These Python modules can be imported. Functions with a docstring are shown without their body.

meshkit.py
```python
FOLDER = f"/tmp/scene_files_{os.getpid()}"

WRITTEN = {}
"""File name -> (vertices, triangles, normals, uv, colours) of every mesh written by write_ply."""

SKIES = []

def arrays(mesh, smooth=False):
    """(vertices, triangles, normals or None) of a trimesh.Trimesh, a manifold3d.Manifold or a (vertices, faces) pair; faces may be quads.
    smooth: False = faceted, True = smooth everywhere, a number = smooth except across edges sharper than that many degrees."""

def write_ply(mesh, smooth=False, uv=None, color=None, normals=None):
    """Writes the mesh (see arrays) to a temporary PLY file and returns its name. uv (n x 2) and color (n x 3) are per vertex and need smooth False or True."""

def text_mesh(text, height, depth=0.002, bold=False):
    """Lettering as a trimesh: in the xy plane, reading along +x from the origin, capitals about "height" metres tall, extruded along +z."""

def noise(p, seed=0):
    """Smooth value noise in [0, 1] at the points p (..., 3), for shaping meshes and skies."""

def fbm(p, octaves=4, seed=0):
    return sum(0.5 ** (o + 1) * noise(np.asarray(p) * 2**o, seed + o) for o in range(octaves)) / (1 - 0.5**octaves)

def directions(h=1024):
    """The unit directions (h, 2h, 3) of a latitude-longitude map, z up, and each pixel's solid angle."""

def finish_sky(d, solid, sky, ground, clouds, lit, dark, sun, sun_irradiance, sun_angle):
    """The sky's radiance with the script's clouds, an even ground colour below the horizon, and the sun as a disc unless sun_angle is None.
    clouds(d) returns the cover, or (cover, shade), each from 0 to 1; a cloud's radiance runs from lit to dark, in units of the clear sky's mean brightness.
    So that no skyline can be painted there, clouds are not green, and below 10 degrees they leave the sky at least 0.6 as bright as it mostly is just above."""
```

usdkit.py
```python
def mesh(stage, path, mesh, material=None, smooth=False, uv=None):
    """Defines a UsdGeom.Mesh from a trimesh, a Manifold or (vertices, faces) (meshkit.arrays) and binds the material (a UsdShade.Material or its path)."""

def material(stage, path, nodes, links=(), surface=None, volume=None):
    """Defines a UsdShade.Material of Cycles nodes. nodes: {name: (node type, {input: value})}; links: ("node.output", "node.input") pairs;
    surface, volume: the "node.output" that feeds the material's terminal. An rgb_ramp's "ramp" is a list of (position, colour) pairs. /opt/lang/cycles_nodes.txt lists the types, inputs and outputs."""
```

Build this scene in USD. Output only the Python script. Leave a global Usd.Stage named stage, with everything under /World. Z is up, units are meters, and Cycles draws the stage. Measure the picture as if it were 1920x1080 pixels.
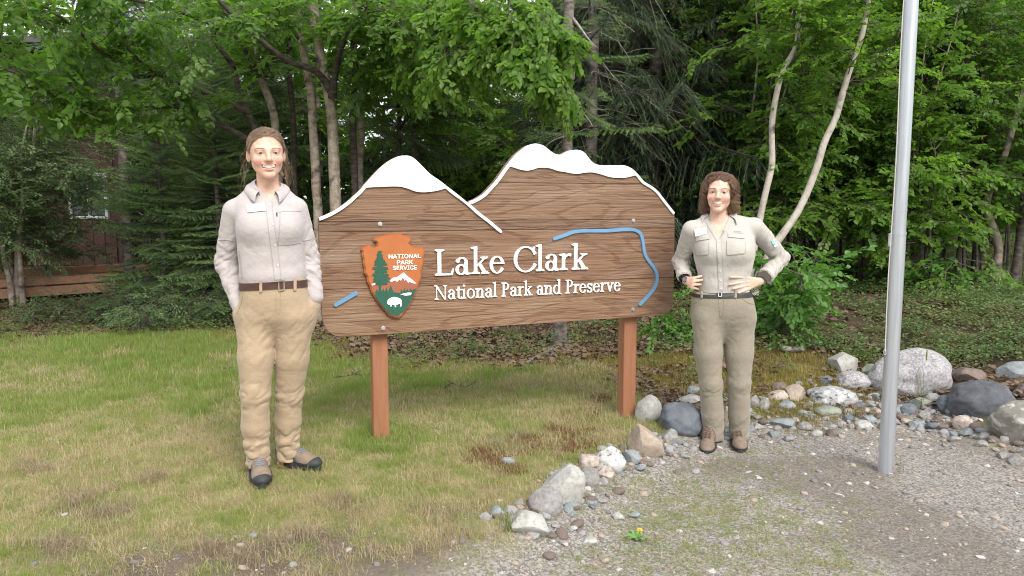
import math, random
import numpy as np, trimesh, shapely, manifold3d
from shapely.geometry import Polygon, LineString, box as sbox, Point
from shapely.ops import unary_union
from shapely import affinity
from pxr import Usd, UsdGeom, UsdLux, UsdShade, Sdf, Gf, Vt
import usdkit, meshkit
from meshkit import noise, fbm

stage = Usd.Stage.CreateInMemory()
UsdGeom.SetStageUpAxis(stage, 'Z'); UsdGeom.SetStageMetersPerUnit(stage, 1.0)
world = UsdGeom.Xform.Define(stage, '/World'); stage.SetDefaultPrim(world.GetPrim())
stage.DefinePrim('/World/Looks', 'Scope')

# ---------------------------------------------------------------- camera, sky, sun, exposure
CAM_H, PITCH, FPX = 1.37, math.radians(6.34), 1440.0
cam = UsdGeom.Camera.Define(stage, '/World/camera')
cam.AddTranslateOp().Set((0, 0, CAM_H)); cam.AddRotateXOp().Set(90 - math.degrees(PITCH))
cam.CreateHorizontalApertureAttr(36.0); cam.CreateVerticalApertureAttr(20.25); cam.CreateFocalLengthAttr(27.0)
cam.CreateClippingRangeAttr((0.05, 2000.0))
EXPOSURE = 1.6
cam.CreateExposureAttr(EXPOSURE)
SUN_AZ, SUN_EL = math.radians(155), math.radians(46)      # rotation = atan2(x, y): the veiled sun stands behind the camera, to its right
sun_dir = np.array([math.sin(SUN_AZ) * math.cos(SUN_EL), math.cos(SUN_AZ) * math.cos(SUN_EL), math.sin(SUN_EL)])
sky_mat = usdkit.material(stage, '/World/Looks/overcast_sky', {
    'sky': ('sky_texture', dict(sky_type='single_scattering', sun_disc=False, sun_elevation=SUN_EL, sun_rotation=SUN_AZ, air_density=1.0, aerosol_density=1.5)),
    'tc': ('texture_coordinate', {}),
    'no': ('noise_texture', dict(scale=3.0, detail=5.0, roughness=0.6)),
    'fr': ('map_range', dict(from_min=0.25, from_max=0.5, to_min=0.55, to_max=0.93, clamp=True)),
    'cl': ('color', dict(value=(5.6, 5.75, 6.0))),
    'mx': ('mix', dict(mix_type='mix')),
    'bg': ('background_shader', dict(strength=0.09))},
    [('tc.generated', 'no.vector'), ('no.fac', 'fr.value'), ('fr.result', 'mx.fac'), ('sky.color', 'mx.color1'), ('cl.color', 'mx.color2'), ('mx.color', 'bg.color')], surface='bg.background')
dome = UsdLux.DomeLight.Define(stage, '/World/sky')
dome.CreateIntensityAttr(1.0)
UsdShade.MaterialBindingAPI.Apply(dome.GetPrim()).Bind(sky_mat)
dome.GetPrim().SetCustomDataByKey('kind', 'structure')
sun = UsdLux.DistantLight.Define(stage, '/World/sun')
sun.CreateIntensityAttr(0.4); sun.CreateAngleAttr(30.0); sun.CreateNormalizeAttr(True); sun.CreateColorAttr((1.0, 0.955, 0.89))
sun.AddRotateZOp().Set(-math.degrees(SUN_AZ)); sun.AddRotateXOp().Set(-(90 - math.degrees(SUN_EL)))

# ---------------------------------------------------------------- helpers: prims
counts = {}
def numbered(path):
    n = counts.get(path, 0); counts[path] = n + 1
    return path if n == 0 else '%s_%03d' % (path, n)
def parent_path(parent): return '/World' if parent is None else str(parent.GetPath())
def tag(prim, label=None, cat=None, group=None, kind=None):
    for k, v in (('label', label), ('category', cat), ('group', group), ('kind', kind)):
        if v: prim.SetCustomDataByKey(k, v)
    return prim
def thing(name, label=None, cat=None, loc=(0, 0, 0), rotz=0.0, group=None, kind=None, parent=None):
    x = UsdGeom.Xform.Define(stage, numbered(parent_path(parent) + '/' + name))
    if any(loc): x.AddTranslateOp().Set(Gf.Vec3d(*map(float, loc)))
    if rotz: x.AddRotateZOp().Set(math.degrees(rotz))
    return tag(x.GetPrim(), label, cat, group, kind)
def obj(name, mesh, mat, parent=None, smooth=30, tint=None, label=None, cat=None, group=None, kind=None):
    m = usdkit.mesh(stage, numbered(parent_path(parent) + '/' + name), mesh, mat, smooth)
    if tint is not None:
        UsdGeom.PrimvarsAPI(m).CreatePrimvar('tint', Sdf.ValueTypeNames.Color3fArray, 'vertex').Set(Vt.Vec3fArray.FromNumpy(np.asarray(tint, np.float32)))
    return tag(m.GetPrim(), label, cat, group, kind)
def scatter(name, protos, pos, idx, scale, quat, parent=None, label=None, cat=None, group=None, kind=None):
    """PointInstancer; protos: list of (name, mesh, material, smooth) or lists of those; quat: (n,4) w,x,y,z"""
    path = numbered(parent_path(parent) + '/' + name)
    pi = UsdGeom.PointInstancer.Define(stage, path)
    targets = []
    for k, pr in enumerate(protos):
        pr = pr if isinstance(pr, list) else [pr]
        xp = UsdGeom.Xform.Define(stage, '%s/piece_%03d' % (path, k))
        for nm, me, mt, sm in pr:
            usdkit.mesh(stage, '%s/piece_%03d/%s' % (path, k, nm), me, mt, sm)
        targets.append(xp.GetPath())
    pi.CreatePrototypesRel().SetTargets(targets)
    pi.CreateProtoIndicesAttr(Vt.IntArray.FromNumpy(np.asarray(idx, np.int32)))
    pi.CreatePositionsAttr(Vt.Vec3fArray.FromNumpy(np.asarray(pos, np.float32)))
    scale = np.asarray(scale, np.float32)
    if scale.ndim == 1: scale = np.repeat(scale[:, None], 3, 1)
    pi.CreateScalesAttr(Vt.Vec3fArray.FromNumpy(np.ascontiguousarray(scale)))
    q = np.asarray(quat, np.float32)
    pi.CreateOrientationsAttr(Vt.QuathArray([Gf.Quath(float(a), float(b), float(c), float(d)) for a, b, c, d in q]))
    return tag(pi.GetPrim(), label, cat, group, kind)
def quat_from_frames(X, Y, Z):
    from scipy.spatial.transform import Rotation as R
    q = R.from_matrix(np.stack([X, Y, Z], -1)).as_quat()
    return q[:, [3, 0, 1, 2]]
def quat_euler(rx, ry, rz):
    from scipy.spatial.transform import Rotation as R
    q = R.from_euler('xyz', np.stack([rx, ry, rz], -1)).as_quat()
    return q[:, [3, 0, 1, 2]]
def quat_along(D, roll=None, up=(0, 0, 1)):
    """x axis along D, z axis as near to up as may be, then rolled about D"""
    D = D / np.linalg.norm(D, axis=1, keepdims=True)
    up = np.broadcast_to(np.asarray(up, float), D.shape)
    Y = np.cross(up, D); n = np.linalg.norm(Y, axis=1, keepdims=True)
    Y = np.where(n > 1e-3, Y / np.maximum(n, 1e-9), [0, 1, 0]); Z = np.cross(D, Y)
    if roll is not None:
        c, s = np.cos(roll)[:, None], np.sin(roll)[:, None]
        Y, Z = Y * c + Z * s, Z * c - Y * s
    return quat_from_frames(D, Y, Z)

# ---------------------------------------------------------------- helpers: view rays (photo pixel -> point in the place)
CP, SP = math.cos(PITCH), math.sin(PITCH)
def ray(px, py):
    u, v = (px - 960) / FPX, (540 - py) / FPX
    return np.array([u, CP + v * SP, -SP + v * CP])
def at(px, py, Y):
    d = ray(px, py); return np.array([0, 0, CAM_H]) + d * (Y / d[1])
def at_z(px, py, z):
    d = ray(px, py); return np.array([0, 0, CAM_H]) + d * ((z - CAM_H) / d[2])

# ---------------------------------------------------------------- helpers: meshes
def joined(ms):
    """concatenate (v, f) pairs"""
    V, F, n = [], [], 0
    for m in ms:
        v, f = (m.vertices, m.faces) if hasattr(m, 'vertices') else m
        v, f = np.asarray(v, float), np.asarray(f, int)
        if f.shape[1] == 4: f = np.vstack([f[:, [0, 1, 2]], f[:, [0, 2, 3]]])
        V.append(v); F.append(f + n); n += len(v)
    return np.vstack(V), np.vstack(F)
def bx(x0, x1, y0, y1, z0, z1, bev=0.0):
    if bev <= 0:
        m = trimesh.creation.box([x1 - x0, y1 - y0, z1 - z0]); m.apply_translation([(x0 + x1) / 2, (y0 + y1) / 2, (z0 + z1) / 2])
        return np.array(m.vertices), np.array(m.faces)
    pts = []
    for sx, xx in ((1, x0), (-1, x1)):
        for sy, yy in ((1, y0), (-1, y1)):
            for sz, zz in ((1, z0), (-1, z1)):
                pts += [(xx, yy + sy * bev, zz + sz * bev), (xx + sx * bev, yy, zz + sz * bev), (xx + sx * bev, yy + sy * bev, zz)]
    h = trimesh.convex.convex_hull(np.array(pts)); return np.array(h.vertices), np.array(h.faces)
def resample(pts, n):
    pts = np.asarray(pts, float)
    from scipy.interpolate import CubicSpline, PchipInterpolator
    t = np.concatenate([[0], np.cumsum(np.linalg.norm(np.diff(pts, axis=0), axis=1))])
    if len(pts) < 3: return pts[0] + (pts[-1] - pts[0]) * np.linspace(0, 1, n)[:, None]
    return PchipInterpolator(t, pts)(np.linspace(0, t[-1], n))
def tube(points, radii, sides=6, cap=True, closed_tip=False):
    p = np.asarray(points, float); n = len(p)
    r = np.broadcast_to(np.asarray(radii, float), (n,)).copy()
    T = np.gradient(p, axis=0); T /= np.linalg.norm(T, axis=1, keepdims=True) + 1e-12
    a = np.array([0, 0, 1.0]) if abs(T[0, 2]) < 0.9 else np.array([1.0, 0, 0])
    A = np.zeros_like(p)
    for i in range(n):
        a = a - T[i] * (a @ T[i]); a /= np.linalg.norm(a) + 1e-12; A[i] = a
    B = np.cross(T, A); ang = np.arange(sides) * 2 * np.pi / sides
    v = p[:, None] + r[:, None, None] * (np.cos(ang)[None, :, None] * A[:, None] + np.sin(ang)[None, :, None] * B[:, None])
    v = v.reshape(-1, 3)
    i, j = np.meshgrid(np.arange(n - 1), np.arange(sides), indexing='ij')
    q = np.stack([i * sides + j, i * sides + (j + 1) % sides, (i + 1) * sides + (j + 1) % sides, (i + 1) * sides + j], -1).reshape(-1, 4)
    f = np.vstack([q[:, [0, 1, 2]], q[:, [0, 2, 3]]])
    if cap:
        v = np.vstack([v, p[0], p[-1]]); c0, c1 = len(v) - 2, len(v) - 1
        k = np.arange(sides)
        f = np.vstack([f, np.stack([np.full(sides, c0), (k + 1) % sides, k], 1), np.stack([np.full(sides, c1), (n - 1) * sides + k, (n - 1) * sides + (k + 1) % sides], 1)])
    return v, f
def extrude(poly, depth, y0=0.0, bevel=0.0):
    """polygon in (x, z), solid from y0 (front) back to y0+depth; front is the -y side. bevel: chamfer of the front edge"""
    out = []
    for g in getattr(poly, 'geoms', [poly]):
        if g.is_empty or g.area < 1e-8: continue
        g = shapely.geometry.polygon.orient(g)
        if bevel > 0:
            cs = manifold3d.CrossSection([np.array(r.coords)[:-1] for r in [g.exterior, *g.interiors]])
            top = cs.offset(-bevel, manifold3d.JoinType.Miter)
            a = manifold3d.Manifold.extrude(cs, depth - bevel)
            m1 = a.to_mesh(); v, f = np.array(m1.vert_properties[:, :3]), np.array(m1.tri_verts)
            ms = [(v, f)]
            steps = 3
            for s in range(steps):
                o = bevel * (1 - math.cos((s + 1) / steps * math.pi / 2)); h = bevel * math.sin((s + 1) / steps * math.pi / 2)
                h0 = bevel * math.sin(s / steps * math.pi / 2)
                c2 = cs.offset(-o, manifold3d.JoinType.Miter)
                if c2.is_empty(): break
                m2 = manifold3d.Manifold.extrude(c2, h - h0 + 0.0002).translate([0, 0, depth - bevel + h0 - 0.0002]).to_mesh()
                ms.append((np.array(m2.vert_properties[:, :3]), np.array(m2.tri_verts)))
            v, f = joined(ms)
        else:
            m = trimesh.creation.extrude_polygon(g, depth, engine='earcut'); v, f = np.array(m.vertices), np.array(m.faces)
        v = np.stack([v[:, 0], y0 + depth - v[:, 2], v[:, 1]], 1)      # z of the extrusion comes towards -y
        out.append((v, f))
    return joined(out)
def smin(a, b, k):
    h = np.clip(0.5 + 0.5 * (b - a) / k, 0, 1); return b + (a - b) * h - k * h * (1 - h)
def smax(a, b, k): return -smin(-a, -b, k)
def sstep(x, a, b):
    t = np.clip((x - a) / (b - a), 0, 1); return t * t * (3 - 2 * t)
def cone_sdf(P, a, b, r1, r2):
    a, b = np.asarray(a, float), np.asarray(b, float); ab = b - a
    t = np.clip(((P - a) @ ab) / (ab @ ab), 0, 1)
    return np.linalg.norm(P - a - t[:, None] * ab, axis=1) - (r1 + (r2 - r1) * t)
def ell_sdf(P, c, r, R=None):
    q = P - np.asarray(c, float)
    if R is not None: q = q @ R
    r = np.asarray(r, float)
    k0 = np.linalg.norm(q / r, axis=1); k1 = np.linalg.norm(q / r ** 2, axis=1)
    return k0 * (k0 - 1) / np.maximum(k1, 1e-9)
def box_sdf(P, c, hs, r, R=None):
    q = P - np.asarray(c, float)
    if R is not None: q = q @ R
    q = np.abs(q) - (np.asarray(hs, float) - r)
    return np.linalg.norm(np.maximum(q, 0), axis=1) + np.minimum(q.max(1), 0) - r
def rotz(a): c, s = math.cos(a), math.sin(a); return np.array([[c, -s, 0], [s, c, 0], [0, 0, 1.0]])
def rotx(a): c, s = math.cos(a), math.sin(a); return np.array([[1.0, 0, 0], [0, c, -s], [0, s, c]])
def roty(a): c, s = math.cos(a), math.sin(a); return np.array([[c, 0, s], [0, 1.0, 0], [-s, 0, c]])
def sdf_mesh(f, lo, hi, h, band=1.25):
    """surface nets over the narrow band of the distance function f; one closed smooth mesh"""
    lo, hi = np.asarray(lo, float), np.asarray(hi, float); B = 4; S = B * h
    nb = np.ceil((hi - lo) / S).astype(int)
    bi = np.stack(np.meshgrid(*[np.arange(k) for k in nb], indexing='ij'), -1).reshape(-1, 3)
    c = lo + (bi + 0.5) * S
    d = np.concatenate([f(c[i:i + 200000]) for i in range(0, len(c), 200000)])
    bi = bi[np.abs(d) < S * 0.87 * band]
    loc = np.stack(np.meshgrid(*[np.arange(B + 1)] * 3, indexing='ij'), -1).reshape(-1, 3)
    P = (lo + (bi[:, None] * B + loc[None]) * h).reshape(-1, 3)
    V = np.concatenate([f(P[i:i + 200000]) for i in range(0, len(P), 200000)]).reshape(-1, B + 1, B + 1, B + 1)
    ins = V < 0
    off = [(i, j, k) for i in (0, 1) for j in (0, 1) for k in (0, 1)]
    cor = np.stack([ins[:, i:i + B, j:j + B, k:k + B] for i, j, k in off], -1)
    act = cor.any(-1) & ~cor.all(-1)
    b, i, j, k = np.nonzero(act)
    cv = np.stack([V[b, i + o[0], j + o[1], k + o[2]] for o in off], -1)
    cell = bi[b] * B + np.stack([i, j, k], 1)
    acc, cnt = np.zeros((len(b), 3)), np.zeros(len(b))
    offa = np.array(off, float)
    for m in range(8):
        for n in range(m + 1, 8):
            if np.abs(offa[m] - offa[n]).sum() != 1: continue
            a0, a1 = cv[:, m], cv[:, n]; x = (a0 < 0) != (a1 < 0)
            t = np.where(x, a0 / np.where(x, a0 - a1, 1), 0)
            acc += np.where(x[:, None], offa[m] + t[:, None] * (offa[n] - offa[m]), 0); cnt += x
    verts = lo + (cell + acc / cnt[:, None]) * h
    big = np.array([1 << 40, 1 << 20, 1], np.int64)
    key = (cell.astype(np.int64) + 8) @ big; order = np.argsort(key); ks = key[order]
    F = []
    for ax in range(3):
        sl = [slice(0, B)] * 3; s2 = list(sl); s2[ax] = slice(1, B + 1)
        e0, e1 = ins[(slice(None), *sl)], ins[(slice(None), *s2)]
        b, i, j, k = np.nonzero(e0 != e1); flip = e0[b, i, j, k]
        g = bi[b] * B + np.stack([i, j, k], 1)
        u, w = (ax + 1) % 3, (ax + 2) % 3
        qs = []
        for du, dw in ((-1, -1), (0, -1), (0, 0), (-1, 0)):
            cc = g.copy(); cc[:, u] += du; cc[:, w] += dw
            kk = (cc.astype(np.int64) + 8) @ big
            pos = np.clip(np.searchsorted(ks, kk), 0, len(ks) - 1)
            qs.append(np.where(ks[pos] == kk, order[pos], -1))
        q = np.stack(qs, 1); ok = (q >= 0).all(1); q, fl = q[ok], flip[ok]
        q = np.where(fl[:, None], q, q[:, ::-1]); F.append(q)
    q = np.vstack(F)
    return verts, np.vstack([q[:, [0, 1, 2]], q[:, [0, 2, 3]]])
def cast(f, O, D, tmax=1.0, steps=60):
    """first hit of rays O + t D on the surface of f"""
    O = np.asarray(O, float); D = np.broadcast_to(np.asarray(D, float), O.shape); t = np.zeros(len(O)); on = np.arange(len(O))
    for _ in range(steps):
        d = f(O[on] + D[on] * t[on, None]); t[on] = np.minimum(t[on] + np.clip(d * 0.9, -0.02, 0.08), tmax); on = on[(np.abs(d) > 2e-4) & (t[on] < tmax)]
        if not len(on): break
    return O + D * t[:, None]
def grad(f, P, e=0.002):
    g = np.stack([f(P + d) - f(P - d) for d in np.eye(3) * e], 1)
    return g / (np.linalg.norm(g, axis=1, keepdims=True) + 1e-12)
def patch(f, U, V, front, thick=0.003, lift=0.001, axis=(0, 1, 0)):
    """a thin solid that lies on the surface of f; U, V index a grid of start points given by front(u, v)"""
    uu, vv = np.meshgrid(U, V, indexing='ij'); O = front(uu.ravel(), vv.ravel())
    P = cast(f, O, axis); N = grad(f, P)
    return shell(P.reshape(*uu.shape, 3), N.reshape(*uu.shape, 3), lift, lift + thick)
def shell(P, N, a, b, closed=False):
    """solid between two offsets of a grid of points (nu, nv, 3)"""
    nu, nv = P.shape[:2]
    top, bot = (P + N * b).reshape(-1, 3), (P + N * a).reshape(-1, 3)
    idx = np.arange(nu * nv).reshape(nu, nv)
    if closed: idx = np.vstack([idx, idx[:1]])
    q = np.stack([idx[:-1, :-1], idx[1:, :-1], idx[1:, 1:], idx[:-1, 1:]], -1).reshape(-1, 4); n = nu * nv
    F = [q, q[:, ::-1] + n]
    def rim(e): e = np.asarray(e); return np.stack([e[:-1], e[1:], e[1:] + n, e[:-1] + n], 1)[:, ::-1]
    F += [rim(idx[:, 0]), rim(idx[::-1, -1])]
    if not closed: F += [rim(idx[0, ::-1]), rim(idx[-1, :])]
    return np.vstack([top, bot]), np.vstack(F)
# ---------------------------------------------------------------- materials
L = '/World/Looks/'
def lin(r, g, b):
    return tuple((c / 12.92 if c <= 0.04045 else ((c + 0.055) / 1.055) ** 2.4) for c in (r / 255, g / 255, b / 255))
def simple(name, c0, c1=None, rough=0.6, scale=8.0, detail=4.0, bump=0.0, bscale=None, metallic=0.0, coords='object', stretch=(1, 1, 1), spec=0.5, bdist=0.01, lo=0.35, hi=0.65, sheen=0.0, sss=0.0):
    c1 = c1 or c0
    n = {'tc': ('texture_coordinate', {}), 'mp': ('mapping', dict(scale=stretch)), 'no': ('noise_texture', dict(scale=scale, detail=detail, roughness=0.6)),
         'rp': ('rgb_ramp', dict(ramp=[(lo, c0), (hi, c1)])), 'p': ('principled_bsdf', dict(roughness=rough, metallic=metallic, specular_ior_level=spec, sheen_weight=sheen, subsurface_weight=sss))}
    l = [(f'tc.{coords}', 'mp.vector'), ('mp.vector', 'no.vector'), ('no.fac', 'rp.fac'), ('rp.color', 'p.base_color')]
    if bump:
        n['nb'] = ('noise_texture', dict(scale=bscale or scale * 4, detail=3.0, roughness=0.6)); n['bp'] = ('bump', dict(strength=bump, distance=bdist))
        l += [('mp.vector', 'nb.vector'), ('nb.fac', 'bp.height'), ('bp.normal', 'p.normal')]
    return usdkit.material(stage, L + name, n, l, surface='p.BSDF')
def leaf_mat(name, c0, c1, trans=0.45, rough=0.45, c2=None):
    stops = [(0.0, c0), (0.6, c1)] + ([(1.0, c2)] if c2 else [])
    return usdkit.material(stage, L + name, {
        'g': ('geometry', {}), 'oi': ('object_info', {}), 'ad': ('math', dict(math_type='multiply_add', value2=0.55)), 'mu': ('math', dict(math_type='multiply', value2=0.45)),
        'rp': ('rgb_ramp', dict(ramp=stops)), 'p': ('principled_bsdf', dict(roughness=rough, specular_ior_level=0.4)), 'tr': ('translucent_bsdf', {}),
        'br': ('hsv', dict(saturation=1.1, value=1.75)), 'mx': ('mix_closure', dict(fac=trans))},
        [('g.random_per_island', 'ad.value1'), ('oi.random', 'mu.value1'), ('mu.value', 'ad.value3'), ('ad.value', 'rp.fac'), ('rp.color', 'p.base_color'), ('rp.color', 'br.color'), ('br.color', 'tr.color'),
         ('p.BSDF', 'mx.closure1'), ('tr.BSDF', 'mx.closure2')], surface='mx.closure')
def wood_mat(name, dark, mid, light, seed, bump=0.6):
    """sand-blasted cedar: stretched growth rings, worn ridges, silvered patches; grain runs along local x"""
    return usdkit.material(stage, L + name, {
        'tc': ('texture_coordinate', {}), 'm1': ('mapping', dict(scale=(0.62, 1.0, 3.4), location=(seed * 3.1, 0, seed * 7.7))),
        'n1': ('noise_texture', dict(scale=1.5, detail=3.0, roughness=0.5, distortion=0.6)),
        'm2': ('math', dict(math_type='multiply', value2=58.0)), 'sn': ('math', dict(math_type='sine')), 'mr': ('map_range', dict(range_type='smoothstep', from_min=-1.0, from_max=-.25, to_min=0.0, to_max=1.0)),
        'm3': ('mapping', dict(scale=(2.5, 6.0, 95.0), location=(seed, 0, seed))), 'n3': ('noise_texture', dict(scale=1.0, detail=4.0, roughness=0.65, distortion=0.3)),
        'm4': ('mapping', dict(scale=(1.2, 1.0, 5.0), location=(seed * 5, 0, 0))), 'n4': ('noise_texture', dict(scale=1.0, detail=4.0, roughness=0.6)),
        'c1': ('mix', dict(mix_type='mix')), 'ad': ('math', dict(math_type='multiply_add', value2=0.18)), 'h2': ('math', dict(math_type='multiply', value2=0.82)),
        'rp': ('rgb_ramp', dict(ramp=[(0.12, dark), (0.5, mid), (0.85, light)])),
        'w4': ('map_range', dict(from_min=0.5, from_max=0.75, to_min=0.0, to_max=0.42, clamp=True)), 'gy': ('color', dict(value=(0.34, 0.27, 0.20))), 'mg': ('mix', dict(mix_type='mix')),
        'bp': ('bump', dict(strength=bump, distance=0.02)), 'p': ('principled_bsdf', dict(roughness=0.62, specular_ior_level=0.35))},
        [('tc.object', 'm1.vector'), ('m1.vector', 'n1.vector'), ('n1.fac', 'm2.value1'), ('m2.value', 'sn.value1'), ('sn.value', 'mr.value'),
         ('tc.object', 'm3.vector'), ('m3.vector', 'n3.vector'), ('tc.object', 'm4.vector'), ('m4.vector', 'n4.vector'),
         ('mr.result', 'ad.value1'), ('n3.fac', 'h2.value1'), ('h2.value', 'ad.value3'), ('ad.value', 'rp.fac'),
         ('n4.fac', 'w4.value'), ('w4.result', 'mg.fac'), ('rp.color', 'mg.color1'), ('gy.color', 'mg.color2'), ('mg.color', 'p.base_color'),
         ('ad.value', 'bp.height'), ('bp.normal', 'p.normal')], surface='p.BSDF')
def bark_mat(name, pale, mid, dark, patch=0.5, zs=1.0, xs=9.0, ramp=(0.3, 0.48, 0.62)):
    return usdkit.material(stage, L + name, {
        'g': ('geometry', {}), 'm1': ('mapping', dict(scale=(xs, xs, 26.0 * zs))), 'n1': ('noise_texture', dict(scale=1.0, detail=4.0, roughness=0.65)),
        'm2': ('mapping', dict(scale=(3.0, 3.0, 3.2))), 'n2': ('noise_texture', dict(scale=1.6, detail=3.0, roughness=0.6)),
        'r1': ('rgb_ramp', dict(ramp=[(ramp[0], dark), (ramp[1], mid), (ramp[2], pale)])), 'r2': ('map_range', dict(from_min=patch - 0.07, from_max=patch + 0.06, clamp=True)),
        'dk': ('color', dict(value=dark)), 'mx': ('mix', dict(mix_type='mix')), 'bp': ('bump', dict(strength=0.5, distance=0.012)), 'p': ('principled_bsdf', dict(roughness=0.8, specular_ior_level=0.25))},
        [('g.position', 'm1.vector'), ('m1.vector', 'n1.vector'), ('g.position', 'm2.vector'), ('m2.vector', 'n2.vector'), ('n1.fac', 'r1.fac'), ('n2.fac', 'r2.value'),
         ('r2.result', 'mx.fac'), ('dk.color', 'mx.color1'), ('r1.color', 'mx.color2'), ('mx.color', 'p.base_color'), ('n1.fac', 'bp.height'), ('bp.normal', 'p.normal')], surface='p.BSDF')
def stone_mat(name, base, speck, dark, amount=0.5, scale=55.0, veins=False, bump=0.35):
    return usdkit.material(stage, L + name, {
        'tc': ('texture_coordinate', {}), 'n1': ('noise_texture', dict(scale=6.0, detail=5.0, roughness=0.65)), 'v': ('noise_texture', dict(scale=scale, detail=2.0, roughness=0.7)),
        'r1': ('rgb_ramp', dict(ramp=[(0.32, tuple(0.62 * c for c in base)), (0.52, base), (0.7, tuple(min(0.75, 1.25 * c) for c in base))])),
        'r2': ('map_range', dict(from_min=0.56, from_max=0.66, to_min=0.0, to_max=amount, clamp=True)), 'r3': ('map_range', dict(from_min=0.44, from_max=0.36, to_min=0.0, to_max=amount, clamp=True)),
        's': ('color', dict(value=speck)), 'd': ('color', dict(value=dark)), 'x1': ('mix', dict(mix_type='mix')), 'x2': ('mix', dict(mix_type='mix')),
        'nb': ('noise_texture', dict(scale=32.0, detail=5.0, roughness=0.7)), 'bp': ('bump', dict(strength=bump, distance=0.008)), 'p': ('principled_bsdf', dict(roughness=0.85, specular_ior_level=0.25))},
        [('tc.object', 'n1.vector'), ('tc.object', 'v.vector'), ('tc.object', 'nb.vector'), ('n1.fac', 'r1.fac'), ('v.fac', 'r2.value'), ('v.fac', 'r3.value'),
         ('r1.color', 'x1.color1'), ('s.color', 'x1.color2'), ('r2.result', 'x1.fac'), ('x1.color', 'x2.color1'), ('d.color', 'x2.color2'), ('r3.result', 'x2.fac'),
         ('x2.color', 'p.base_color'), ('nb.fac', 'bp.height'), ('bp.normal', 'p.normal')], surface='p.BSDF')
def tint_mat(name, rough=0.5, sss=0.0, spec=0.4, bump=0.0, bscale=400.0):
    n = {'a': ('attribute', dict(attribute='tint')), 'tc': ('texture_coordinate', {}), 'no': ('noise_texture', dict(scale=60.0, detail=4.0)), 'mr': ('map_range', dict(from_min=0.3, from_max=0.7, to_min=0.88, to_max=1.1)),
         'h': ('hsv', {}), 'p': ('principled_bsdf', dict(roughness=rough, specular_ior_level=spec, subsurface_weight=sss, subsurface_scale=0.006, subsurface_radius=(1.0, 0.35, 0.2)))}
    l = [('tc.object', 'no.vector'), ('no.fac', 'mr.value'), ('mr.result', 'h.value'), ('a.color', 'h.color'), ('h.color', 'p.base_color')]
    if bump:
        n['nb'] = ('noise_texture', dict(scale=bscale, detail=2.0)); n['bp'] = ('bump', dict(strength=bump, distance=0.002)); l += [('tc.object', 'nb.vector'), ('nb.fac', 'bp.height'), ('bp.normal', 'p.normal')]
    return usdkit.material(stage, L + name, n, l, surface='p.BSDF')
def cloth_mat(name, col, var=0.1, rough=0.85, weave=900.0, sheen=0.15):
    lo, hi = tuple(c * (1 - var) for c in col), tuple(min(0.9, c * (1 + var)) for c in col)
    return simple(name, lo, hi, rough=rough, scale=22.0, detail=5.0, bump=0.45, bscale=42.0, spec=0.2, bdist=0.007, lo=0.3, hi=0.7, sheen=sheen)
PINE_POST = simple('post_stain', (0.245, 0.105, 0.052), (0.30, 0.14, 0.075), rough=0.6, scale=3.0, bump=0.25, bscale=9.0, stretch=(9, 9, 0.8), spec=0.3)
WHITE = simple('white_paint', (0.78, 0.79, 0.80), (0.82, 0.83, 0.83), rough=0.45, scale=14, bump=0.05)
BLUE = simple('blue_paint', (0.11, 0.235, 0.38), (0.13, 0.265, 0.42), rough=0.45, scale=10)
ORANGE = simple('emblem_orange', (0.36, 0.108, 0.026), (0.40, 0.128, 0.034), rough=0.5, scale=9, bump=0.05)
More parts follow.
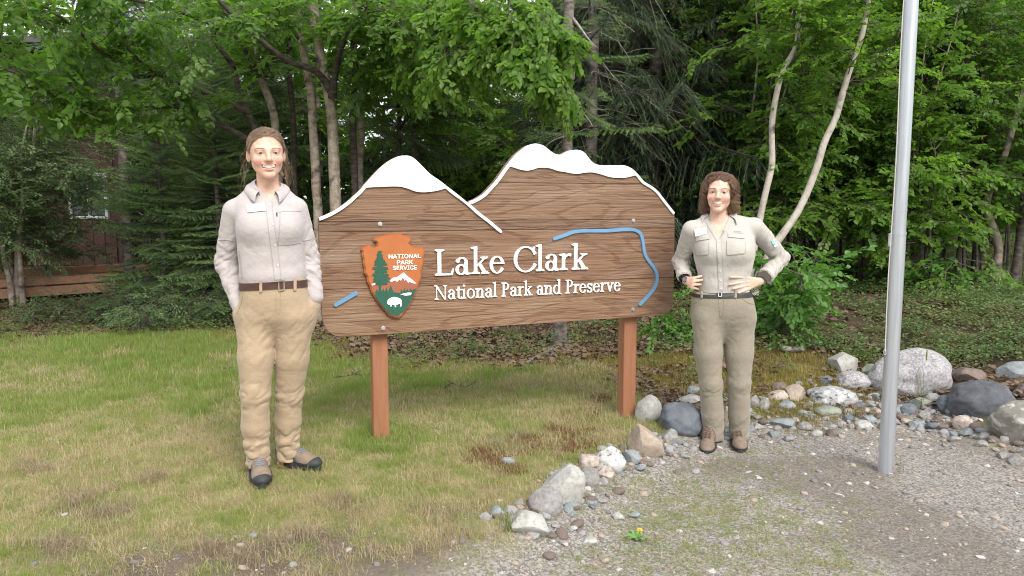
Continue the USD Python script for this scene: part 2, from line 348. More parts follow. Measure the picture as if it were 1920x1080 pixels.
ORANGE_EDGE = simple('emblem_edge', (0.30, 0.085, 0.02), (0.34, 0.105, 0.026), rough=0.45, scale=9)
EGREEN = simple('emblem_green', (0.012, 0.075, 0.045), (0.016, 0.09, 0.055), rough=0.45)
EBROWN = simple('emblem_brown', (0.27, 0.085, 0.045), (0.30, 0.10, 0.05), rough=0.5)
STEEL = simple('galvanised', (0.42, 0.43, 0.44), (0.55, 0.56, 0.57), rough=0.4, scale=30, metallic=0.8)
ALU = simple('brushed_aluminium', (0.40, 0.42, 0.45), (0.50, 0.52, 0.55), rough=0.42, scale=4.0, detail=6, metallic=0.75, stretch=(14, 14, 0.7), bump=0.05)
BARK_GREY = bark_mat('bark_grey_birch', (0.34, 0.29, 0.24), (0.21, 0.165, 0.13), (0.05, 0.042, 0.036), 0.38, 0.55, 14.0, (0.24, 0.42, 0.62))
BARK_DARK = bark_mat('bark_dark', (0.11, 0.09, 0.075), (0.065, 0.052, 0.044), (0.025, 0.02, 0.018), 0.35)
BARK_WHITE = bark_mat('bark_white_birch', (0.46, 0.42, 0.37), (0.34, 0.29, 0.25), (0.06, 0.05, 0.045), 0.33, 0.5, 16.0, (0.2, 0.36, 0.6))
BARK_SPRUCE = bark_mat('bark_spruce', (0.19, 0.165, 0.15), (0.12, 0.10, 0.09), (0.04, 0.033, 0.03), 0.40)
TWIG = simple('twig_bark', (0.05, 0.038, 0.03), (0.10, 0.08, 0.065), rough=0.85, scale=20)
DEAD = simple('dead_twig', (0.16, 0.14, 0.125), (0.28, 0.25, 0.22), rough=0.9, scale=20)
LEAF_MID = leaf_mat('leaf_mid', (0.075, 0.15, 0.026), (0.125, 0.22, 0.04), c2=(0.19, 0.29, 0.055), trans=0.56)
LEAF_BRIGHT = leaf_mat('leaf_bright', (0.10, 0.19, 0.03), (0.16, 0.27, 0.045), c2=(0.23, 0.34, 0.06), trans=0.56)
LEAF_SHRUB = leaf_mat('leaf_shrub', (0.07, 0.17, 0.03), (0.12, 0.25, 0.045), c2=(0.17, 0.31, 0.06), trans=0.4)
LEAF_WILLOW = leaf_mat('leaf_willow', (0.075, 0.13, 0.045), (0.12, 0.19, 0.065), c2=(0.16, 0.24, 0.08), trans=0.35)
NEEDLE = leaf_mat('needle_spruce', (0.06, 0.12, 0.048), (0.105, 0.18, 0.066), c2=(0.145, 0.225, 0.078), trans=0.12, rough=0.55)
NEEDLE_NEW = leaf_mat('needle_fresh', (0.12, 0.21, 0.06), (0.185, 0.30, 0.08), c2=(0.25, 0.36, 0.095), trans=0.2, rough=0.55)
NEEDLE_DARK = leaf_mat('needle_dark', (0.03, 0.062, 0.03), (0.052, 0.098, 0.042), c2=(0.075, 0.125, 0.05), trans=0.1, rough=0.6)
GRASS_G = leaf_mat('grass_green', (0.17, 0.215, 0.05), (0.25, 0.30, 0.078), c2=(0.35, 0.385, 0.13), trans=0.3)
GRASS_LUSH = leaf_mat('grass_lush', (0.15, 0.205, 0.045), (0.215, 0.275, 0.066), c2=(0.29, 0.34, 0.10), trans=0.3)
GRASS_S = leaf_mat('grass_straw', (0.29, 0.235, 0.125), (0.45, 0.38, 0.225), c2=(0.56, 0.50, 0.33), trans=0.2, rough=0.6)
REDMOSS = leaf_mat('red_moss', (0.12, 0.042, 0.024), (0.20, 0.075, 0.038), c2=(0.27, 0.13, 0.065), trans=0.1, rough=0.8)
GOLDMOSS = leaf_mat('gold_moss', (0.15, 0.12, 0.03), (0.245, 0.20, 0.05), c2=(0.32, 0.275, 0.085), trans=0.1, rough=0.8)
HEATH = leaf_mat('heath_leaf', (0.10, 0.125, 0.04), (0.15, 0.19, 0.055), c2=(0.22, 0.24, 0.085), trans=0.25, rough=0.5)
LITTER = leaf_mat('leaf_litter', (0.09, 0.058, 0.036), (0.20, 0.135, 0.09), c2=(0.36, 0.27, 0.19), trans=0.05, rough=0.8)
THATCH = leaf_mat('dead_thatch', (0.20, 0.15, 0.095), (0.33, 0.27, 0.17), c2=(0.45, 0.39, 0.26), trans=0.1, rough=0.8)
# ---------------------------------------------------------------- the ground: one sheet, lawn / gravel / forest floor / bank of moss
def flat(pts, z=0.0): return np.array([at_z(x, y, z)[:2] for x, y in pts])
ROCKLINE = flat([(955, 1012), (1010, 985), (1060, 945), (1120, 890), (1190, 862), (1240, 835), (1290, 805), (1400, 785), (1500, 770), (1590, 770), (1690, 765), (1790, 785), (1860, 830), (1960, 850)], -0.05)
GRAVEL = Polygon([tuple(p) for p in ROCKLINE] + [(9, 4.2), (9, -3), (-0.55, -3), (-0.55, 2.6), (-0.25, 2.86), (-0.1, 3.0)])
EDGE = flat([(-300, 640), (0, 640), (200, 632), (420, 628), (590, 655), (700, 676), (830, 690), (1000, 690), (1100, 684), (1170, 700), (1205, 740), (1240, 790)], 0.0)
FOREST = Polygon([(-60, 9.0), (-9, 8.0)] + [tuple(p) for p in EDGE] + [tuple(p) for p in ROCKLINE[6:]] + [(9, 4.2), (60, 6), (60, 150), (-60, 150)]).buffer(0)
def sdist(poly, x, y, clip=1e9):
    """signed distance to a polygon's edge, negative inside"""
    P = np.stack([np.ravel(x), np.ravel(y)], 1); d = np.full(len(P), 1e9)
    for ring in [poly.exterior, *poly.interiors]:
        c = np.array(ring.coords)
        for a, b in zip(c[:-1], c[1:]):
            ab = b - a; t = np.clip(((P - a) @ ab) / max(ab @ ab, 1e-12), 0, 1)
            d = np.minimum(d, np.linalg.norm(P - a - t[:, None] * ab, axis=1))
    ins = shapely.contains_xy(poly, P[:, 0], P[:, 1])
    return np.where(ins, -d, d).reshape(np.shape(x))
def height(x, y, fine=True):
    x, y = np.asarray(x, float), np.asarray(y, float)
    g = sdist(GRAVEL, x, y); f = sdist(FOREST, x, y)
    z = -0.09 * sstep(-g, -0.12, 0.35)
    right = sstep(x, 0.6, 1.8)
    z = z + sstep(-f, 0.0, 2.6) * (0.05 + 0.24 * right) + sstep(-f, 0.05, 0.5) * 0.06 * right
    z = z + sstep(y, 9, 14) * 0.18 + sstep(y, 14, 60) * 1.2
    p = np.stack([x, y, 0 * x], -1)
    wood = sstep(-f, 0.0, 0.5)
    z = z + wood * 0.17 * (fbm(p * 1.3, 3, 5) - 0.5) + 0.035 * (fbm(p * 1.1, 2, 9) - 0.5)
    if fine: z = z + (0.012 + 0.03 * wood) * (fbm(p * 9, 3, 3) - 0.5)
    return z
def G(px, py):
    z = 0.0
    for _ in range(14):
        p = at_z(px, py, z); z = 0.5 * z + 0.5 * float(height(p[0:1], p[1:2], False)[0])
    return at_z(px, py, z)
def spread(a, b, step, far, grow=1.25):
    inner = list(np.arange(a, b + step / 2, step)); out = list(inner); s = step; v = b
    while v < far: s *= grow; v += s; out.append(v)
    return out
xs = sorted(set([-v for v in spread(0, 4.6, 0.045, 160)] + spread(0, 4.6, 0.045, 160)))
ys = [1.3 - (v) for v in spread(0, 0.1, 0.1, 60, 1.35)][::-1][:-1]
v = 1.3
while v < 200:
    ys.append(v); v += 0.035 if v < 6.5 else (0.06 if v < 11 else 0.06 * 1.16 ** ((v - 11) / 0.5) if v < 30 else 8)
xs, ys = np.array(xs), np.array(ys)
gx, gy = np.meshgrid(xs, ys, indexing='ij')
gz = height(gx, gy)
gd, fd = sdist(GRAVEL, gx, gy), sdist(FOREST, gx, gy)
P3 = np.stack([gx, gy, 0 * gx], -1)
wob = 0.35 * (fbm(P3 * 3.0, 4, 21) - 0.5)
w_gravel = sstep(-gd + wob * 0.9, -0.16, 0.12)
w_forest = sstep(-fd + wob, -0.10, 0.22)
MOSS_AT = [(G(1240, 690), 0.55, 1.0), (G(1430, 720), 0.45, 0.7), (G(600, 660), 0.5, 0.8), (G(760, 690), 0.4, 0.5), (G(1000, 680), 0.5, 0.6), (G(400, 640), 0.6, 0.5), (G(120, 622), 0.4, 0.6), (G(330, 640), 0.7, 0.5), (G(1465, 745), 0.3, 0.6), (G(1500, 690), 0.5, 0.5)]
def blobs(cs, x, y): return np.clip(sum(a * np.exp(-(((x - c[0]) ** 2 + (y - c[1]) ** 2) / r ** 2)) for c, r, a in cs), 0, 1)
w_moss = blobs(MOSS_AT, gx, gy)
# bare earth showing through the lawn in the foreground; grass that creeps over the gravel
DIRT_AT = [(at_z(*p, 0), r, a) for p, r, a in [((640, 1010), .16, .9), ((520, 1040), .2, 1.0), ((350, 1070), .25, 1.0), ((160, 945), .16, .7), ((110, 1030), .16, .8), ((700, 1060), .2, .8), ((250, 1060), .2, .6), ((820, 1050), .2, .5), ((880, 960), .12, .5), ((460, 1060), .22, .8), ((30, 880), .1, .4), ((210, 965), .12, .6)]]
CREEP_AT = [(at_z(*p, -.09), r, a) for p, r, a in [((1300, 930), .26, .9), ((1220, 985), .24, .9), ((1350, 1000), .34, .9), ((1250, 1050), .3, .8), ((1460, 1030), .3, .8), ((1390, 880), .2, .8), ((1180, 910), .14, .7), ((1560, 1060), .25, .5), ((1480, 950), .2, .5), ((1340, 1070), .3, .9), ((1480, 860), .15, .35), ((1080, 1060), .14, .5), ((1600, 960), .2, .3)]]
w_dirt = np.maximum(blobs(DIRT_AT, gx, gy) * (0.4 + 1.2 * fbm(P3 * 6, 3, 8)), .8 * w_gravel * sstep(fbm(P3 * 1.7, 4, 61), .5, .66)); w_creep = blobs(CREEP_AT, gx, gy)
gmesh_idx = np.arange(gx.size).reshape(gx.shape)
gq = np.stack([gmesh_idx[:-1, :-1], gmesh_idx[1:, :-1], gmesh_idx[1:, 1:], gmesh_idx[:-1, 1:]], -1).reshape(-1, 4)
zone_a = np.stack([w_gravel, w_forest, np.clip(w_moss, 0, 1)], -1).reshape(-1, 3)
zone_b = np.stack([np.clip(w_dirt, 0, 1), w_creep, sstep(gy, 3.4, 6.5)], -1).reshape(-1, 3)
GROUND = usdkit.material(stage, L + 'ground_soil', {
    'a': ('attribute', dict(attribute='tint')), 'b': ('attribute', dict(attribute='zone')), 'sa': ('separate_color', {}), 'sb': ('separate_color', {}), 'g': ('geometry', {}),
    'n1': ('noise_texture', dict(scale=5.0, detail=5.0, roughness=0.65)), 'n2': ('noise_texture', dict(scale=60.0, detail=4.0, roughness=0.7)), 'n3': ('noise_texture', dict(scale=170.0, detail=3.0, roughness=0.7)),
    'vo': ('voronoi_texture', dict(scale=105.0, randomness=1.0)), 'hv': ('separate_color', {}),
    'lawn': ('rgb_ramp', dict(ramp=[(0.25, (0.14, 0.13, 0.052)), (0.5, (0.245, 0.225, 0.10)), (0.75, (0.37, 0.33, 0.175))])),
    'lush': ('rgb_ramp', dict(ramp=[(0.25, (0.075, 0.09, 0.025)), (0.5, (0.13, 0.145, 0.04)), (0.75, (0.21, 0.20, 0.07))])),
    'grav': ('rgb_ramp', dict(ramp=[(0.1, (0.11, 0.096, 0.083)), (0.4, (0.20, 0.178, 0.155)), (0.65, (0.31, 0.285, 0.26)), (0.95, (0.45, 0.435, 0.415))])),
    'wood': ('rgb_ramp', dict(ramp=[(0.25, (0.026, 0.02, 0.014)), (0.5, (0.07, 0.05, 0.033)), (0.75, (0.15, 0.11, 0.08))])),
    'moss': ('rgb_ramp', dict(ramp=[(0.3, (0.075, 0.06, 0.018)), (0.5, (0.145, 0.115, 0.032)), (0.72, (0.22, 0.18, 0.055))])),
    'dirt': ('rgb_ramp', dict(ramp=[(0.3, (0.085, 0.066, 0.05)), (0.7, (0.18, 0.145, 0.112))])),
    'x0': ('mix', {}), 'x1': ('mix', {}), 'x2': ('mix', {}), 'x3': ('mix', {}), 'x4': ('mix', {}), 'x5': ('mix', {}), 'df': ('math', dict(math_type='multiply', value2=0.6)),
    'fm': ('math', dict(math_type='multiply_add', value2=0.5)), 'fh': ('math', dict(math_type='multiply', value2=0.5)), 'gv': ('math', dict(math_type='multiply_add', value2=0.55)), 'g2': ('math', dict(math_type='multiply', value2=0.45)),
    'bh': ('math', dict(math_type='add')), 'bp': ('bump', dict(strength=0.7, distance=0.012)), 'p': ('principled_bsdf', dict(roughness=0.95, specular_ior_level=0.12))},
    [('a.color', 'sa.color'), ('b.color', 'sb.color'), ('g.position', 'n1.vector'), ('g.position', 'n2.vector'), ('g.position', 'n3.vector'), ('g.position', 'vo.vector'),
     ('n1.fac', 'fm.value1'), ('n2.fac', 'fh.value1'), ('fh.value', 'fm.value3'), ('fm.value', 'lawn.fac'), ('fm.value', 'lush.fac'), ('fm.value', 'wood.fac'), ('fm.value', 'moss.fac'), ('fm.value', 'dirt.fac'),
     ('vo.color', 'hv.color'), ('hv.r', 'gv.value1'), ('n3.fac', 'g2.value1'), ('g2.value', 'gv.value3'), ('gv.value', 'grav.fac'),
     ('lawn.color', 'x0.color1'), ('lush.color', 'x0.color2'), ('sb.b', 'x0.fac'), ('x0.color', 'x1.color1'), ('dirt.color', 'x1.color2'), ('sb.r', 'x1.fac'),
     ('x1.color', 'x2.color1'), ('grav.color', 'x2.color2'), ('sa.r', 'x2.fac'), ('x2.color', 'x5.color1'), ('dirt.color', 'x5.color2'), ('sb.r', 'df.value1'), ('df.value', 'x5.fac'), ('x5.color', 'x3.color1'), ('wood.color', 'x3.color2'), ('sa.g', 'x3.fac'),
     ('x3.color', 'x4.color1'), ('moss.color', 'x4.color2'), ('sa.b', 'x4.fac'), ('x4.color', 'p.base_color'), ('n2.fac', 'bh.value1'), ('n3.fac', 'bh.value2'), ('bh.value', 'bp.height'), ('bp.normal', 'p.normal')], surface='p.BSDF')
gr = obj('ground', (np.stack([gx, gy, gz], -1).reshape(-1, 3), gq), GROUND, smooth=True, tint=zone_a, kind='structure')
UsdGeom.PrimvarsAPI(gr).CreatePrimvar('zone', Sdf.ValueTypeNames.Color3fArray, 'vertex').Set(Vt.Vec3fArray.FromNumpy(zone_b.astype(np.float32)))
# ---------------------------------------------------------------- the sign
sA, sB = G(716, 824), G(1180, 783)
st = (sB - sA)[:2]; st /= np.linalg.norm(st); SIGN_ROT = math.atan2(st[1], st[0])
sn = np.array([st[1], -st[0]])
S0 = np.array([sA[0], sA[1], 0.0]); THICK = 0.05
def on_sign(px, py, off=THICK):
    """photo pixel -> (s, z) on the plane in front of the posts"""
    d = ray(px, py); o = np.array([0, 0, CAM_H]); p0 = S0[:2] + sn * off
    t = ((p0 - o[:2]) @ sn) / (d[:2] @ sn); p = o + d * t
    return float((p[:2] - S0[:2]) @ st), float(p[2])
def spoly(pts, off=THICK): return Polygon([on_sign(x, y, off) for x, y in pts]).buffer(0)
def c5(x, y): return 590 + x / 2.843, 260 + y / 2.843
def c6(x, y): return 780 + x / 2.842, 260 + y / 2.842
def smooth_line(pts, n=8):
    return [tuple(p) for p in resample(np.array(pts, float), n * len(pts))]
sign = thing('park_entrance_sign', 'carved brown wooden park sign with snowy mountain outline on two posts', 'sign', loc=tuple(S0), rotz=SIGN_ROT)
R_TOP = [c6(*p) for p in [(280, 335), (350, 300), (395, 255), (430, 215), (465, 165), (500, 120), (530, 85), (560, 60), (595, 36), (635, 27), (672, 35), (700, 55), (722, 72), (740, 82), (765, 87), (782, 80), (800, 70), (825, 62), (855, 60), (878, 65), (895, 75), (912, 95), (930, 118), (945, 131), (960, 138), (1000, 143), (1050, 142), (1090, 141), (1115, 145), (1140, 155), (1160, 170), (1180, 190), (1215, 230), (1245, 248), (1270, 265), (1290, 284), (1310, 310), (1345, 355), (1377, 395)]]
L_TOP = [c5(*p) for p in [(20, 420), (60, 405), (100, 385), (140, 360), (180, 330), (210, 302), (235, 280), (270, 238), (300, 205), (330, 173), (360, 145), (390, 122), (420, 105), (445, 95), (470, 91), (492, 91), (510, 95), (530, 107), (550, 125), (580, 155), (610, 185), (635, 204), (660, 220), (705, 255), (760, 297), (817, 345)]]
R_TOP = smooth_line(R_TOP, 3); L_TOP = smooth_line(L_TOP, 3)
outline = Polygon([on_sign(*p) for p in [*L_TOP, *R_TOP, (1265, 430), (1264, 500), (1263, 555), (1262, 571), (1259, 580), (1253, 587), (1243, 591), (1100, 600.5), (950, 610.5), (800, 621), (650, 631.5), (636, 632), (624, 628), (614, 620), (607, 608), (604, 594), (602, 560), (599, 470)]]).buffer(0)
smin_, zmin_, smax_, zmax_ = outline.bounds
def zband(py): return on_sign(950, py)[1]
cuts = [zmin_ - 1] + [zband(p) for p in (531, 431, 413.0, 342.5)] + [zmax_ + 1]
tones = [((0.095, 0.047, 0.025), (0.194, 0.108, 0.061), (0.279, 0.176, 0.106)), ((0.086, 0.041, 0.022), (0.167, 0.088, 0.050), (0.261, 0.160, 0.097)), ((0.072, 0.036, 0.022), (0.135, 0.075, 0.045), (0.216, 0.133, 0.083)),
         ((0.097, 0.050, 0.027), (0.176, 0.099, 0.058), (0.252, 0.158, 0.095)), ((0.090, 0.047, 0.027), (0.162, 0.093, 0.056), (0.239, 0.147, 0.090))]
for k, (a, b) in enumerate(zip(cuts[:-1], cuts[1:])):
    band = outline.intersection(sbox(smin_ - 1, a + 0.0011, smax_ + 1, b - 0.0011))
    for g in getattr(band, 'geoms', [band]):
        g2 = g.buffer(0)
        if g2.area < 1e-4: continue
        obj('plank', extrude(g2, THICK, -THICK, 0.0018), wood_mat('cedar_%d' % counts.get(str(sign.GetPath()) + '/plank', 0), *tones[k], seed=k * 1.7 + 0.3), sign, smooth=25)
# backing skin so that no light passes the seams
obj('backing_board', extrude(outline.buffer(-0.006), 0.006, -0.0135 + 0.0145), simple('weathered_backing', (0.10, 0.08, 0.06), (0.16, 0.13, 0.10), rough=0.8, scale=12, stretch=(1, 1, 9)), sign)
def raised(name, poly, h, mat, bevel=0.002, base=THICK, parent=sign, sm=40):
    return obj(name, extrude(poly, h + 0.001, -(base + h), bevel), mat, parent, smooth=sm)
def px_w(px, py, w):
    a, b = on_sign(px, py - w / 2), on_sign(px, py + w / 2); return abs(a[1] - b[1])
WT = px_w(900, 400, 5.6)
lcap_low = [c5(*p) for p in [(275, 262), (310, 259), (350, 258), (385, 256), (420, 255), (450, 256), (480, 262), (505, 270), (530, 280), (555, 285), (580, 286), (610, 284), (640, 280), (670, 273), (706, 263)]]
def part_of(top, x0, x1): return [p for p in top if x0 <= p[0] <= x1]
def ridge(line, w):
    """stripe of width w that hangs under an edge line, clipped to the board"""
    ls = LineString([on_sign(*p) for p in line]); return ls.buffer(w, cap_style='flat').intersection(outline)
lsnow = spoly([*part_of(L_TOP, 687, 838), *smooth_line(lcap_low, 3)[::-1]]).intersection(outline)
l_left = ridge(part_of(L_TOP, 590, 690), WT * 1.05)
l_right_line = [c5(*p) for p in [(690, 250), (740, 292), (790, 328), (830, 362), (858, 388), (890, 414), (920, 436), (945, 457), (968, 477), (989, 494)]]
l_right = LineString([on_sign(*p) for p in smooth_line(l_right_line, 3)]).buffer(WT * 0.5).intersection(outline)
snow_left = unary_union([lsnow, l_left, l_right]).buffer(0.0015).buffer(-0.0015).intersection(outline)
raised('snow_cap', snow_left, 0.012, WHITE)
rcap_low = [c6(*p) for p in [(488, 148), (510, 152), (530, 158), (560, 167), (590, 171), (625, 164), (655, 155), (690, 155), (720, 161), (755, 173), (790, 178), (830, 186), (860, 188), (895, 182), (930, 180), (965, 186), (1000, 196), (1030, 205), (1060, 209), (1090, 210), (1120, 207), (1150, 200), (1180, 193)]]
rsnow = spoly([*part_of(R_TOP, 950, 1196), *smooth_line(rcap_low, 3)[::-1]]).intersection(outline)
r_left = ridge(part_of(R_TOP, 876, 958), WT * 1.1); r_right = ridge(part_of(R_TOP, 1190, 1266), WT * 0.95)
snow_right = unary_union([rsnow, r_left, r_right]).buffer(0.0015).buffer(-0.0015).intersection(outline).difference(snow_left.buffer(0.001))
raised('snow_cap', snow_right, 0.010, WHITE)
RW = px_w(1150, 440, 6.8)
river = LineString([on_sign(*c6(*p)) for p in smooth_line([(735, 533), (790, 515), (840, 497), (900, 491), (1000, 491), (1060, 488), (1115, 484), (1150, 484), (1172, 490), (1190, 502), (1200, 520), (1207, 550), (1212, 590), (1222, 625), (1245, 660), (1268, 692), (1281, 722), (1283, 750), (1276, 778), (1262, 805), (1240, 833), (1192, 882)], 3)])
raised('river_strip', river.buffer(RW * 0.5), 0.010, BLUE, 0.003)
raised('river_strip', LineString([on_sign(629.5, 571.5), on_sign(667, 550)]).buffer(RW * 0.52), 0.010, BLUE, 0.003)
# --- serif lettering: glyphs drawn as strokes, cap height 1
def ring(cx, cy, rx, ry, th, tv):
    e = lambda a, b: affinity.scale(Point(0, 0).buffer(1, 24), a, b)
    return affinity.translate(e(rx, ry).difference(e(rx - th, ry - tv)), cx, cy)
def bar(x0, y0, x1, y1): return sbox(min(x0, x1), min(y0, y1), max(x0, x1), max(y0, y1))
def diag(x0, y0, x1, y1, w): return LineString([(x0, y0), (x1, y1)]).buffer(w / 2, cap_style='flat')
def diag_h(x0, y0, x1, y1, w): return Polygon([(x0 - w / 2, y0), (x0 + w / 2, y0), (x1 + w / 2, y1), (x1 - w / 2, y1)])
SW, TH = 0.112, 0.05            # thick stem, thin stroke
def serif(cx, y, half, up=True, w=SW):
    s = 1 if up else -1
    return Polygon([(cx - half, y), (cx + half, y), (cx + half, y + s * TH * 0.8), (cx + w / 2 + 0.01, y + s * (TH * 0.8 + 0.05)), (cx - w / 2 - 0.01, y + s * (TH * 0.8 + 0.05)), (cx - half, y + s * TH * 0.8)])
def flag(cx, y, w=SW): return Polygon([(cx - w / 2 - 0.11, y - 0.075), (cx - w / 2 - 0.11, y - 0.04), (cx + w / 2, y), (cx + w / 2, y - 0.12), (cx - w / 2, y - 0.12)])
XH = 0.66
def glyph(c):
    U = unary_union
    if c == 'L': return U([bar(.12, 0, .12 + SW + .01, 1), serif(.19, 0, .16), serif(.19, 1, .16, False), bar(.1, 0, .62, TH * 1.15), Polygon([(.56, 0), (.64, 0), (.68, .25), (.645, .25)])]), .70
    if c == 'N': return U([bar(.15, 0, .15 + TH, 1), bar(.74, 0, .74 + TH, 1), Polygon([(.06, 1), (.22, 1), (.80, .0), (.74, -.02), (.70, 0), (.12, .93)]), serif(.175, 0, .13, True, TH), serif(.765, 1, .13, False, TH), bar(.02, .95, .2, 1)]), .93
    if c == 'P': return U([bar(.12, 0, .12 + SW, 1), serif(.18, 0, .16), serif(.18, 1, .16, False), ring(.30, .735, .27, .265, SW * .95, TH).intersection(bar(.29, .4, 1, 1.1)), bar(.18, 1 - TH, .31, 1), bar(.18, .47, .31, .47 + TH)]), .62
    if c == 'C': return U([ring(.48, .5, .44, .52, SW * 1.05, TH).difference(Polygon([(.5, .5), (1.1, .86), (1.1, .17)])), Polygon([(.76, .74), (.80, .74), (.825, 1.0), (.79, 1.0), (.74, .93)])]), .86
    if c == 'a': return U([ring(.24, .19, .20, .205, SW * .95, TH), bar(.35, .06, .35 + SW, .48), ring(.27, .46, .205, .215, SW * .95, TH).intersection(U([bar(.26, .44, 1, 1), Polygon([(.27, .46), (-.1, .52), (-.1, 1), (.27, 1)])])), Point(.115, .53).buffer(.062), Polygon([(.36, .12), (.475, .12), (.50, .05), (.57, .055), (.57, .02), (.46, -.02), (.39, .0)])]), .57
    if c == 'k': return U([bar(.12, 0, .12 + SW, 1.06), flag(.18, 1.08), serif(.18, 0, .15), diag_h(.24, .30, .50, .62, TH * 1.4), serif(.49, XH, .13, False, TH), Polygon([(.26, .37), (.36, .42), (.585, .05), (.43, .05)]), serif(.52, 0, .14)]), .66
    if c == 'e': return U([ring(.29, .325, .265, .345, SW, TH).difference(Polygon([(.3, .36), (.9, .36), (.9, .12), (.56, .14), (.3, .345)])), bar(.1, .36, .53, .36 + TH * .9)]), .58
    if c == 'l': return U([bar(.10, 0, .10 + SW, 1.06), flag(.16, 1.08), serif(.16, 0, .15)]), .32
    if c == 'r': return U([bar(.10, 0, .10 + SW, XH), flag(.16, XH + .02), serif(.16, 0, .155), Polygon([(.21, .43), (.25, .52), (.33, .575), (.42, .55), (.45, .60), (.44, .67), (.37, .675), (.28, .62), (.21, .52)])]), .45
    if c == 't': return U([bar(.13, .08, .13 + SW * .95, .84), Polygon([(.02, .60), (.02, .64), (.16, .72), (.22, .86), (.25, .86), (.25, XH), (.41, XH), (.41, .60)]), ring(.31, .15, .18, .165, SW * .9, TH).intersection(bar(0, -.1, .42, .15))]), .42
    if c == 'i': return U([bar(.10, 0, .10 + SW, XH), flag(.16, XH + .02), serif(.16, 0, .15), Point(.15, .90).buffer(.08)]), .32
    if c == 'o': return ring(.31, .325, .285, .345, SW, TH), .62
    if c == 'n': return U([bar(.10, 0, .10 + SW, XH), flag(.16, XH + .02), serif(.16, 0, .145), bar(.44, 0, .44 + SW, .46), serif(.50, 0, .145), ring(.36, .46, .205, .215, SW, TH * 1.6).intersection(bar(.2, .44, .8, .8))]), .68
    if c == 'd': return U([ring(.28, .325, .255, .345, SW, TH).intersection(bar(0, -.1, .45, 1)), bar(.42, 0, .42 + SW, 1.06), flag(.48, 1.08), bar(.45, 0, .63, TH)]), .66
    if c == 's': return U([ring(.235, .475, .185, .195, SW * .9, TH).difference(Polygon([(.235, .47), (.9, .60), (.9, .1), (.235, .1)])), ring(.235, .175, .20, .195, SW * .9, TH).difference(Polygon([(.235, .18), (-.3, .05), (-.3, .6), (.235, .6)])), Polygon([(.08, .50), (.15, .38), (.36, .17), (.40, .24), (.30, .34), (.14, .46)]), bar(.385, .48, .42, .66), bar(.05, 0, .085, .19)]), .48
    if c == 'v': return U([diag_h(.14, XH, .33, 0, SW * 1.05), diag_h(.50, XH, .315, 0, TH * 1.2), serif(.13, XH, .13, False), serif(.51, XH, .11, False, TH)]), .62
    return None, .28
def lettering(text, p0, p1, cap_px, parent, h=0.012, mat=WHITE, base=THICK):
    s0, z0 = on_sign(*p0); s1, z1 = on_sign(*p1); cap = px_w(p0[0], p0[1] - cap_px / 2, cap_px)
    x, placed = 0.0, []
    for c in text:
        g, adv = glyph(c)
        if g is not None: placed.append((g.buffer(0), x))
        x += adv
    k = (s1 - s0) / (x - 0.05)
    for g, gx_ in placed:
        a = affinity.affine_transform(g, [k, 0, 0, cap, s0 + gx_ * k, z0 + (z1 - z0) * (gx_ * k) / (s1 - s0)])
        obj('letter', extrude(a.buffer(0.0004), h + 0.001, -(base + h), 0.0012), mat, parent, smooth=30)
lettering('Lake Clark', (813.5, 516.5), (1099, 504.0), 48.5, sign)
lettering('National Park and Preserve', (813.5, 562), (1162, 545.0), 26.5, sign, 0.009)
# --- bolts
for px, py in ((712.5, 420), (718.5, 615), (1187.5, 413.5), (1186.5, 580)):
    s, z = on_sign(px, py)
    w = trimesh.creation.cylinder(0.0125, 0.003, sections=20); hx = trimesh.creation.cylinder(0.0082, 0.009, sections=6)
    for m, y in ((w, -THICK - 0.0012), (hx, -THICK - 0.006)): m.apply_transform(trimesh.transformations.rotation_matrix(math.pi / 2, [1, 0, 0])); m.apply_translation([s, y, z])
    obj('bolt', joined([w, hx]), STEEL, sign)
# --- posts
for q in ((716, 824), (1180, 783)):
    g = G(*q); s = float((g[:2] - S0[:2]) @ st); off = float(-(g[:2] - S0[:2]) @ sn); half = 0.045
    obj('post', bx(s - half, s + half, 0.0015, 0.0915, g[2] - 0.35, zband(440) + 0.35 * 0, 0.004), PINE_POST, sign)
# --- arrowhead emblem
E_OUT = [(455, 502), (430, 508), (400, 507), (350, 518), (330, 524), (316, 528), (310, 538), (311, 547), (322, 551), (328, 558), (327, 570), (318, 576), (305, 576), (295, 566), (283, 563), (262, 573), (246, 581), (243, 592), (249, 602), (247, 620), (255, 640), (254, 665), (262, 690), (260, 715), (275, 735), (276, 760), (290, 785), (297, 815), (313, 838), (328, 865), (348, 888), (370, 915), (388, 940), (425, 955), (443, 957), (460, 946), (480, 918), (500, 893), (506, 880), (522, 850), (530, 838), (540, 812), (552, 772), (565, 740), (566, 700), (577, 660), (578, 630), (584, 605), (582, 585), (570, 578), (550, 578), (525, 576), (510, 568), (502, 558), (509, 548), (513, 535), (500, 520), (480, 513), (465, 512)]
emb = spoly([c5(*p) for p in E_OUT])
eroot = thing('emblem', parent=sign)
E1, E2 = 0.020, 0.026
face = emb.buffer(-0.0085).buffer(0.001)
obj('emblem_edge', extrude(emb, E1, -(THICK + E1), 0.006), ORANGE_EDGE, eroot, smooth=35)
obj('emblem_face', extrude(face, E2 - 0.012, -(THICK + E2), 0.004), ORANGE, eroot, smooth=35)
def deco(name, pts, mat, h, poly=None, sm=1):
    g = poly if poly is not None else spoly([c5(*p) for p in pts], THICK + E2)
    if sm: g = g.intersection(face.buffer(-0.001))
    return obj(name, extrude(g, h + 0.002, -(THICK + E2 + h)), mat, eroot)
hills = [(305, 785), (330, 775), (360, 778), (385, 765), (400, 750), (420, 742), (440, 740), (474, 714), (505, 740), (540, 772), (548, 790), (525, 830), (330, 850)]
deco('mountain', hills, EBROWN, 0.0012)
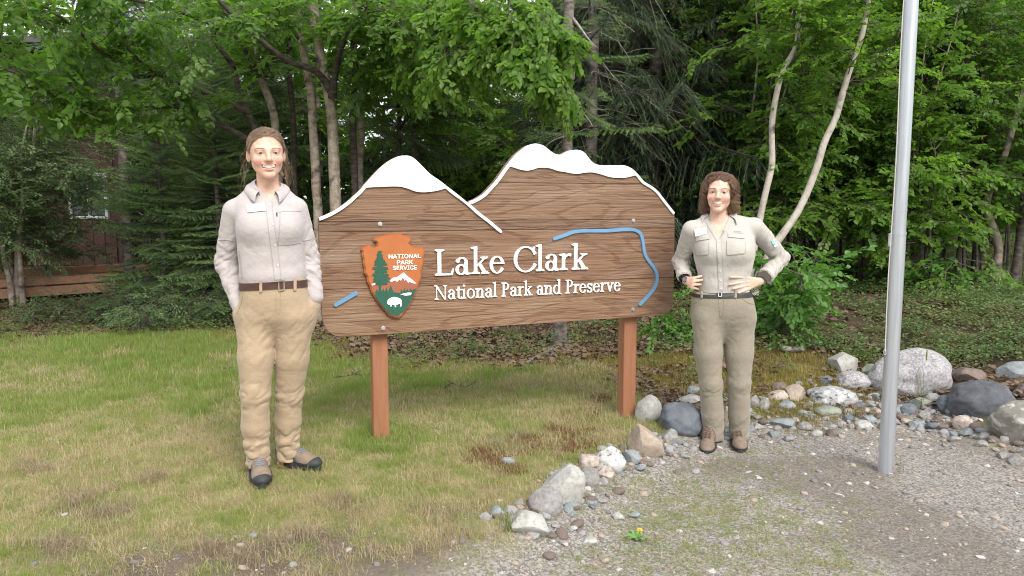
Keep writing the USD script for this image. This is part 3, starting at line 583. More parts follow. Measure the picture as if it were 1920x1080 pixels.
deco('mountain_snow', [(400, 758), (415, 742), (440, 738), (474, 713), (497, 735), (520, 752), (541, 772), (522, 770), (505, 762), (498, 768), (485, 748), (480, 758), (470, 738), (460, 756), (450, 752), (440, 762), (425, 755), (410, 763)], WHITE, 0.0022)
deco('lake_sliver', [(303, 775), (322, 770), (325, 778), (306, 782)], WHITE, 0.0022)
green = [(322, 818), (332, 802), (338, 815), (348, 805), (352, 815), (366, 800), (374, 815), (382, 792), (392, 815), (405, 780), (418, 812), (424, 818), (455, 823), (463, 800), (470, 818), (478, 795), (486, 815), (494, 798), (501, 815), (510, 800), (522, 808), (534, 800), (548, 800), (520, 852), (480, 915), (443, 947), (395, 932), (330, 862)]
deco('meadow', green, EGREEN, 0.0024)
deco('lake', [(456, 830), (475, 824), (500, 820), (517, 821), (512, 833), (485, 836)], WHITE, 0.0034)
rng = random.Random(4)
tree_poly = [spoly([c5(*p) for p in [(341, 830), (354, 830), (352, 610), (345, 598), (341, 612)]], THICK + E2)]
for y, a, b in [(612, 330, 357), (632, 328, 366), (652, 318, 378), (668, 316, 388), (690, 306, 394), (706, 318, 388), (725, 304, 396), (742, 312, 402), (758, 310, 398), (772, 322, 388)]:
    tree_poly.append(spoly([c5(*p) for p in [(a, y + 6), (a + 6, y - 7), (335, y - 10), (348, y - 16), (362, y - 10), (b - 5, y - 5), (b, y + 6), (365, y + 7), (348, y + 11), (330, y + 8)]], THICK + E2))
deco('pine_tree', None, EGREEN, 0.0034, unary_union(tree_poly))
deco('bison', [(386, 868), (392, 855), (402, 850), (410, 845), (425, 843), (440, 846), (455, 852), (463, 862), (464, 878), (461, 895), (456, 895), (456, 882), (450, 880), (440, 884), (433, 884), (434, 897), (428, 898), (424, 886), (415, 884), (410, 886), (408, 895), (403, 894), (400, 884), (393, 886), (387, 880)], WHITE, 0.0034)
for txt, (x0, y0), (x1, _), hh in (('NATIONAL', (394, 639), (565, 639), 21), ('PARK', (438, 670), (523, 670), 21), ('SERVICE', (416, 700), (545, 700), 21)):
    a, b = on_sign(*c5(x0, y0), THICK + E2), on_sign(*c5(x1, y0), THICK + E2); cap = px_w(*c5(x0, y0 - hh / 2), hh / 2.843)
    m = meshkit.text_mesh(txt, cap, 0.003, bold=True); v = np.array(m.vertices); v[:, 0] = (v[:, 0] - v[:, 0].min()) / np.ptp(v[:, 0]) * (b[0] - a[0])
    v = np.stack([a[0] + v[:, 0], -(THICK + E2 + 0.0018) + (0.0015 - v[:, 2]), a[1] + v[:, 1]], 1)
    for comp in [(v, np.array(m.faces))]: obj('emblem_lettering', comp, WHITE, eroot)
# ---------------------------------------------------------------- boulders and stones of the border
def rock_mesh(sx, sy, sz, seed, kind='round', sub=4):
    """unit rock scaled to half sizes sx, sy, sz: convex lump, planar facets for broken stone, fine relief"""
    m = trimesh.creation.icosphere(sub); v = np.array(m.vertices); r = np.random.default_rng(seed)
    v = np.sign(v) * np.abs(v) ** 0.88
    n = (fbm(v * 1.1 + seed * 3.7, 3, seed) - 0.5)[:, None]
    v = v * (1 + n * (0.45 if kind == 'round' else 0.35))
    cuts_ = {'round': 3, 'lump': 8, 'broken': 13, 'slab': 9}[kind]
    for _ in range(cuts_):
        d = r.normal(size=3); d /= np.linalg.norm(d); h = (r.uniform(0.52, 0.82) if kind == 'broken' else r.uniform(0.64, 0.88)) if kind != 'round' else r.uniform(0.8, 0.97)
        over = np.maximum(v @ d - h, 0); v = v - over[:, None] * d * (0.95 if kind != 'round' else 0.7)
    v = v * (1 + 0.05 * (fbm(v * 5 + seed, 3, seed + 1) - 0.5)[:, None])
    v /= np.abs(v).max(0)
    return v * [sx, sy, sz], np.array(m.faces)
ST = {
 'pale': stone_mat('stone_pale', (0.32, 0.315, 0.29), (0.47, 0.46, 0.435), (0.16, 0.15, 0.14), 0.35), 'grey': stone_mat('stone_grey', (0.23, 0.22, 0.21), (0.36, 0.35, 0.34), (0.11, 0.105, 0.10), 0.4),
 'tan': stone_mat('stone_tan', (0.325, 0.262, 0.21), (0.43, 0.37, 0.315), (0.2, 0.15, 0.12), 0.35), 'white': stone_mat('stone_white_speckled', (0.42, 0.412, 0.395), (0.53, 0.53, 0.51), (0.09, 0.085, 0.08), 0.85, 42.0),
 'pink': stone_mat('stone_pinkish', (0.38, 0.32, 0.28), (0.52, 0.47, 0.42), (0.13, 0.11, 0.10), 0.55, 45.0), 'blue': stone_mat('stone_slate_blue', (0.115, 0.125, 0.145), (0.20, 0.21, 0.23), (0.07, 0.075, 0.085), 0.25, 35.0),
 'bluepale': stone_mat('stone_blue_pale', (0.205, 0.225, 0.232), (0.33, 0.35, 0.355), (0.12, 0.127, 0.132), 0.35), 'green': stone_mat('stone_greenish', (0.20, 0.215, 0.18), (0.30, 0.31, 0.27), (0.11, 0.12, 0.10), 0.35),
 'granite': stone_mat('stone_granite', (0.27, 0.26, 0.265), (0.47, 0.46, 0.45), (0.10, 0.095, 0.10), 0.65, 60.0), 'black': stone_mat('stone_salt_pepper', (0.30, 0.30, 0.30), (0.48, 0.48, 0.47), (0.05, 0.05, 0.055), 0.9, 26.0),
 'brown': stone_mat('stone_brown', (0.15, 0.115, 0.10), (0.24, 0.20, 0.18), (0.08, 0.065, 0.06), 0.35), 'lichen': stone_mat('stone_lichen', (0.20, 0.19, 0.165), (0.42, 0.43, 0.38), (0.11, 0.105, 0.09), 0.7, 16.0),
 'slate': stone_mat('stone_dark_slate', (0.085, 0.088, 0.098), (0.15, 0.15, 0.16), (0.05, 0.05, 0.055), 0.3, 30.0)}
def rock(x0, y0, x1, y1, kind, mat, label, depth=0.85, tilt=0.0, cat='rock', group=None, bury=0.16, name='boulder', seed=None, lift=0.0):
    """a stone whose outline fills the given box of the photo, resting in the ground under it"""
    seed = seed if seed is not None else int(x0 * 7 + y0)
    cx = (x0 + x1) / 2; g = G(cx, y1 - (y1 - y0) * 0.08)
    d = ray(cx, y1); Y = g[1]
    sc = Y / (FPX * d[1])
    w = (x1 - x0) * sc; sx = w / 2; sy = sx * depth
    top = at(cx, y0, Y + sy)[2]; bot = at(cx, y1, Y + 0.15 * sy)[2]
    hgt = max(top - bot, 0.3 * w); Yc = Y + sy * 0.85
    sz = hgt / 2 * (1 + bury); zc = top - sz + lift; X = at(cx, (y0 + y1) / 2, Yc)[0]
    sx *= Yc / Y
    v, f = rock_mesh(sx, sy, sz, seed, kind)
    R = roty(tilt); v = v @ R.T
    v += [X, Yc, zc]
    ctr = np.array([X, Yc, zc])
    x = UsdGeom.Mesh
    p = obj(name, (v - ctr, f), ST[mat], smooth=True if kind == 'round' else 28, label=label, cat=cat, group=group)
    UsdGeom.Xformable(p).AddTranslateOp().Set(Gf.Vec3d(*map(float, ctr)))
    ROCKS.append((X, Yc, max(sx, sy)))
    return p
ROCKS = []
B = [
 ((946, 944, 1032, 1012), 'broken', 'pale', 'pale greenish wedge-shaped stone at the near end of the rock border', .7, .18),
 ((990, 911, 1056, 973), 'round', 'grey', 'rounded mauve-grey stone right behind the pale wedge-shaped stone', .9, 0),
 ((1014, 868, 1103, 955), 'lump', 'pale', 'large pale boulder with a rough top in the near part of the rock border', .8, .12),
 ((1083, 870, 1124, 917), 'lump', 'grey', 'upright grey stone leaning on the right of the large pale boulder', .7, -.1),
 ((1085, 849, 1131, 884), 'lump', 'pink', 'pinkish speckled stone left of the white speckled boulder', .7, 0),
 ((1118, 874, 1157, 908), 'broken', 'pink', 'small triangular cream stone below the white speckled boulder', .7, .2),
 ((1112, 836, 1174, 893), 'round', 'white', 'white granite boulder with black speckles in the middle of the border', .8, .1),
 ((1165, 840, 1202, 874), 'broken', 'bluepale', 'small blue-grey pointed stone between the white and the tan boulder', .7, 0),
 ((1176, 795, 1246, 862), 'broken', 'tan', 'tan-pink angular boulder in front of the right sign post', .75, .12),
 ((1240, 803, 1272, 837), 'lump', 'grey', 'grey stone tucked between the tan boulder and the dark blue boulder', .8, 0),
 ((1190, 740, 1242, 798), 'round', 'pale', 'smooth pale rounded stone against the right sign post', .8, .2),
 ((1236, 752, 1319, 825), 'round', 'blue', 'large smooth dark blue-grey boulder left of the person with curly hair', .85, .08),
 ((1266, 739, 1316, 762), 'slab', 'pale', 'flat pale slab behind the large dark blue boulder', .9, 0),
 ((1287, 722, 1314, 742), 'lump', 'bluepale', 'small blue stone on the moss left of the curly haired person', .8, 0),
 ((939, 856, 966, 873), 'slab', 'bluepale', 'flat pale green stone alone in the grass left of the border', .9, .1),
 ((918, 948, 947, 972), 'slab', 'bluepale', 'flat teal-grey stone beside the left end of the pale wedge stone', .9, 0),
 ((1087, 1004, 1125, 1025), 'broken', 'pale', 'cream stone lying alone on the gravel below the border', .8, 0),
 ((1556, 661, 1611, 703), 'broken', 'pale', 'small pale peaked stone on top of the speckled stone left of the flagpole', .8, 0),
 ((1566, 696, 1632, 735), 'round', 'granite', 'grey speckled rounded stone under the small pale peaked stone', .85, 0),
 ((1515, 723, 1604, 768), 'round', 'black', 'low white stone with bold black flecks left of the flagpole', .85, .06),
 ((1525, 760, 1577, 786), 'round', 'green', 'mossy green-grey stone in front of the black-flecked stone', .85, 0),
 ((1626, 653, 1785, 752), 'round', 'granite', 'largest grey granite boulder behind the flagpole', .7, -.14),
 ((1617, 682, 1662, 708), 'lump', 'green', 'grey-green stone peeping out left of the largest granite boulder', .8, 0),
 ((1784, 686, 1848, 720), 'broken', 'brown', 'dark brown angular stone right of the largest granite boulder', .8, 0),
 ((1780, 710, 1895, 790), 'round', 'slate', 'large smooth dark slate boulder near the right edge', .8, -.06),
 ((1858, 746, 1975, 845), 'lump', 'lichen', 'big brown-grey boulder with lichen and moss at the right edge', .8, 0),
 ((1875, 677, 1960, 720), 'lump', 'bluepale', 'pale blue rock at the right edge above the dark slate boulder', .8, 0),
 ((1894, 720, 1960, 750), 'broken', 'brown', 'maroon-brown rock between the pale blue rock and the lichen boulder', .8, 0),
 ((1756, 740, 1790, 778), 'lump', 'blue', 'small dark blue stone leaning on the left of the slate boulder', .8, 0),
 ((1706, 743, 1746, 768), 'broken', 'green', 'greenish stone under the right foot of the largest granite boulder', .8, 0),
 ((1733, 736, 1766, 763), 'slab', 'grey', 'grey flat stone between the greenish stone and the small blue stone', .8, 0),
 ((1686, 756, 1720, 781), 'lump', 'blue', 'blue-grey stone just right of the flagpole below the granite boulder', .8, 0),
 ((1438, 731, 1478, 754), 'lump', 'pink', 'pinkish flat stone right of the curly haired person', .8, 0),
 ((1472, 720, 1508, 757), 'lump', 'tan', 'reddish-tan stone right of the pinkish flat stone', .8, 0),
 ((1446, 716, 1478, 736), 'slab', 'brown', 'brown stone on the moss above the pinkish flat stone', .8, 0),
 ((1454, 751, 1494, 770), 'slab', 'bluepale', 'flat blue-grey stone below the reddish-tan stone', .8, 0),
 ((1787, 778, 1824, 807), 'round', 'pink', 'dull pink round stone below the dark slate boulder', .8, 0),
 ((1800, 802, 1826, 820), 'lump', 'bluepale', 'small blue stone in front of the dull pink round stone', .8, 0),
 ((1602, 788, 1638, 808), 'slab', 'pale', 'flat grey stone on the gravel left of the flagpole', .8, 0),
 ((1434, 782, 1498, 805), 'slab', 'bluepale', 'flat blue-grey slab capped with golden moss right of the curly haired person', .8, 0),
 ((1402, 738, 1424, 768), 'lump', 'grey', 'grey stone showing right behind the leg of the curly haired person', .8, 0),
 ((1421, 745, 1444, 772), 'broken', 'pale', 'blocky pale stone beside the trouser leg of the curly haired person', .8, 0),
 ((1356, 760, 1370, 793), 'lump', 'tan', 'buff stone seen between the legs of the curly haired person', .9, 0),
]
NEAR = []
for bb, kind, mat, lab, dep, tl in B: rock(*bb, kind, mat, lab, dep, tl)
SHORT = {0: 'pale wedge stone', 1: 'mauve-grey stone', 2: 'large pale boulder', 3: 'upright grey stone', 6: 'white speckled boulder', 8: 'tan angular boulder', 11: 'big dark blue boulder', 16: 'lone cream stone', 18: 'grey speckled stone', 19: 'black-flecked stone', 20: 'mossy green-grey stone', 21: 'largest granite boulder', 24: 'dark slate boulder', 25: 'lichen boulder', 33: 'reddish-tan stone', 36: 'dull pink stone', 38: 'flat grey stone by the flagpole', 39: 'moss-capped slab'}
TONE = {'tan': 'tan', 'brown': 'dull brown', 'grey': 'grey', 'pale': 'pale', 'blue': 'dark blue', 'bluepale': 'blue-grey', 'pink': 'pinkish', 'slate': 'slate-dark'}
USED = {}
def stone_label(x, y, tone, shape):
    k, (bx_, by_) = min(((q, ((B[q][0][0] + B[q][0][2]) / 2, (B[q][0][1] + B[q][0][3]) / 2)) for q in SHORT), key=lambda t: math.hypot(t[1][0] - x, 1.6 * (t[1][1] - y)))
    side = ('right of' if x > bx_ else 'left of') if abs(x - bx_) > 1.3 * abs(y - by_) else ('in front of' if y > by_ else 'behind'); diag_ = '' if abs(x - bx_) < 12 or abs(y - by_) < 10 or 'of' in side and side[0] in 'rl' else (' and to its right' if x > bx_ else ' and to its left')
    lab = f'small {tone} {shape} stone {side} {SHORT[k]}{diag_}'; USED[lab] = USED.get(lab, 0) + 1
    return lab if USED[lab] == 1 else lab.replace('small', ('smaller', 'another', 'third', 'fourth')[USED[lab] - 2], 1)
for k, (x, y, w, m) in enumerate([(1640, 770, 26, 'tan'), (1655, 760, 30, 'grey'), (1612, 760, 24, 'blue'), (1590, 785, 26, 'blue'), (1630, 785, 30, 'bluepale'), (1575, 795, 24, 'grey'), (1625, 770, 20, 'pale'), (1720, 795, 30, 'bluepale'), (1748, 798, 26, 'blue'),
        (1770, 800, 22, 'tan'), (1760, 785, 24, 'brown'), (1735, 778, 26, 'pale'), (1700, 790, 22, 'tan'), (1790, 822, 22, 'pale'), (1840, 832, 24, 'grey'), (1560, 812, 24, 'tan'), (1560, 800, 26, 'pale'), (1510, 800, 30, 'grey'), (1530, 812, 24, 'pale'),
        (1450, 812, 26, 'bluepale'), (1480, 822, 22, 'grey'), (1420, 800, 20, 'pale'), (1880, 855, 26, 'pale'), (1908, 862, 34, 'pale'), (1562, 750, 0, 'grey'), (1640, 745, 20, 'slate'), (1610, 742, 18, 'grey'), (1545, 745, 0, 'pale'), (1780, 770, 20, 'bluepale'),
        (1505, 775, 24, 'bluepale'), (1490, 788, 20, 'tan'), (1745, 755, 0, 'grey'), (1830, 800, 26, 'brown'), (1815, 790, 20, 'grey'), (1545, 700, 0, 'grey'), (1548, 712, 30, 'blue'), (1660, 800, 26, 'brown'), (1280, 850, 18, 'grey'), (1255, 852, 16, 'brown'),
        (1240, 868, 16, 'pale'), (1150, 912, 14, 'pale'), (1180, 892, 16, 'pale'), (1065, 962, 14, 'grey'), (1040, 985, 18, 'pale'), (1110, 950, 16, 'blue'), (1075, 990, 18, 'pale'), (1060, 1020, 16, 'pink'), (1080, 1038, 18, 'grey'), (1160, 968, 26, 'pale'), (1190, 965, 24, 'bluepale')]):
    if w: rock(x - w / 2, y - w * .3, x + w / 2, y + w * .35, ('lump', 'broken', 'slab')[k % 3], (mm := {'tan': 'brown' if k % 2 else 'tan', 'pale': 'grey' if k % 3 else 'pale'}.get(m, m)), stone_label(x, y, TONE[mm], ('lumpy', 'angular', 'flat')[k % 3]), .8, 0, 'stone', 'small stones of the rock border', name='stone', seed=k + 100)
# pebbles: beyond count
rp = np.random.default_rng(11)
def on_ground(n, x0, x1, y0, y1, keep, r):
    x, y = r.uniform(x0, x1, n), y0 * (y1 / y0) ** r.uniform(0, 1, n)
    k = keep(x, y) > r.uniform(0, 1, n); x, y = x[k], y[k]
    return np.stack([x, y, height(x, y)], 1)
def zone_lookup(field):
    from scipy.interpolate import RegularGridInterpolator
    return lambda x, y, I=RegularGridInterpolator((xs, ys), field, bounds_error=False, fill_value=0): I(np.stack([x, y], 1))
zg, zf, zm, zd, zc_ = map(zone_lookup, (w_gravel, w_forest, w_moss, w_dirt, w_creep))
peb = []
for k in range(8):
    v, f = rock_mesh(1.0, 0.75 + 0.03 * k, 0.42 + 0.04 * (k % 4), 40 + k, ('broken', 'lump', 'round', 'slab')[k % 4], 2 if k < 6 else 1)
    peb.append(('pebble', (v, f), None, 40))
PM = [stone_mat('pebble_a', (0.42, 0.40, 0.38), (0.5, 0.5, 0.5), (0.2, 0.2, 0.2)), stone_mat('pebble_b', (0.24, 0.23, 0.225), (0.3, 0.3, 0.3), (0.1, 0.1, 0.1)), stone_mat('pebble_c', (0.34, 0.27, 0.215), (0.45, 0.4, 0.35), (0.2, 0.17, 0.15)), stone_mat('pebble_d', (0.17, 0.155, 0.145), (0.25, 0.24, 0.23), (0.1, 0.1, 0.1))]
protos = [(n, m, PM[k % 4], s) for k, (n, m, _, s) in enumerate(peb)]
def pebble_density(x, y):
    near_line = np.exp(-(sdist(LineRing, x, y, 0) / 0.30) ** 2)
    return np.clip(zg(x, y) * (0.5 + 0.6 * near_line) * (1 - 0.6 * zc_(x, y)) * (1 - .45 * zd(x, y)) + 0.35 * near_line + 0.22 * zd(x, y) * (zg(x, y) < 0.3), 0, 1)
LineRing = Polygon([tuple(p) for p in ROCKLINE] + [tuple(p + [0.02, 0.02]) for p in ROCKLINE[::-1]]).buffer(0.01)
pts = on_ground(26000, -2.6, 4.2, 2.55, 6.6, pebble_density, rp); n = len(pts)
size = 0.0032 * np.exp(rp.exponential(0.55, n)); size = np.minimum(size, 0.022); pts[:, 2] += size * 0.05
scatter('pebbles', protos, pts, rp.integers(0, 8, n), np.stack([size, size, size], 1), quat_euler(rp.normal(0, .2, n), rp.normal(0, .2, n), rp.uniform(0, 6.3, n)), label='loose grey and tan pebbles of the gravel ground', cat='gravel', kind='stuff')

# cobbles packed between the boulders
pc = []
for a, b, m_, w_ in zip(ROCKLINE[:-1], ROCKLINE[1:], [26, 30, 34, 30, 24, 24, 40, 52, 52, 52, 56, 50, 40], [.10] * 6 + [.17] * 7):
    t_ = rp.uniform(0, 1, (m_, 1)); d_ = (b - a) / np.linalg.norm(b - a); pc.append(a + (b - a) * t_ + np.array([-d_[1], d_[0]]) * rp.normal(.03 if w_ > .12 else 0, w_, (m_, 1)))
pc = np.vstack(pc); n = len(pc); pts = np.column_stack([pc, height(pc[:, 0], pc[:, 1])]); size = rp.uniform(.012, .038, n); pts[:, 2] += size * .15
scatter('cobbles', [(n_, (v_[0], v_[1]), (ST['grey'], ST['bluepale'], ST['brown'], ST['granite'])[k % 4], s_) for k, (n_, v_, _, s_) in enumerate(peb)], pts, rp.integers(0, 8, n), size, quat_euler(rp.normal(0, .3, n), rp.normal(0, .3, n), rp.uniform(0, 6.3, n)), label='fist-sized and smaller grey cobbles filling the gaps of the rock border', cat='cobbles', kind='stuff')
# ---------------------------------------------------------------- grass, thatch, moss, heath and litter (ground cover beyond count)
def tuft(r, n, rad, h0, h1, lean, w, segs=2, curl=0.6):
    ms = []
    V, F = [], []
    for k in range(n):
        a, d = r.uniform(0, 6.283), rad * math.sqrt(r.uniform())
        b = np.array([d * math.cos(a), d * math.sin(a), -0.004]); h = r.uniform(h0, h1); az = r.uniform(0, 6.283); le = abs(r.normal(0, lean)) + 0.05
        out = np.array([math.cos(az), math.sin(az), 0]); side = np.array([-math.sin(az), math.cos(az), 0]) * w * r.uniform(.6, 1.2)
        if r.uniform() < .5: side = side * .6 + out * w * .5
        p = [b]; th = le * .5
        for s in range(segs):
            p.append(p[-1] + h / segs * (out * math.sin(th) + np.array([0, 0, 1]) * max(math.cos(th), .03))); th = min(th + curl * le, 1.5)
        i0 = len(V)
        for s in range(segs): V += [p[s] - side * (1 - .3 * s), p[s] + side * (1 - .3 * s)]
        V.append(p[-1])
        for s in range(segs - 1): F += [(i0 + 2 * s, i0 + 2 * s + 1, i0 + 2 * s + 3), (i0 + 2 * s, i0 + 2 * s + 3, i0 + 2 * s + 2)]
        F.append((i0 + 2 * segs - 2, i0 + 2 * segs - 1, i0 + 2 * segs))
    return np.array(V), np.array(F)
r = np.random.default_rng(5)
green = [[('blades', tuft(r, 26, .055, .018, .055, .55, .0013), GRASS_G, False)] for _ in range(4)]
lush = [[('blades', tuft(r, 34, .06, .03, .075, .45, .0015), GRASS_LUSH, False)] for _ in range(3)]
straw = [[('blades', tuft(r, 30, .065, .025, .07, 1.25, .0013, curl=.9), GRASS_S, False)] for _ in range(5)]
def lawn_mask(x, y):
    return np.clip(1 - zg(x, y) * (1 - 0.9 * zc_(x, y)), 0, 1) * np.clip(1 - 0.93 * zf(x, y), 0, 1) * (1 - 0.75 * np.clip(zd(x, y), 0, 1))
def lushness(x, y):
    p = np.stack([x, y, 0 * x], 1); n1 = fbm(p * 1.6, 3, 31); n2 = fbm(p * 5.5, 3, 33)
    l = sstep(y, 3.9, 6.6) * (0.62 - 0.45 * sstep(x, -1.2, 0.6)) + (n1 - .5) * 1.5 + (n2 - .5) * 1.3
    return l + 0.5 * np.exp(-(((x - sA[0]) ** 2 + (y - sA[1]) ** 2) / .05))
pts = on_ground(38000, -5.6, 2.6, 2.45, 9.0, lawn_mask, r); n = len(pts)
lu = lushness(pts[:, 0], pts[:, 1]); u = r.uniform(0, 1, n)
creep = zg(pts[:, 0], pts[:, 1]) > .5; pg = np.clip(0.48 + 0.60 * lu + .3 * creep, 0.2, 0.88)
ig = u < pg; pl = np.clip((lu - .30) * 1.5, 0, .8); il = ig & (r.uniform(0, 1, n) < pl) & ~creep
idx = np.where(il, 4 + r.integers(0, 3, n), np.where(ig, r.integers(0, 4, n), 7 + r.integers(0, 5, n)))
sc = (0.75 + 0.13 * (pts[:, 1] - 2.5)) * r.uniform(.7, 1.25, n) * np.where(creep, .75, 1)
scatter('grass', green + lush + straw, pts, idx, np.stack([sc, sc, sc * np.where(creep, .7, .85)], 1), quat_euler(r.normal(0, .06, n), r.normal(0, .06, n), r.uniform(0, 6.3, n)), label='short lawn of green blades mixed with dry straw-coloured thatch', cat='grass', kind='stuff')
# heath and low plants on the forest floor
def flat_leaf(L_, W_):
    v = np.array([(0, 0, 0), (.32 * L_, .5 * W_, .12 * W_), (.7 * L_, .36 * W_, .08 * W_), (L_, 0, -.10 * L_), (.7 * L_, -.36 * W_, .08 * W_), (.32 * L_, -.5 * W_, .12 * W_), (.5 * L_, 0, 0)])
    return v, np.array([(0, 6, 1), (1, 6, 2), (2, 6, 3), (3, 6, 4), (4, 6, 5), (5, 6, 0)])
def leaf4(L_, W_):
    return np.array([(0, 0, 0), (.42 * L_, .5 * W_, .1 * W_), (L_, 0, -.08 * L_), (.42 * L_, -.5 * W_, .1 * W_)]), np.array([(0, 2, 1), (0, 3, 2)])
def placed(m, pos, D, roll, s=1.0, up=(0, 0, 1)):
    D = np.asarray(D, float); D = D / np.linalg.norm(D); Y = np.cross(up, D); Y = Y / (np.linalg.norm(Y) + 1e-9) if np.linalg.norm(Y) > 1e-3 else np.array([0, 1.0, 0]); Z = np.cross(D, Y)
    c, q = math.cos(roll), math.sin(roll); Y, Z = Y * c + Z * q, Z * c - Y * q
    return m[0] * s @ np.stack([D, Y, Z]) + pos, m[1]
def heath_patch(r, n, rad, h, L_):
    out = []
    for k in range(n):
        a, d = r.uniform(0, 6.283), rad * math.sqrt(r.uniform()); z = h * r.uniform(.3, 1) * (1 - .5 * (d / rad) ** 2); az = r.uniform(0, 6.283)
        out.append(placed(leaf4(L_, L_ * .6), [d * math.cos(a), d * math.sin(a), z], [math.cos(az), math.sin(az), r.uniform(-.2, .7)], r.normal(0, .5), r.uniform(.7, 1.2)))
    return joined(out)
heath = [[('leaves', heath_patch(r, 70, .12, .09, .022), HEATH, False)] for _ in range(4)] + [[('leaves', heath_patch(r, 60, .12, .12, .026), LEAF_WILLOW, False)] for _ in range(2)]
def heath_mask(x, y):
    p = np.stack([x, y, 0 * x], 1)
    bank = sstep(x, 1.3, 2.6); base = zf(x, y) * np.maximum(sstep(fbm(p * 1.2, 3, 51), .36, .55), .6 * bank)
    rk = sstep(np.abs(sdist(GRAVEL, x, y)), .15, .5) * sstep(np.min([np.hypot(x - a, y - b) / (c + .12) for a, b, c in ROCKS], 0), .9, 1.15)
    return np.clip(rk * base * (0.35 + .65 * bank) * (1 - .85 * zm(x, y)) * (1 - .85 * np.exp(-(((x - .1) / 1.5) ** 2 + ((y - 8.2) / 1.5) ** 2))), 0, 1)
pts = on_ground(9000, -7, 9, 4.8, 15, heath_mask, r); n = len(pts)
scatter('heath', heath, pts, r.integers(0, 6, n), r.uniform(.8, 1.7, n), quat_euler(0 * pts[:, 0], 0 * pts[:, 0], r.uniform(0, 6.3, n)), label='low green berry heath covering the bank and forest floor', cat='ground cover', kind='stuff')
def litter_patch(r, n, rad, L_):
    return joined([placed(flat_leaf(L_, L_ * .62), [rad * math.sqrt(u) * math.cos(a), rad * math.sqrt(u) * math.sin(a), r.uniform(.002, .022)], [math.cos(b), math.sin(b), r.normal(0, .25)], r.normal(0, .5), r.uniform(.6, 1.2)) for u, a, b in r.uniform(0, 1, (n, 3)) * [1, 6.283, 6.283]])
lit = [[('leaves', litter_patch(r, 34, .15, .045), LITTER, False)] for _ in range(4)]
pts = on_ground(6500, -7, 9, 4.9, 13, lambda x, y: zf(x, y) * .75 * (1 - .6 * zm(x, y)) * (1 - .72 * sstep(x, 1.2, 2.4)), r); n = len(pts)
scatter('leaf_litter', lit, pts, r.integers(0, 4, n), r.uniform(.8, 1.5, n), quat_euler(0 * pts[:, 0], 0 * pts[:, 0], r.uniform(0, 6.3, n)), label='fallen brown leaves and twigs on the forest floor', cat='leaf litter', kind='stuff')
def moss_patch(r, n, rad):
    return tuft(r, n, rad, .012, .035, .7, .0022, 1)
gm = [[('moss', moss_patch(r, 90, .1), GOLDMOSS, False)] for _ in range(3)]
pts = on_ground(16000, -6, 6, 4.4, 9.5, lambda x, y: np.clip(zm(x, y) * 1.5 - .12, 0, 1), r); n = len(pts)
scatter('golden_moss', gm, pts, r.integers(0, 3, n), r.uniform(.8, 1.5, n), quat_euler(0 * pts[:, 0], 0 * pts[:, 0], r.uniform(0, 6.3, n)), label='golden brown moss mat along the forest edge and stones', cat='moss', kind='stuff')
rm = [[('moss', tuft(r, 42, .055, .012, .045, .8, .0017, 2), REDMOSS, False)] for _ in range(3)]
RED = [(1085, 782, 26), (1075, 815, 34), (1068, 840, 22), (1100, 838, 18), (1040, 808, 14), (935, 860, 26), (915, 862, 22), (1000, 835, 22), (985, 825, 14), (960, 880, 14), (1120, 750, 14), (1130, 745, 10), (905, 850, 14)]
pp = []
for x, y, w in RED:
    for k in range(int(w * 1.7)): pp.append(G(x + r.normal(0, w * .75), y + r.normal(0, w * .32)))
pts = np.array(pp); n = len(pts)
scatter('red_moss', rm, pts, r.integers(0, 3, n), r.uniform(.5, 1.05, n), quat_euler(0 * pts[:, 0], 0 * pts[:, 0], r.uniform(0, 6.3, n)), label='rusty red moss clumps in the lawn beside the rock border', cat='moss', kind='stuff')

th = [[('straw', tuft(r, 46, .07, .03, .085, 1.0, .0015, curl=1.0), THATCH, False)] for _ in range(4)]
pp = []
for x, y, w, h_ in [(130, 940, 60, 10), (200, 965, 40, 8), (95, 1030, 50, 10), (290, 900, 30, 6), (640, 950, 40, 8), (60, 880, 40, 6), (420, 1040, 60, 8), (800, 960, 40, 8), (950, 830, 40, 10), (1110, 775, 30, 8), (880, 1010, 40, 8), (560, 1010, 50, 8)]:
    for k in range(int(w * .2)): pp.append(G(x + r.normal(0, w * .6), y + r.normal(0, h_)))
pts = np.array(pp); n = len(pts)
scatter('dead_thatch', th, pts, r.integers(0, 4, n), r.uniform(.7, 1.2, n), quat_euler(r.normal(0, .2, n), r.normal(0, .2, n), r.uniform(0, 6.3, n)), label='brown tangles of dead grass lying in the lawn', cat='dead grass', kind='stuff')
# ---------------------------------------------------------------- trees: trunks drawn where the photo shows them, limbs, twigs, leaf sprays and needled branches
rt = np.random.default_rng(77)
def base(px, Y):
    x = at(px, 400, Y)[0]; return np.array([x, Y, float(height([x], [Y], False)[0]) - 0.12])
def pth(pts): return np.array([p if len(p) == 3 and isinstance(p, np.ndarray) else at(*p) for p in pts])
def trunk_mesh(pts, r0, r1, sides=12, n=28, flare=0.7, rough=0.10, seed=0, power=1.0):
    p = resample(pts, n); t = np.linspace(0, 1, n); r = r0 + (r1 - r0) * t ** power
    if flare: r = r * (1 + flare * np.exp(-np.linalg.norm(p - p[0], axis=1) / 0.16))
    wob_ = (fbm(p * 2.3 + seed, 2, 3) - .5)[:, None] * np.array([1, 1, 0]) * r0 * 0.6
    v, f = tube(p + wob_, r, sides); c = np.vstack([np.repeat(p + wob_, sides, 0), p[:1], p[-1:]])
    k = 1 + rough * 2 * (fbm(v * [9, 9, 5] + seed, 3, 7) - .5)
    return c + (v - c) * k[:, None], f
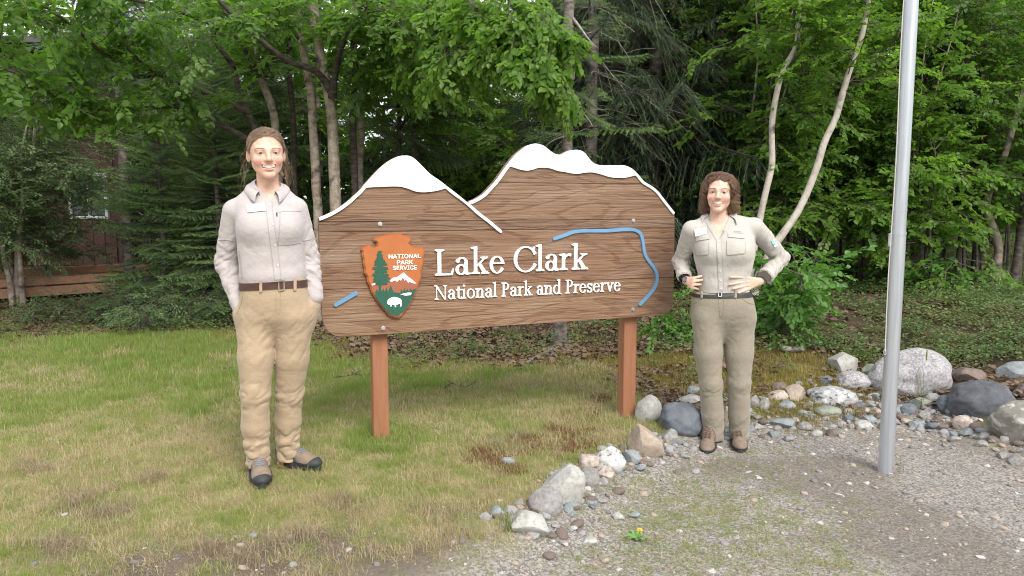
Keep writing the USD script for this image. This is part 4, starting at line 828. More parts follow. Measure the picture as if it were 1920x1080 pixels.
def spray(r, n, length, L_, W_, droop=.5, spread_=.9):
    t = np.linspace(0, 1, 6); stem = np.stack([t * length, .03 * np.sin(t * 3) * r.normal(), -droop * length * .35 * t ** 2], 1)
    leaves = []
    for k in range(n):
        u = .12 + .88 * (k + r.uniform(0, .6)) / n; u = min(u, 1.0); p = np.array([np.interp(u, t, stem[:, i]) for i in range(3)])
        sgn = 1 if k % 2 else -1; az = sgn * r.uniform(.5, 1.25) * spread_ if u < .95 else r.normal(0, .3); pit = -r.uniform(.0, .9) * droop
        d = np.array([math.cos(az) * math.cos(pit), math.sin(az) * math.cos(pit), math.sin(pit)])
        leaves.append(placed(flat_leaf(L_, W_), p + d * .012, d, r.normal(0, .5), r.uniform(.65, 1.15)))
    return stem, joined(leaves)
def spray_protos(seed, k, n, length, L_, W_, mat, droop=.5):
    r = np.random.default_rng(seed); out = []
    for _ in range(k):
        s, lv = spray(r, n, length, L_, W_, droop); out.append([('stem', tube(s, np.linspace(.0022, .001, 6), 3, False), TWIG, True), ('leaves', lv, mat, False)])
    return out
def grow(r, limbs, n, tl=(.3, .8), t0=.25, up=.1, side=1.0, droop=.25, pitch_lo=-.5):
    """twigs that leave the limbs; returns list of polylines"""
    L_ = np.array([np.linalg.norm(np.diff(l, axis=0), axis=1).sum() for l in limbs]); out = []
    for _ in range(n):
        l = limbs[r.choice(len(limbs), p=L_ / L_.sum())]; t = t0 + (1 - t0) * r.uniform() ** .8; i = t * (len(l) - 1); j = min(int(i), len(l) - 2)
        p = l[j] + (l[j + 1] - l[j]) * (i - j); T = l[j + 1] - l[j]; T = T / (np.linalg.norm(T) + 1e-9)
        a = r.uniform(0, 6.283); o = np.array([math.cos(a), math.sin(a), r.uniform(pitch_lo, .6)]); D = o * side + T * .6 + [0, 0, up]; D /= np.linalg.norm(D)
        ln = r.uniform(*tl) * (1 - .35 * t); s = np.linspace(0, 1, 5)
        out.append(p + D * (s * ln)[:, None] + np.array([0, 0, -1]) * (droop * ln * s ** 2)[:, None] + r.normal(0, .02, (5, 3)) * s[:, None])
    return out
def leaf_points(r, twigs, per, jitter=.03):
    P, D = [], []
    for tw in twigs:
        for k in range(per):
            u = .15 + .85 * (k + r.uniform(0, 1)) / per; i = min(u, .999) * (len(tw) - 1); j = int(i)
            p = tw[j] + (tw[j + 1] - tw[j]) * (i - j); T = tw[j + 1] - tw[j]; T = T / (np.linalg.norm(T) + 1e-9)
            a = r.uniform(-1.2, 1.2); S = np.cross(T, [0, 0, 1]); S = S / (np.linalg.norm(S) + 1e-9)
            d = T * math.cos(a) + S * math.sin(a) + [0, 0, r.normal(-.1, .25)]; P.append(p + r.normal(0, jitter, 3)); D.append(d)
    return np.array(P), np.array(D)
def crown(parent, r, twigs, per, protos, sc=(.8, 1.2), tmat=None, trad=.006, name='crown', jitter=.03, keep=None):
    P, D = leaf_points(r, twigs, per, jitter)
    if keep is not None: k = keep(P); P, D = P[k], D[k]
    n = len(P)
    obj('twigs', joined([tube(t, np.linspace(trad, trad * .3, len(t)), 4, False) for t in twigs]), tmat or TWIG, parent, smooth=True, kind='stuff')
    scatter(name, protos, P, r.integers(0, len(protos), n), r.uniform(*sc, n), quat_along(D, r.normal(0, .45, n)), parent=parent, kind='stuff')
SP_BIG = spray_protos(1, 6, 11, .30, .076, .056, LEAF_MID, .6)
SP_BRIGHT = spray_protos(2, 6, 12, .30, .078, .060, LEAF_BRIGHT, .9)
SP_SMALL = spray_protos(3, 6, 13, .26, .056, .042, LEAF_MID, .5)
SP_SMALLB = spray_protos(4, 6, 13, .26, .056, .043, LEAF_BRIGHT, .5)
SP_SHRUB = spray_protos(5, 6, 12, .24, .058, .046, LEAF_SHRUB, .4)
SP_WILLOW = spray_protos(6, 6, 18, .26, .034, .017, LEAF_WILLOW, .4)
# spruce branches: stem, side twigs, needles; the outer twigs carry the fresh green
def spruce_branch(r, mat_in, mat_out, hang=.0, ntw=18, need=30, nl=.027, fresh=.35):
    s = np.linspace(0, 1, 8); stem = np.stack([s, .04 * np.sin(s * 4 + r.uniform(0, 6)), -.16 * s ** 1.6 + .10 * s ** 5 * (1 - hang)], 1)
    wood, inn, out = [tube(stem, np.linspace(.009, .0025, 8), 4, False)], [], []
    def needles(path, store_in, store_out, m, thr):
        V = [[], []]
        for k in range(m):
            u = (k + r.uniform()) / m; i = min(u, .999) * (len(path) - 1); j = int(i); p = path[j] + (path[j + 1] - path[j]) * (i - j); T = path[j + 1] - path[j]; T = T / (np.linalg.norm(T) + 1e-9)
            a = r.uniform(0, 6.283); A = np.cross(T, [.3, .2, 1]); A /= np.linalg.norm(A); Bv = np.cross(T, A); o = A * math.cos(a) + Bv * math.sin(a)
            d = T * .75 + o * .75; w = np.cross(d, o + T * .1); w = w / (np.linalg.norm(w) + 1e-9) * .0034
            V[1 if u > thr else 0].append(np.array([p - w, p + w, p + d * nl * r.uniform(.8, 1.25)]))
        for q, st_ in ((0, store_in), (1, store_out)):
            if V[q]: st_.append((np.vstack(V[q]), np.arange(3 * len(V[q])).reshape(-1, 3)))
    needles(stem, inn, out, 46, 1 - fresh * .3)
    for k in range(ntw):
        for sg in (-1, 1):
            u = .12 + .86 * (k + r.uniform(0, .8)) / ntw; i = min(u, .99) * 7; j = int(i); p = stem[j] + (stem[j + 1] - stem[j]) * (i - j)
            ln = (.40 * (1 - u) + .10) * r.uniform(.7, 1.15); az = sg * r.uniform(.7, 1.05); q = np.linspace(0, 1, 4)
            d = np.array([math.cos(az), math.sin(az), -.05 - hang * r.uniform(.6, 1.6)]); d /= np.linalg.norm(d)
            path = p + d * (q * ln)[:, None] + np.array([0, 0, -1]) * ((.10 + hang * .5) * ln * q ** 2)[:, None]
            wood.append(tube(path, np.linspace(.0028, .0012, 4), 3, False)); needles(path, inn, out, int(need * (.6 + ln * 2.4)), 1 - fresh)
    return [('stem', joined(wood), TWIG, True), ('needles', joined(inn), mat_in, False)] + ([('fresh_needles', joined(out), mat_out, False)] if out else [])
SB_YOUNG = [spruce_branch(np.random.default_rng(20 + k), NEEDLE, NEEDLE_NEW, .05, fresh=.5) for k in range(4)]
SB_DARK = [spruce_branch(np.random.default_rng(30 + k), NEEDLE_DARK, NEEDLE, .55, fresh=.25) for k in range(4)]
SB_MID = [spruce_branch(np.random.default_rng(40 + k), NEEDLE, NEEDLE, .25, fresh=.2) for k in range(4)]
def spruce(label, px, Y, h, rad, protos, nb=110, z0=.25, r0=.07, bark=None, name='spruce_tree', seed=0, group=None, tip=.12, top_cut=99, face=None, dead=0, lean=0.0):
    r = np.random.default_rng(seed + 500); b = base(px, Y); tr = thing(name, label, 'tree', group=group)
    top = b + [lean, 0, h]; pts = np.array([b, b + [lean * .3 + r.normal(0, .02), r.normal(0, .02), h * .35], b + [lean * .7, 0, h * .7], top])
    obj('trunk', trunk_mesh(pts, r0, .012, 10, 22, .6, .12, seed), bark or BARK_SPRUCE, tr, smooth=True)
    t = (np.arange(nb) + r.uniform(0, 1, nb)) / nb; z = z0 * h + (1 - z0) * h * t ** .9; z = np.minimum(z, h * .99); ok = z < top_cut; z = z[ok]; n = len(z)
    fr = (z - z0 * h) / (h * (1 - z0)); ln = rad * ((1 - fr) ** .75 * (.75 + .25 * np.sin(np.minimum(fr * 9, 1.57))) + tip * .6) * r.uniform(.65, 1.12, n); az = r.uniform(0, 6.283, n)
    if face is not None: az = face + r.normal(0, 1.0, n)
    P = b + [0, 0, 0] + np.stack([lean * z / h, 0 * z, z + .12], 1)
    D = np.stack([np.cos(az), np.sin(az), -.05 + .55 * fr + r.normal(0, .07, n)], 1)
    scatter('crown', protos, P, r.integers(0, len(protos), n), ln, quat_along(D, r.normal(0, .15, n)), parent=tr, kind='stuff')
    if dead:
        ms = []
        for k in range(dead):
            zz = r.uniform(.05, .55) * h; a = r.uniform(0, 6.283); q = np.linspace(0, 1, 6); l_ = r.uniform(.3, .85); d = np.array([math.cos(a), math.sin(a), r.uniform(-.5, .1)])
            p = b + [lean * zz / h, 0, zz] + d * (q * l_)[:, None] + r.normal(0, .03, (6, 3)) * q[:, None] + np.array([0, 0, -.25 * l_]) * (q ** 2)[:, None]; ms.append(tube(p, np.linspace(.006, .0018, 6), 4))
            for _ in range(3):
                i = r.integers(2, 5); d2 = d + r.normal(0, .6, 3); ms.append(tube(p[i] + d2 * (np.linspace(0, .25, 4))[:, None] + np.array([0, 0, -.08]) * (np.linspace(0, 1, 4) ** 2)[:, None], np.linspace(.003, .0012, 4), 3))
        obj('dead_twigs', joined(ms), DEAD, tr, smooth=True)
    return tr
def limb_part(parent, pts, r0, r1, mat, seed=0, n=22, flare=.35):
    p = pth(pts); obj('limb', trunk_mesh(p, r0, r1, 9, n, flare, .08, seed), mat, parent, smooth=True); return resample(p, n)
# --- the clump of grey birches behind the left person and the sign
def birch(label, px, Y, up, r0, r1, bark, limbs=(), name='birch_tree', seed=0, group=None):
    tr = thing(name, label, 'tree', group=group); pts = np.vstack([base(px, Y)[None], pth(up)])
    obj('trunk', trunk_mesh(pts, r0, r1, 14, 40, .45, .09, seed), bark, tr, smooth=True)
    ls = [limb_part(tr, l, a, b, m, seed + 3 + k) for k, (l, a, b, m) in enumerate(limbs)]
    return tr, ls, resample(pts, 30)
t1, l1, _ = birch('dark leaning birch behind the left person with long low limbs reaching to the left edge', 500, 8.8, [(493, 330, 8.8), (478, 240, 8.8), (462, 207, 8.8), (444, 160, 8.75), (435, 118, 8.7), (421, 98, 8.6), (403, 74, 8.5), (397, 20, 8.4), (380, -120, 8.2)], .062, .02, BARK_DARK,
    [([(466, 212, 8.8), (410, 184, 8.6), (364, 166, 8.4), (325, 152, 8.2), (296, 139, 8.0), (262, 114, 7.9), (230, 80, 7.8)], .034, .012, BARK_DARK),
     ([(290, 138, 8.0), (245, 142, 7.8), (212, 112, 7.6), (190, 98, 7.5), (165, 75, 7.4), (142, 53, 7.3), (110, 30, 7.2), (50, -10, 7.0)], .022, .010, BARK_DARK),
     ([(484, 275, 8.8), (440, 247, 8.6), (415, 234, 8.5), (370, 213, 8.3), (332, 199, 8.1), (267, 204, 7.8), (200, 206, 7.5), (166, 196, 7.3), (113, 181, 7.1), (68, 166, 6.9), (30, 160, 6.8), (-40, 155, 6.7)], .034, .010, BARK_DARK),
     ([(68, 166, 6.9), (38, 139, 6.8), (0, 130, 6.7), (-60, 126, 6.6)], .013, .006, BARK_DARK)], seed=1)
t2, l2, p2_ = birch('mottled birch with pale patches just right of the head of the left person', 524, 9.1, [(520, 300, 9.1), (516, 237, 9.1), (505, 190, 9.1), (485, 140, 9.05), (470, 60, 9.0), (455, -120, 8.8)], .06, .035, BARK_GREY, [([(487, 145, 9.0), (430, 60, 8.6), (330, 20, 7.8), (200, -10, 7.2), (60, -30, 6.9)], .028, .008, BARK_DARK)], seed=2)
t3, l3, p3_ = birch('thin dark birch stem between the mottled birch and the pale one', 556, 9.4, [(554, 400, 9.4), (552, 321, 9.4), (549, 210, 9.35), (541, 130, 9.3), (546, 40, 9.3), (550, -120, 9.2)], .042, .026, BARK_DARK, seed=3)
t4, l4, p4_ = birch('slim pale birch leaning left between the left person and the sign', 597, 8.7, [(594, 340, 8.7), (588, 237, 8.7), (576, 145, 8.65), (570, 105, 8.6), (561, 57, 8.6), (555, 0, 8.55), (545, -150, 8.5)], .058, .04, BARK_GREY, [([(566, 80, 8.6), (545, 50, 8.5), (515, 12, 8.3), (480, -40, 8.0)], .02, .01, BARK_DARK)], seed=4)
t5, l5, p5_ = birch('thick birch left of the sign with two dark forking limbs', 630, 8.5, [(629, 400, 8.5), (628, 328, 8.5), (624, 237, 8.5), (617, 175, 8.5), (608, 140, 8.5), (597, 85, 8.5), (587, 0, 8.5), (575, -160, 8.5)], .072, .045, BARK_GREY,
    [([(620, 170, 8.46), (605, 147, 8.4), (590, 132, 8.3), (549, 118, 8.1), (508, 91, 7.9), (468, 57, 7.7), (417, 7, 7.5), (360, -60, 7.3)], .038, .016, BARK_DARK), ([(623, 185, 8.45), (628, 140, 8.4), (637, 95, 8.35), (650, 64, 8.3), (684, 27, 8.2), (694, -5, 8.1), (700, -90, 7.9)], .036, .018, BARK_DARK)], seed=5)
t6, l6, p6_ = birch('dark birch stem right of the forking birch, rising behind the left end of the sign', 668, 8.9, [(665, 350, 8.9), (661, 237, 8.9), (664, 180, 8.9), (667, 145, 8.85), (661, 80, 8.8), (671, 0, 8.8), (680, -150, 8.7)], .048, .032, BARK_DARK, seed=6)
t7, l7, p7_ = birch('pale birch stem hugging the dark one behind the left end of the sign', 679, 9.15, [(676, 350, 9.15), (677, 240, 9.15), (679, 160, 9.1), (681, 34, 9.1), (684, -130, 9.0)], .045, .034, BARK_GREY,
    [([(682, 0, 9.1), (720, -60, 8.7), (790, -60, 8.2), (850, -20, 7.7), (905, 22, 7.3), (960, 55, 7.0), (1010, 95, 6.8), (1035, 130, 6.7)], .03, .006, BARK_DARK), ([(790, -60, 8.2), (800, 0, 7.9), (815, 40, 7.6), (850, 85, 7.3), (890, 105, 7.1)], .014, .005, BARK_DARK), ([(850, -20, 7.7), (930, -20, 7.2), (990, 20, 6.9), (1030, 60, 6.7)], .014, .005, BARK_DARK)], seed=7)
t8, l8, p8_ = birch('slender dark multi-branched young birch behind the left peak of the sign', 752, 9.8, [(750, 330, 9.8), (748, 230, 9.8), (745, 152, 9.75), (738, 100, 9.7), (733, 0, 9.6), (725, -100, 9.5)], .035, .018, BARK_DARK,
    [([(749, 240, 9.8), (780, 205, 9.6), (806, 176, 9.4), (823, 145, 9.2), (853, 98, 9.0), (885, 62, 8.8)], .02, .008, BARK_DARK), ([(746, 160, 9.7), (760, 110, 9.5), (790, 60, 9.3), (830, 20, 9.0)], .016, .006, BARK_DARK)], seed=8)
KH = lambda P: (P[:, 2] > 2.12) & (P[:, 2] < 1.75 + .265 * P[:, 1])
crown(t1, rt, grow(rt, l1, 84, (.3, .85), .15, .05, 1.0, .2), 5, SP_BIG, (.75, 1.2), keep=KH)
up1 = [resample(pth(q), 16) for q in ([(380, 20, 7.9), (330, 0, 7.6), (250, -20, 7.1), (120, -50, 6.6), (0, -30, 6.3)], [(400, 60, 8.2), (300, 30, 7.6), (180, 40, 7.2), (60, 40, 7.0), (-60, 60, 6.8)], [(330, 40, 8.4), (260, 70, 7.9), (190, 105, 7.5), (90, 105, 7.1), (-20, 95, 6.9)])]
crown(t2, rt, grow(rt, l2 + up1, 48, (.3, .9), .1, .0, 1.0, .25), 5, SP_BIG, (.75, 1.2), keep=KH)
hi = lambda *q: [resample(pth(a), 14) for a in q]
crown(t4, rt, grow(rt, l4 + hi([(560, 30, 8.6), (510, -5, 8.6), (450, -20, 8.6)], [(560, 40, 8.8), (530, 60, 9.2), (490, 70, 9.6)]), 40, (.3, .8), .1, 0, 1, .25), 5, SP_BIG, keep=lambda P: (P[:, 2] > 2.85) & (P[:, 2] < 1.75 + .265 * P[:, 1]))
crown(t5, rt, grow(rt, l5 + hi([(597, 85, 8.5), (640, 40, 8.2), (700, 20, 7.9), (760, 60, 7.7)], [(590, 20, 8.6), (560, 30, 8.9), (520, 60, 9.3)]), 60, (.3, .8), .15, 0, 1, .25), 5, SP_BIG, keep=lambda P: (P[:, 2] > 2.85) & (P[:, 2] < 1.75 + .265 * P[:, 1]))
crown(t6, rt, grow(rt, hi([(661, 80, 8.8), (700, 120, 8.6), (730, 180, 8.5)], [(668, 30, 8.8), (720, 60, 8.4), (770, 130, 8.2)], [(664, 150, 8.9), (690, 200, 8.9), (720, 270, 8.9)]), 50, (.3, .7), .1, 0, 1, .2), 5, SP_BIG, keep=lambda P: (P[:, 2] > 2.5) & (P[:, 2] < 1.75 + .265 * P[:, 1]))
crown(t7, rt, grow(rt, l7, 110, (.25, .6), .3, -.05, 1.0, .45), 5, SP_BRIGHT, (.75, 1.1), keep=lambda P: (P[:, 2] > 2.2) & (P[:, 2] < 1.7 + .265 * P[:, 1]))
crown(t8, rt, grow(rt, l8 + [p8_[12:]], 120, (.3, .8), .1, .05, 1.0, .2), 5, SP_SMALLB, (.9, 1.35))
crown(t3, rt, grow(rt, hi([(552, 250, 9.4), (530, 180, 9.2), (500, 120, 9.0)], [(550, 200, 9.4), (580, 150, 9.2), (620, 120, 9.1)]), 36, (.3, .7), .1, 0, 1, .2), 5, SP_BIG, keep=lambda P: (P[:, 2] > 2.85) & (P[:, 2] < 1.75 + .265 * P[:, 1]))
# --- birches on the right
b1, lb1, pb1 = birch('slim white birch trunk curving up behind the curly haired person, left of a pair', 1405, 7.75, [(1412, 480, 7.75), (1425, 411, 7.75), (1438, 350, 7.75), (1447, 305, 7.75), (1447, 233, 7.75), (1461, 156, 7.7), (1478, 115, 7.7), (1494, 83, 7.7), (1503, 0, 7.65), (1512, -120, 7.6)], .037, .022, BARK_WHITE, seed=11)
b2, lb2, pb2 = birch('white birch trunk leaning right behind the curly haired person, right of a pair', 1412, 7.65, [(1420, 525, 7.65), (1445, 470, 7.6), (1470, 435, 7.6), (1494, 400, 7.6), (1520, 345, 7.6), (1533, 311, 7.6), (1548, 262, 7.6), (1567, 222, 7.6), (1580, 175, 7.6), (1589, 144, 7.6), (1617, 61, 7.55), (1628, 0, 7.55), (1650, -120, 7.5)], .041, .023, BARK_WHITE, seed=12)
def sapling(label, px, Y, h, n, protos, spread_=.9, name='birch_tree', group=None, seed=0, bark=None, stems=3, sc=(.85, 1.25), tl=(.3, .75), per=5, r0=.022, lean=.25, t0=.15, cat='tree'):
    r = np.random.default_rng(900 + seed); b = base(px, Y); tr = thing(name, label, cat, group=group); ls = []
    for k in range(stems):
        a = r.uniform(0, 6.283); o = np.array([math.cos(a), math.sin(a), 0]); q = np.linspace(0, 1, 7); ht = h * r.uniform(.75, 1.05)
        p = b + o * .06 * k + o * (lean * ht * .5 * q ** 1.5)[:, None] + np.array([0, 0, 1]) * (q * ht)[:, None] + r.normal(0, .035, (7, 3)) * q[:, None]
        obj('trunk' if k == 0 else 'stem', trunk_mesh(p, r0 * r.uniform(.8, 1.1), .004, 7, 16, .3, .08, seed + k), bark or BARK_DARK, tr, smooth=True); ls.append(resample(p, 14))
        for _ in range(5):
            i = r.integers(3, 11); a2 = r.uniform(0, 6.283); d = np.array([math.cos(a2), math.sin(a2), r.uniform(.1, .7)]); l_ = h * .22 * r.uniform(.6, 1.2) * spread_; s = np.linspace(0, 1, 8)[:, None]
            ls.append(ls[-1 - _][i] * 1.0 + d * l_ * s - np.array([0, 0, .15]) * l_ * s ** 2)
    crown(tr, r, grow(r, ls, n, tl, t0, .05, 1.0, .2), per, protos, sc); return tr
G_R = 'leafy birches of the thicket behind the flagpole'
WALL = [(1330, 9.6, 4.6, 150, 0), (1395, 8.9, 3.9, 120, 1), (1480, 9.3, 4.8, 165, 0), (1560, 8.8, 4.4, 165, 1), (1625, 9.7, 5.0, 165, 0), (1700, 8.8, 3.7, 130, 1), (1770, 9.5, 4.6, 165, 0), (1750, 8.3, 2.3, 80, 1), (1850, 9.0, 4.4, 160, 0), (1920, 9.8, 4.8, 150, 1), (2000, 9.2, 4.6, 140, 0), (1440, 10.6, 5.2, 140, 0), (1590, 11.0, 5.6, 150, 1), (1690, 11.2, 5.4, 150, 0), (1800, 11.0, 5.6, 150, 0), (1890, 11.4, 5.4, 140, 1)]
WL = ['slender leafy birch at the left end of the right-hand thicket, beside the dark spruce', 'low leafy birch right behind the curly haired person', 'leafy young birch between the two white birch trunks', 'leafy young birch right of the leaning white trunk', 'tall leafy birch left of the flagpole, behind the leaning trunk', 'dense birch crossed by the flagpole', 'leafy birch just right of the flagpole', 'low bright leafy birch at the foot of the thicket right of the flagpole', 'broad leafy birch near the right edge of the photo', 'leafy birch at the right edge of the photo', 'leafy birch half outside the right edge of the photo']
SECOND = ['dim tall birch of the second row, behind the slim white birch trunk', 'dim tall birch of the second row, behind the leaning white birch trunk', 'dim tall birch of the second row, left of the upper flagpole', 'dim tall birch of the second row, right of the upper flagpole', 'dim tall birch of the second row, near the upper right corner of the photo']
for k, (px, Y, h, n, br) in enumerate(WALL):
    back = k >= len(WL)
    sapling(WL[k] if not back else SECOND[k - len(WL)], px, Y, h, n, SP_SMALLB if br else SP_SMALL, 1.0, group='second row of birches in the thicket' if back else None, seed=k, stems=4 if k % 3 else 3, bark=BARK_GREY if k % 4 == 1 else BARK_DARK)
for k, (l, r0, lab) in enumerate([([(1872, 470, 8.9), (1850, 380, 8.9), (1880, 300, 8.8), (1905, 220, 8.7), (1940, 100, 8.6)], .05, 'stout grey leaning trunk at the right edge of the thicket'), ([(1830, 490, 9.2), (1856, 400, 9.2), (1868, 320, 9.1), (1845, 240, 9.0), (1850, 60, 9.0)], .042, 'dark crooked trunk left of the stout grey leaning trunk'), ([(1905, 500, 8.8), (1915, 420, 8.8), (1925, 330, 8.8), (1950, 200, 8.7)], .05, 'dark trunk cut by the right edge of the photo'),
        ([(1800, 480, 9.4), (1808, 430, 9.4), (1825, 350, 9.4), (1812, 200, 9.3), (1815, 100, 9.3)], .035, 'thin grey trunk inside the thicket between the flagpole and the right edge'), ([(1712, 470, 9.4), (1716, 400, 9.4), (1730, 330, 9.4), (1740, 200, 9.3)], .032, 'thin dark trunk right beside the flagpole')]):
    tr, _, pp_ = birch(lab, l[0][0], l[0][2], l, r0, r0 * .55, BARK_GREY if k in (0, 3) else BARK_DARK, seed=40 + k)
    crown(tr, rt, grow(rt, [pp_[12:]], 26, (.3, .7), .1, .1, 1, .2), 4, SP_SMALL)
crown(b1, rt, grow(rt, [pb1[16:]], 36, (.3, .9), .1, .1, 1.0, .2), 5, SP_SMALLB, (.85, 1.2))
crown(b2, rt, grow(rt, [pb2[16:]], 36, (.3, .9), .1, .1, 1.0, .2), 5, SP_SMALLB, (.85, 1.2))
# --- spruces
S1 = thing('spruce_tree', 'straight grey spruce trunk rising behind the right peak of the sign, roots at its foot', 'tree'); g1 = G(1049, 655)
s1p = np.vstack([[g1 - [0, 0, .1]], pth([(1050, 600, g1[1]), (1056, 450, g1[1]), (1062, 287, g1[1]), (1065, 118, g1[1]), (1068, 0, g1[1]), (1072, -300, g1[1])])])
obj('trunk', trunk_mesh(s1p, .062, .040, 16, 60, .55, .16, 5), BARK_SPRUCE, S1, smooth=True)
for k, q in enumerate(([(1046, 650), (1030, 662), (1008, 672), (985, 686)], [(1055, 652), (1072, 664), (1090, 672)], [(1044, 655), (1036, 668), (1030, 682)])):
    p = np.array([G(*a) + [0, 0, .02] for a in q]); obj('root', tube(resample(p, 9), np.linspace(.035, .008, 9), 7), BARK_SPRUCE, S1, smooth=True)
for k, q in enumerate(([(1073, 33), (1090, 55), (1104, 74), (1118, 88)], [(1060, 88), (1040, 104), (1018, 112)], [(1074, 60), (1078, 100), (1076, 150)], [(1062, 90), (1030, 80), (1004, 78)], [(1066, 200), (1090, 210), (1110, 235)], [(1062, 255), (1040, 262), (1022, 275)])):
    p = pth([(*a, g1[1] - .02 - .1 * j) for j, a in enumerate(q)]); obj('dead_branch', tube(resample(p, 9), np.linspace(.017 if k == 0 else .008, .004, 9), 6), DEAD, S1, smooth=True)
PR = [(1068, 165), (1058, 172), (1072, 190), (1066, 180)]
bp_ = pth([(x, y, g1[1]) for x, y in PR]); scatter('crown', SB_YOUNG, bp_, [0, 1, 2, 3], [.42, .5, .46, .55], quat_along(np.array([(.7, -.7, -.5), (-.8, -.6, -.4), (.9, -.3, -.45), (-.2, -1, -.6)])), parent=S1, kind='stuff')
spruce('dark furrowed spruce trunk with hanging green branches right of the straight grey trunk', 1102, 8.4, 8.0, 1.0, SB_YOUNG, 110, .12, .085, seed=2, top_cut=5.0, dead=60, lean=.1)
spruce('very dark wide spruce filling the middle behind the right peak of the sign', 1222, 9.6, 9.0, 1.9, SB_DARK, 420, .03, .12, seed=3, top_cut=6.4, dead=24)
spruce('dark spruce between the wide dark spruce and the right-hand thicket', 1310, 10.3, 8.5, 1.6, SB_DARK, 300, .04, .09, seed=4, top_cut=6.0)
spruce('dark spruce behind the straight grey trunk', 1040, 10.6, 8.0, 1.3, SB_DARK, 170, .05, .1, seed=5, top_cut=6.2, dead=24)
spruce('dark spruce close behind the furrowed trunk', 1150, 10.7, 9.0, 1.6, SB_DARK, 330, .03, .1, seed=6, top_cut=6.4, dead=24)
spruce('drooping green spruce behind the left peak of the sign', 782, 10.2, 6.0, 1.15, SB_MID, 130, .12, .07, seed=7)
spruce('young spruce with pale tips in front of the maroon building', 302, 9.3, 3.0, .98, SB_YOUNG, 200, .04, .045, seed=8)
spruce('young pale-tipped spruce nearest the left person', 408, 9.0, 3.3, .92, SB_YOUNG, 250, .04, .045, seed=9)
spruce('bushy spruce behind the two young pale-tipped spruces', 392, 10.3, 4.6, 1.3, SB_YOUNG, 220, .05, .06, seed=10)
spruce('dark tall spruce at the left with a bare dark trunk', 238, 10.6, 6.0, 1.0, SB_MID, 150, .42, .08, seed=11, dead=20)
spruce('spruce right behind the head of the left person', 475, 10.4, 5.0, 1.2, SB_YOUNG, 200, .05, .06, seed=12)
spruce('dark spruce behind the pale birch stems', 600, 11.2, 5.6, 1.4, SB_MID, 130, .05, .07, seed=13)
for k, (px, Y, h, lab) in enumerate([(715, 11.2, 2.6, 'mid green leafy birch seen between the pale birch stems and the left snow peak'), (835, 11.4, 4.8, 'mid green leafy birch over the slope right of the left snow peak'), (905, 11.0, 3.0, 'mid green leafy birch left of the right snow peak'), (540, 11.6, 4.8, 'mid green leafy birch behind the birch clump'), (420, 12.0, 4.6, 'mid green leafy birch above the young pale-tipped spruces')]):
    sapling(lab, px, Y, h, 120, SP_SMALLB, 1.1, seed=300 + k, stems=3, sc=(1.0, 1.6), tl=(.35, .9), per=5, t0=.3)
# --- willow and shrubs on the left, shrubs on the right
sapling('grey-green small-leaved willow at the left edge in front of the maroon building', 20, 9.6, 3.3, 260, SP_WILLOW, 1.2, 'willow_tree', seed=60, stems=4, bark=BARK_GREY, sc=(.9, 1.4), r0=.045, t0=.2, per=8, lean=.35)
sapling('second small-leaved willow left of the window', 84, 10.2, 3.0, 170, SP_WILLOW, 1.0, 'willow_tree', seed=61, stems=3, bark=BARK_GREY, sc=(.9, 1.3), per=6, t0=.3)
sapling('bright green leafy shrub beside the hip of the curly haired person', 1452, 6.55, .88, 58, SP_SHRUB, .8, 'leafy_shrub', seed=62, stems=6, lean=.5, sc=(.75, 1.05), tl=(.15, .35), per=4, r0=.008, t0=.1, cat='shrub')
sapling('little green shrub between the sign and the curly haired person', 1287, 6.9, .42, 20, SP_SHRUB, 1.0, 'leafy_shrub', seed=63, stems=4, lean=.9, sc=(.6, .9), tl=(.1, .22), per=4, r0=.005, cat='shrub')
for k, (px, Y, h, n, lab) in enumerate([(110, 8.9, .26, 40, 'low leafy shrub below the boardwalk at the far left'), (205, 8.7, .34, 50, 'low leafy shrub in front of the boardwalk, left of the young spruces'), (300, 8.4, .5, 55, 'low shrub at the foot of the young spruces'), (400, 8.6, .6, 60, 'low shrub beside the sleeve of the left person'), (1735, 8.6, .4, 26, 'small leafy shrub right behind the flagpole')]):
    sapling(lab, px, Y, h, n, SP_WILLOW if k < 4 else SP_SHRUB, 1.2, 'low_shrub', seed=70 + k, stems=7, lean=1.0, sc=(.7, 1.1), tl=(.15, .4), per=4, r0=.006, cat='shrub')
# --- deeper rows
rb = np.random.default_rng(99)
BGT = [(-60, 12.5, 1, 'beyond the left edge of the building'), (60, 15, 1, 'over the roof of the maroon building'), (160, 16, 0, 'behind the maroon building'), (270, 13.5, 1, 'behind the dark tall spruce at the left'), (330, 15.5, 0, 'behind the bushy left spruce'), (430, 12.8, 0, 'left of the head of the left person'), (520, 14, 1, 'right of the head of the left person'), (590, 13.2, 1, 'behind the slim pale birch'), (800, 13, 1, 'above the left snow peak of the sign'), (850, 11.6, 0, 'above the notch between the two sign peaks'), (900, 14.8, 1, 'behind the bright hanging leaves over the sign notch'), 
 (985, 13.5, 0, 'over the right snow peak of the sign'), (1090, 13.5, 0, 'behind the straight grey spruce trunk'), (1180, 14, 0, 'behind the very dark wide spruce'), (1260, 13, 0, 'right of the very dark wide spruce'), (1370, 13.2, 0, 'above the head of the curly haired person'), (1450, 14, 1, 'behind the slim white birch'), (1530, 13, 1, 'between the two white birch trunks'), (1620, 14.5, 0, 'behind the leaning white birch'), (1700, 13.6, 1, 'behind the flagpole'), (1780, 14.5, 0, 'right of the flagpole'), (1860, 13.4, 1, 'behind the stout grey trunk'), (1960, 13.6, 0, 'beyond the right edge of the photo')]
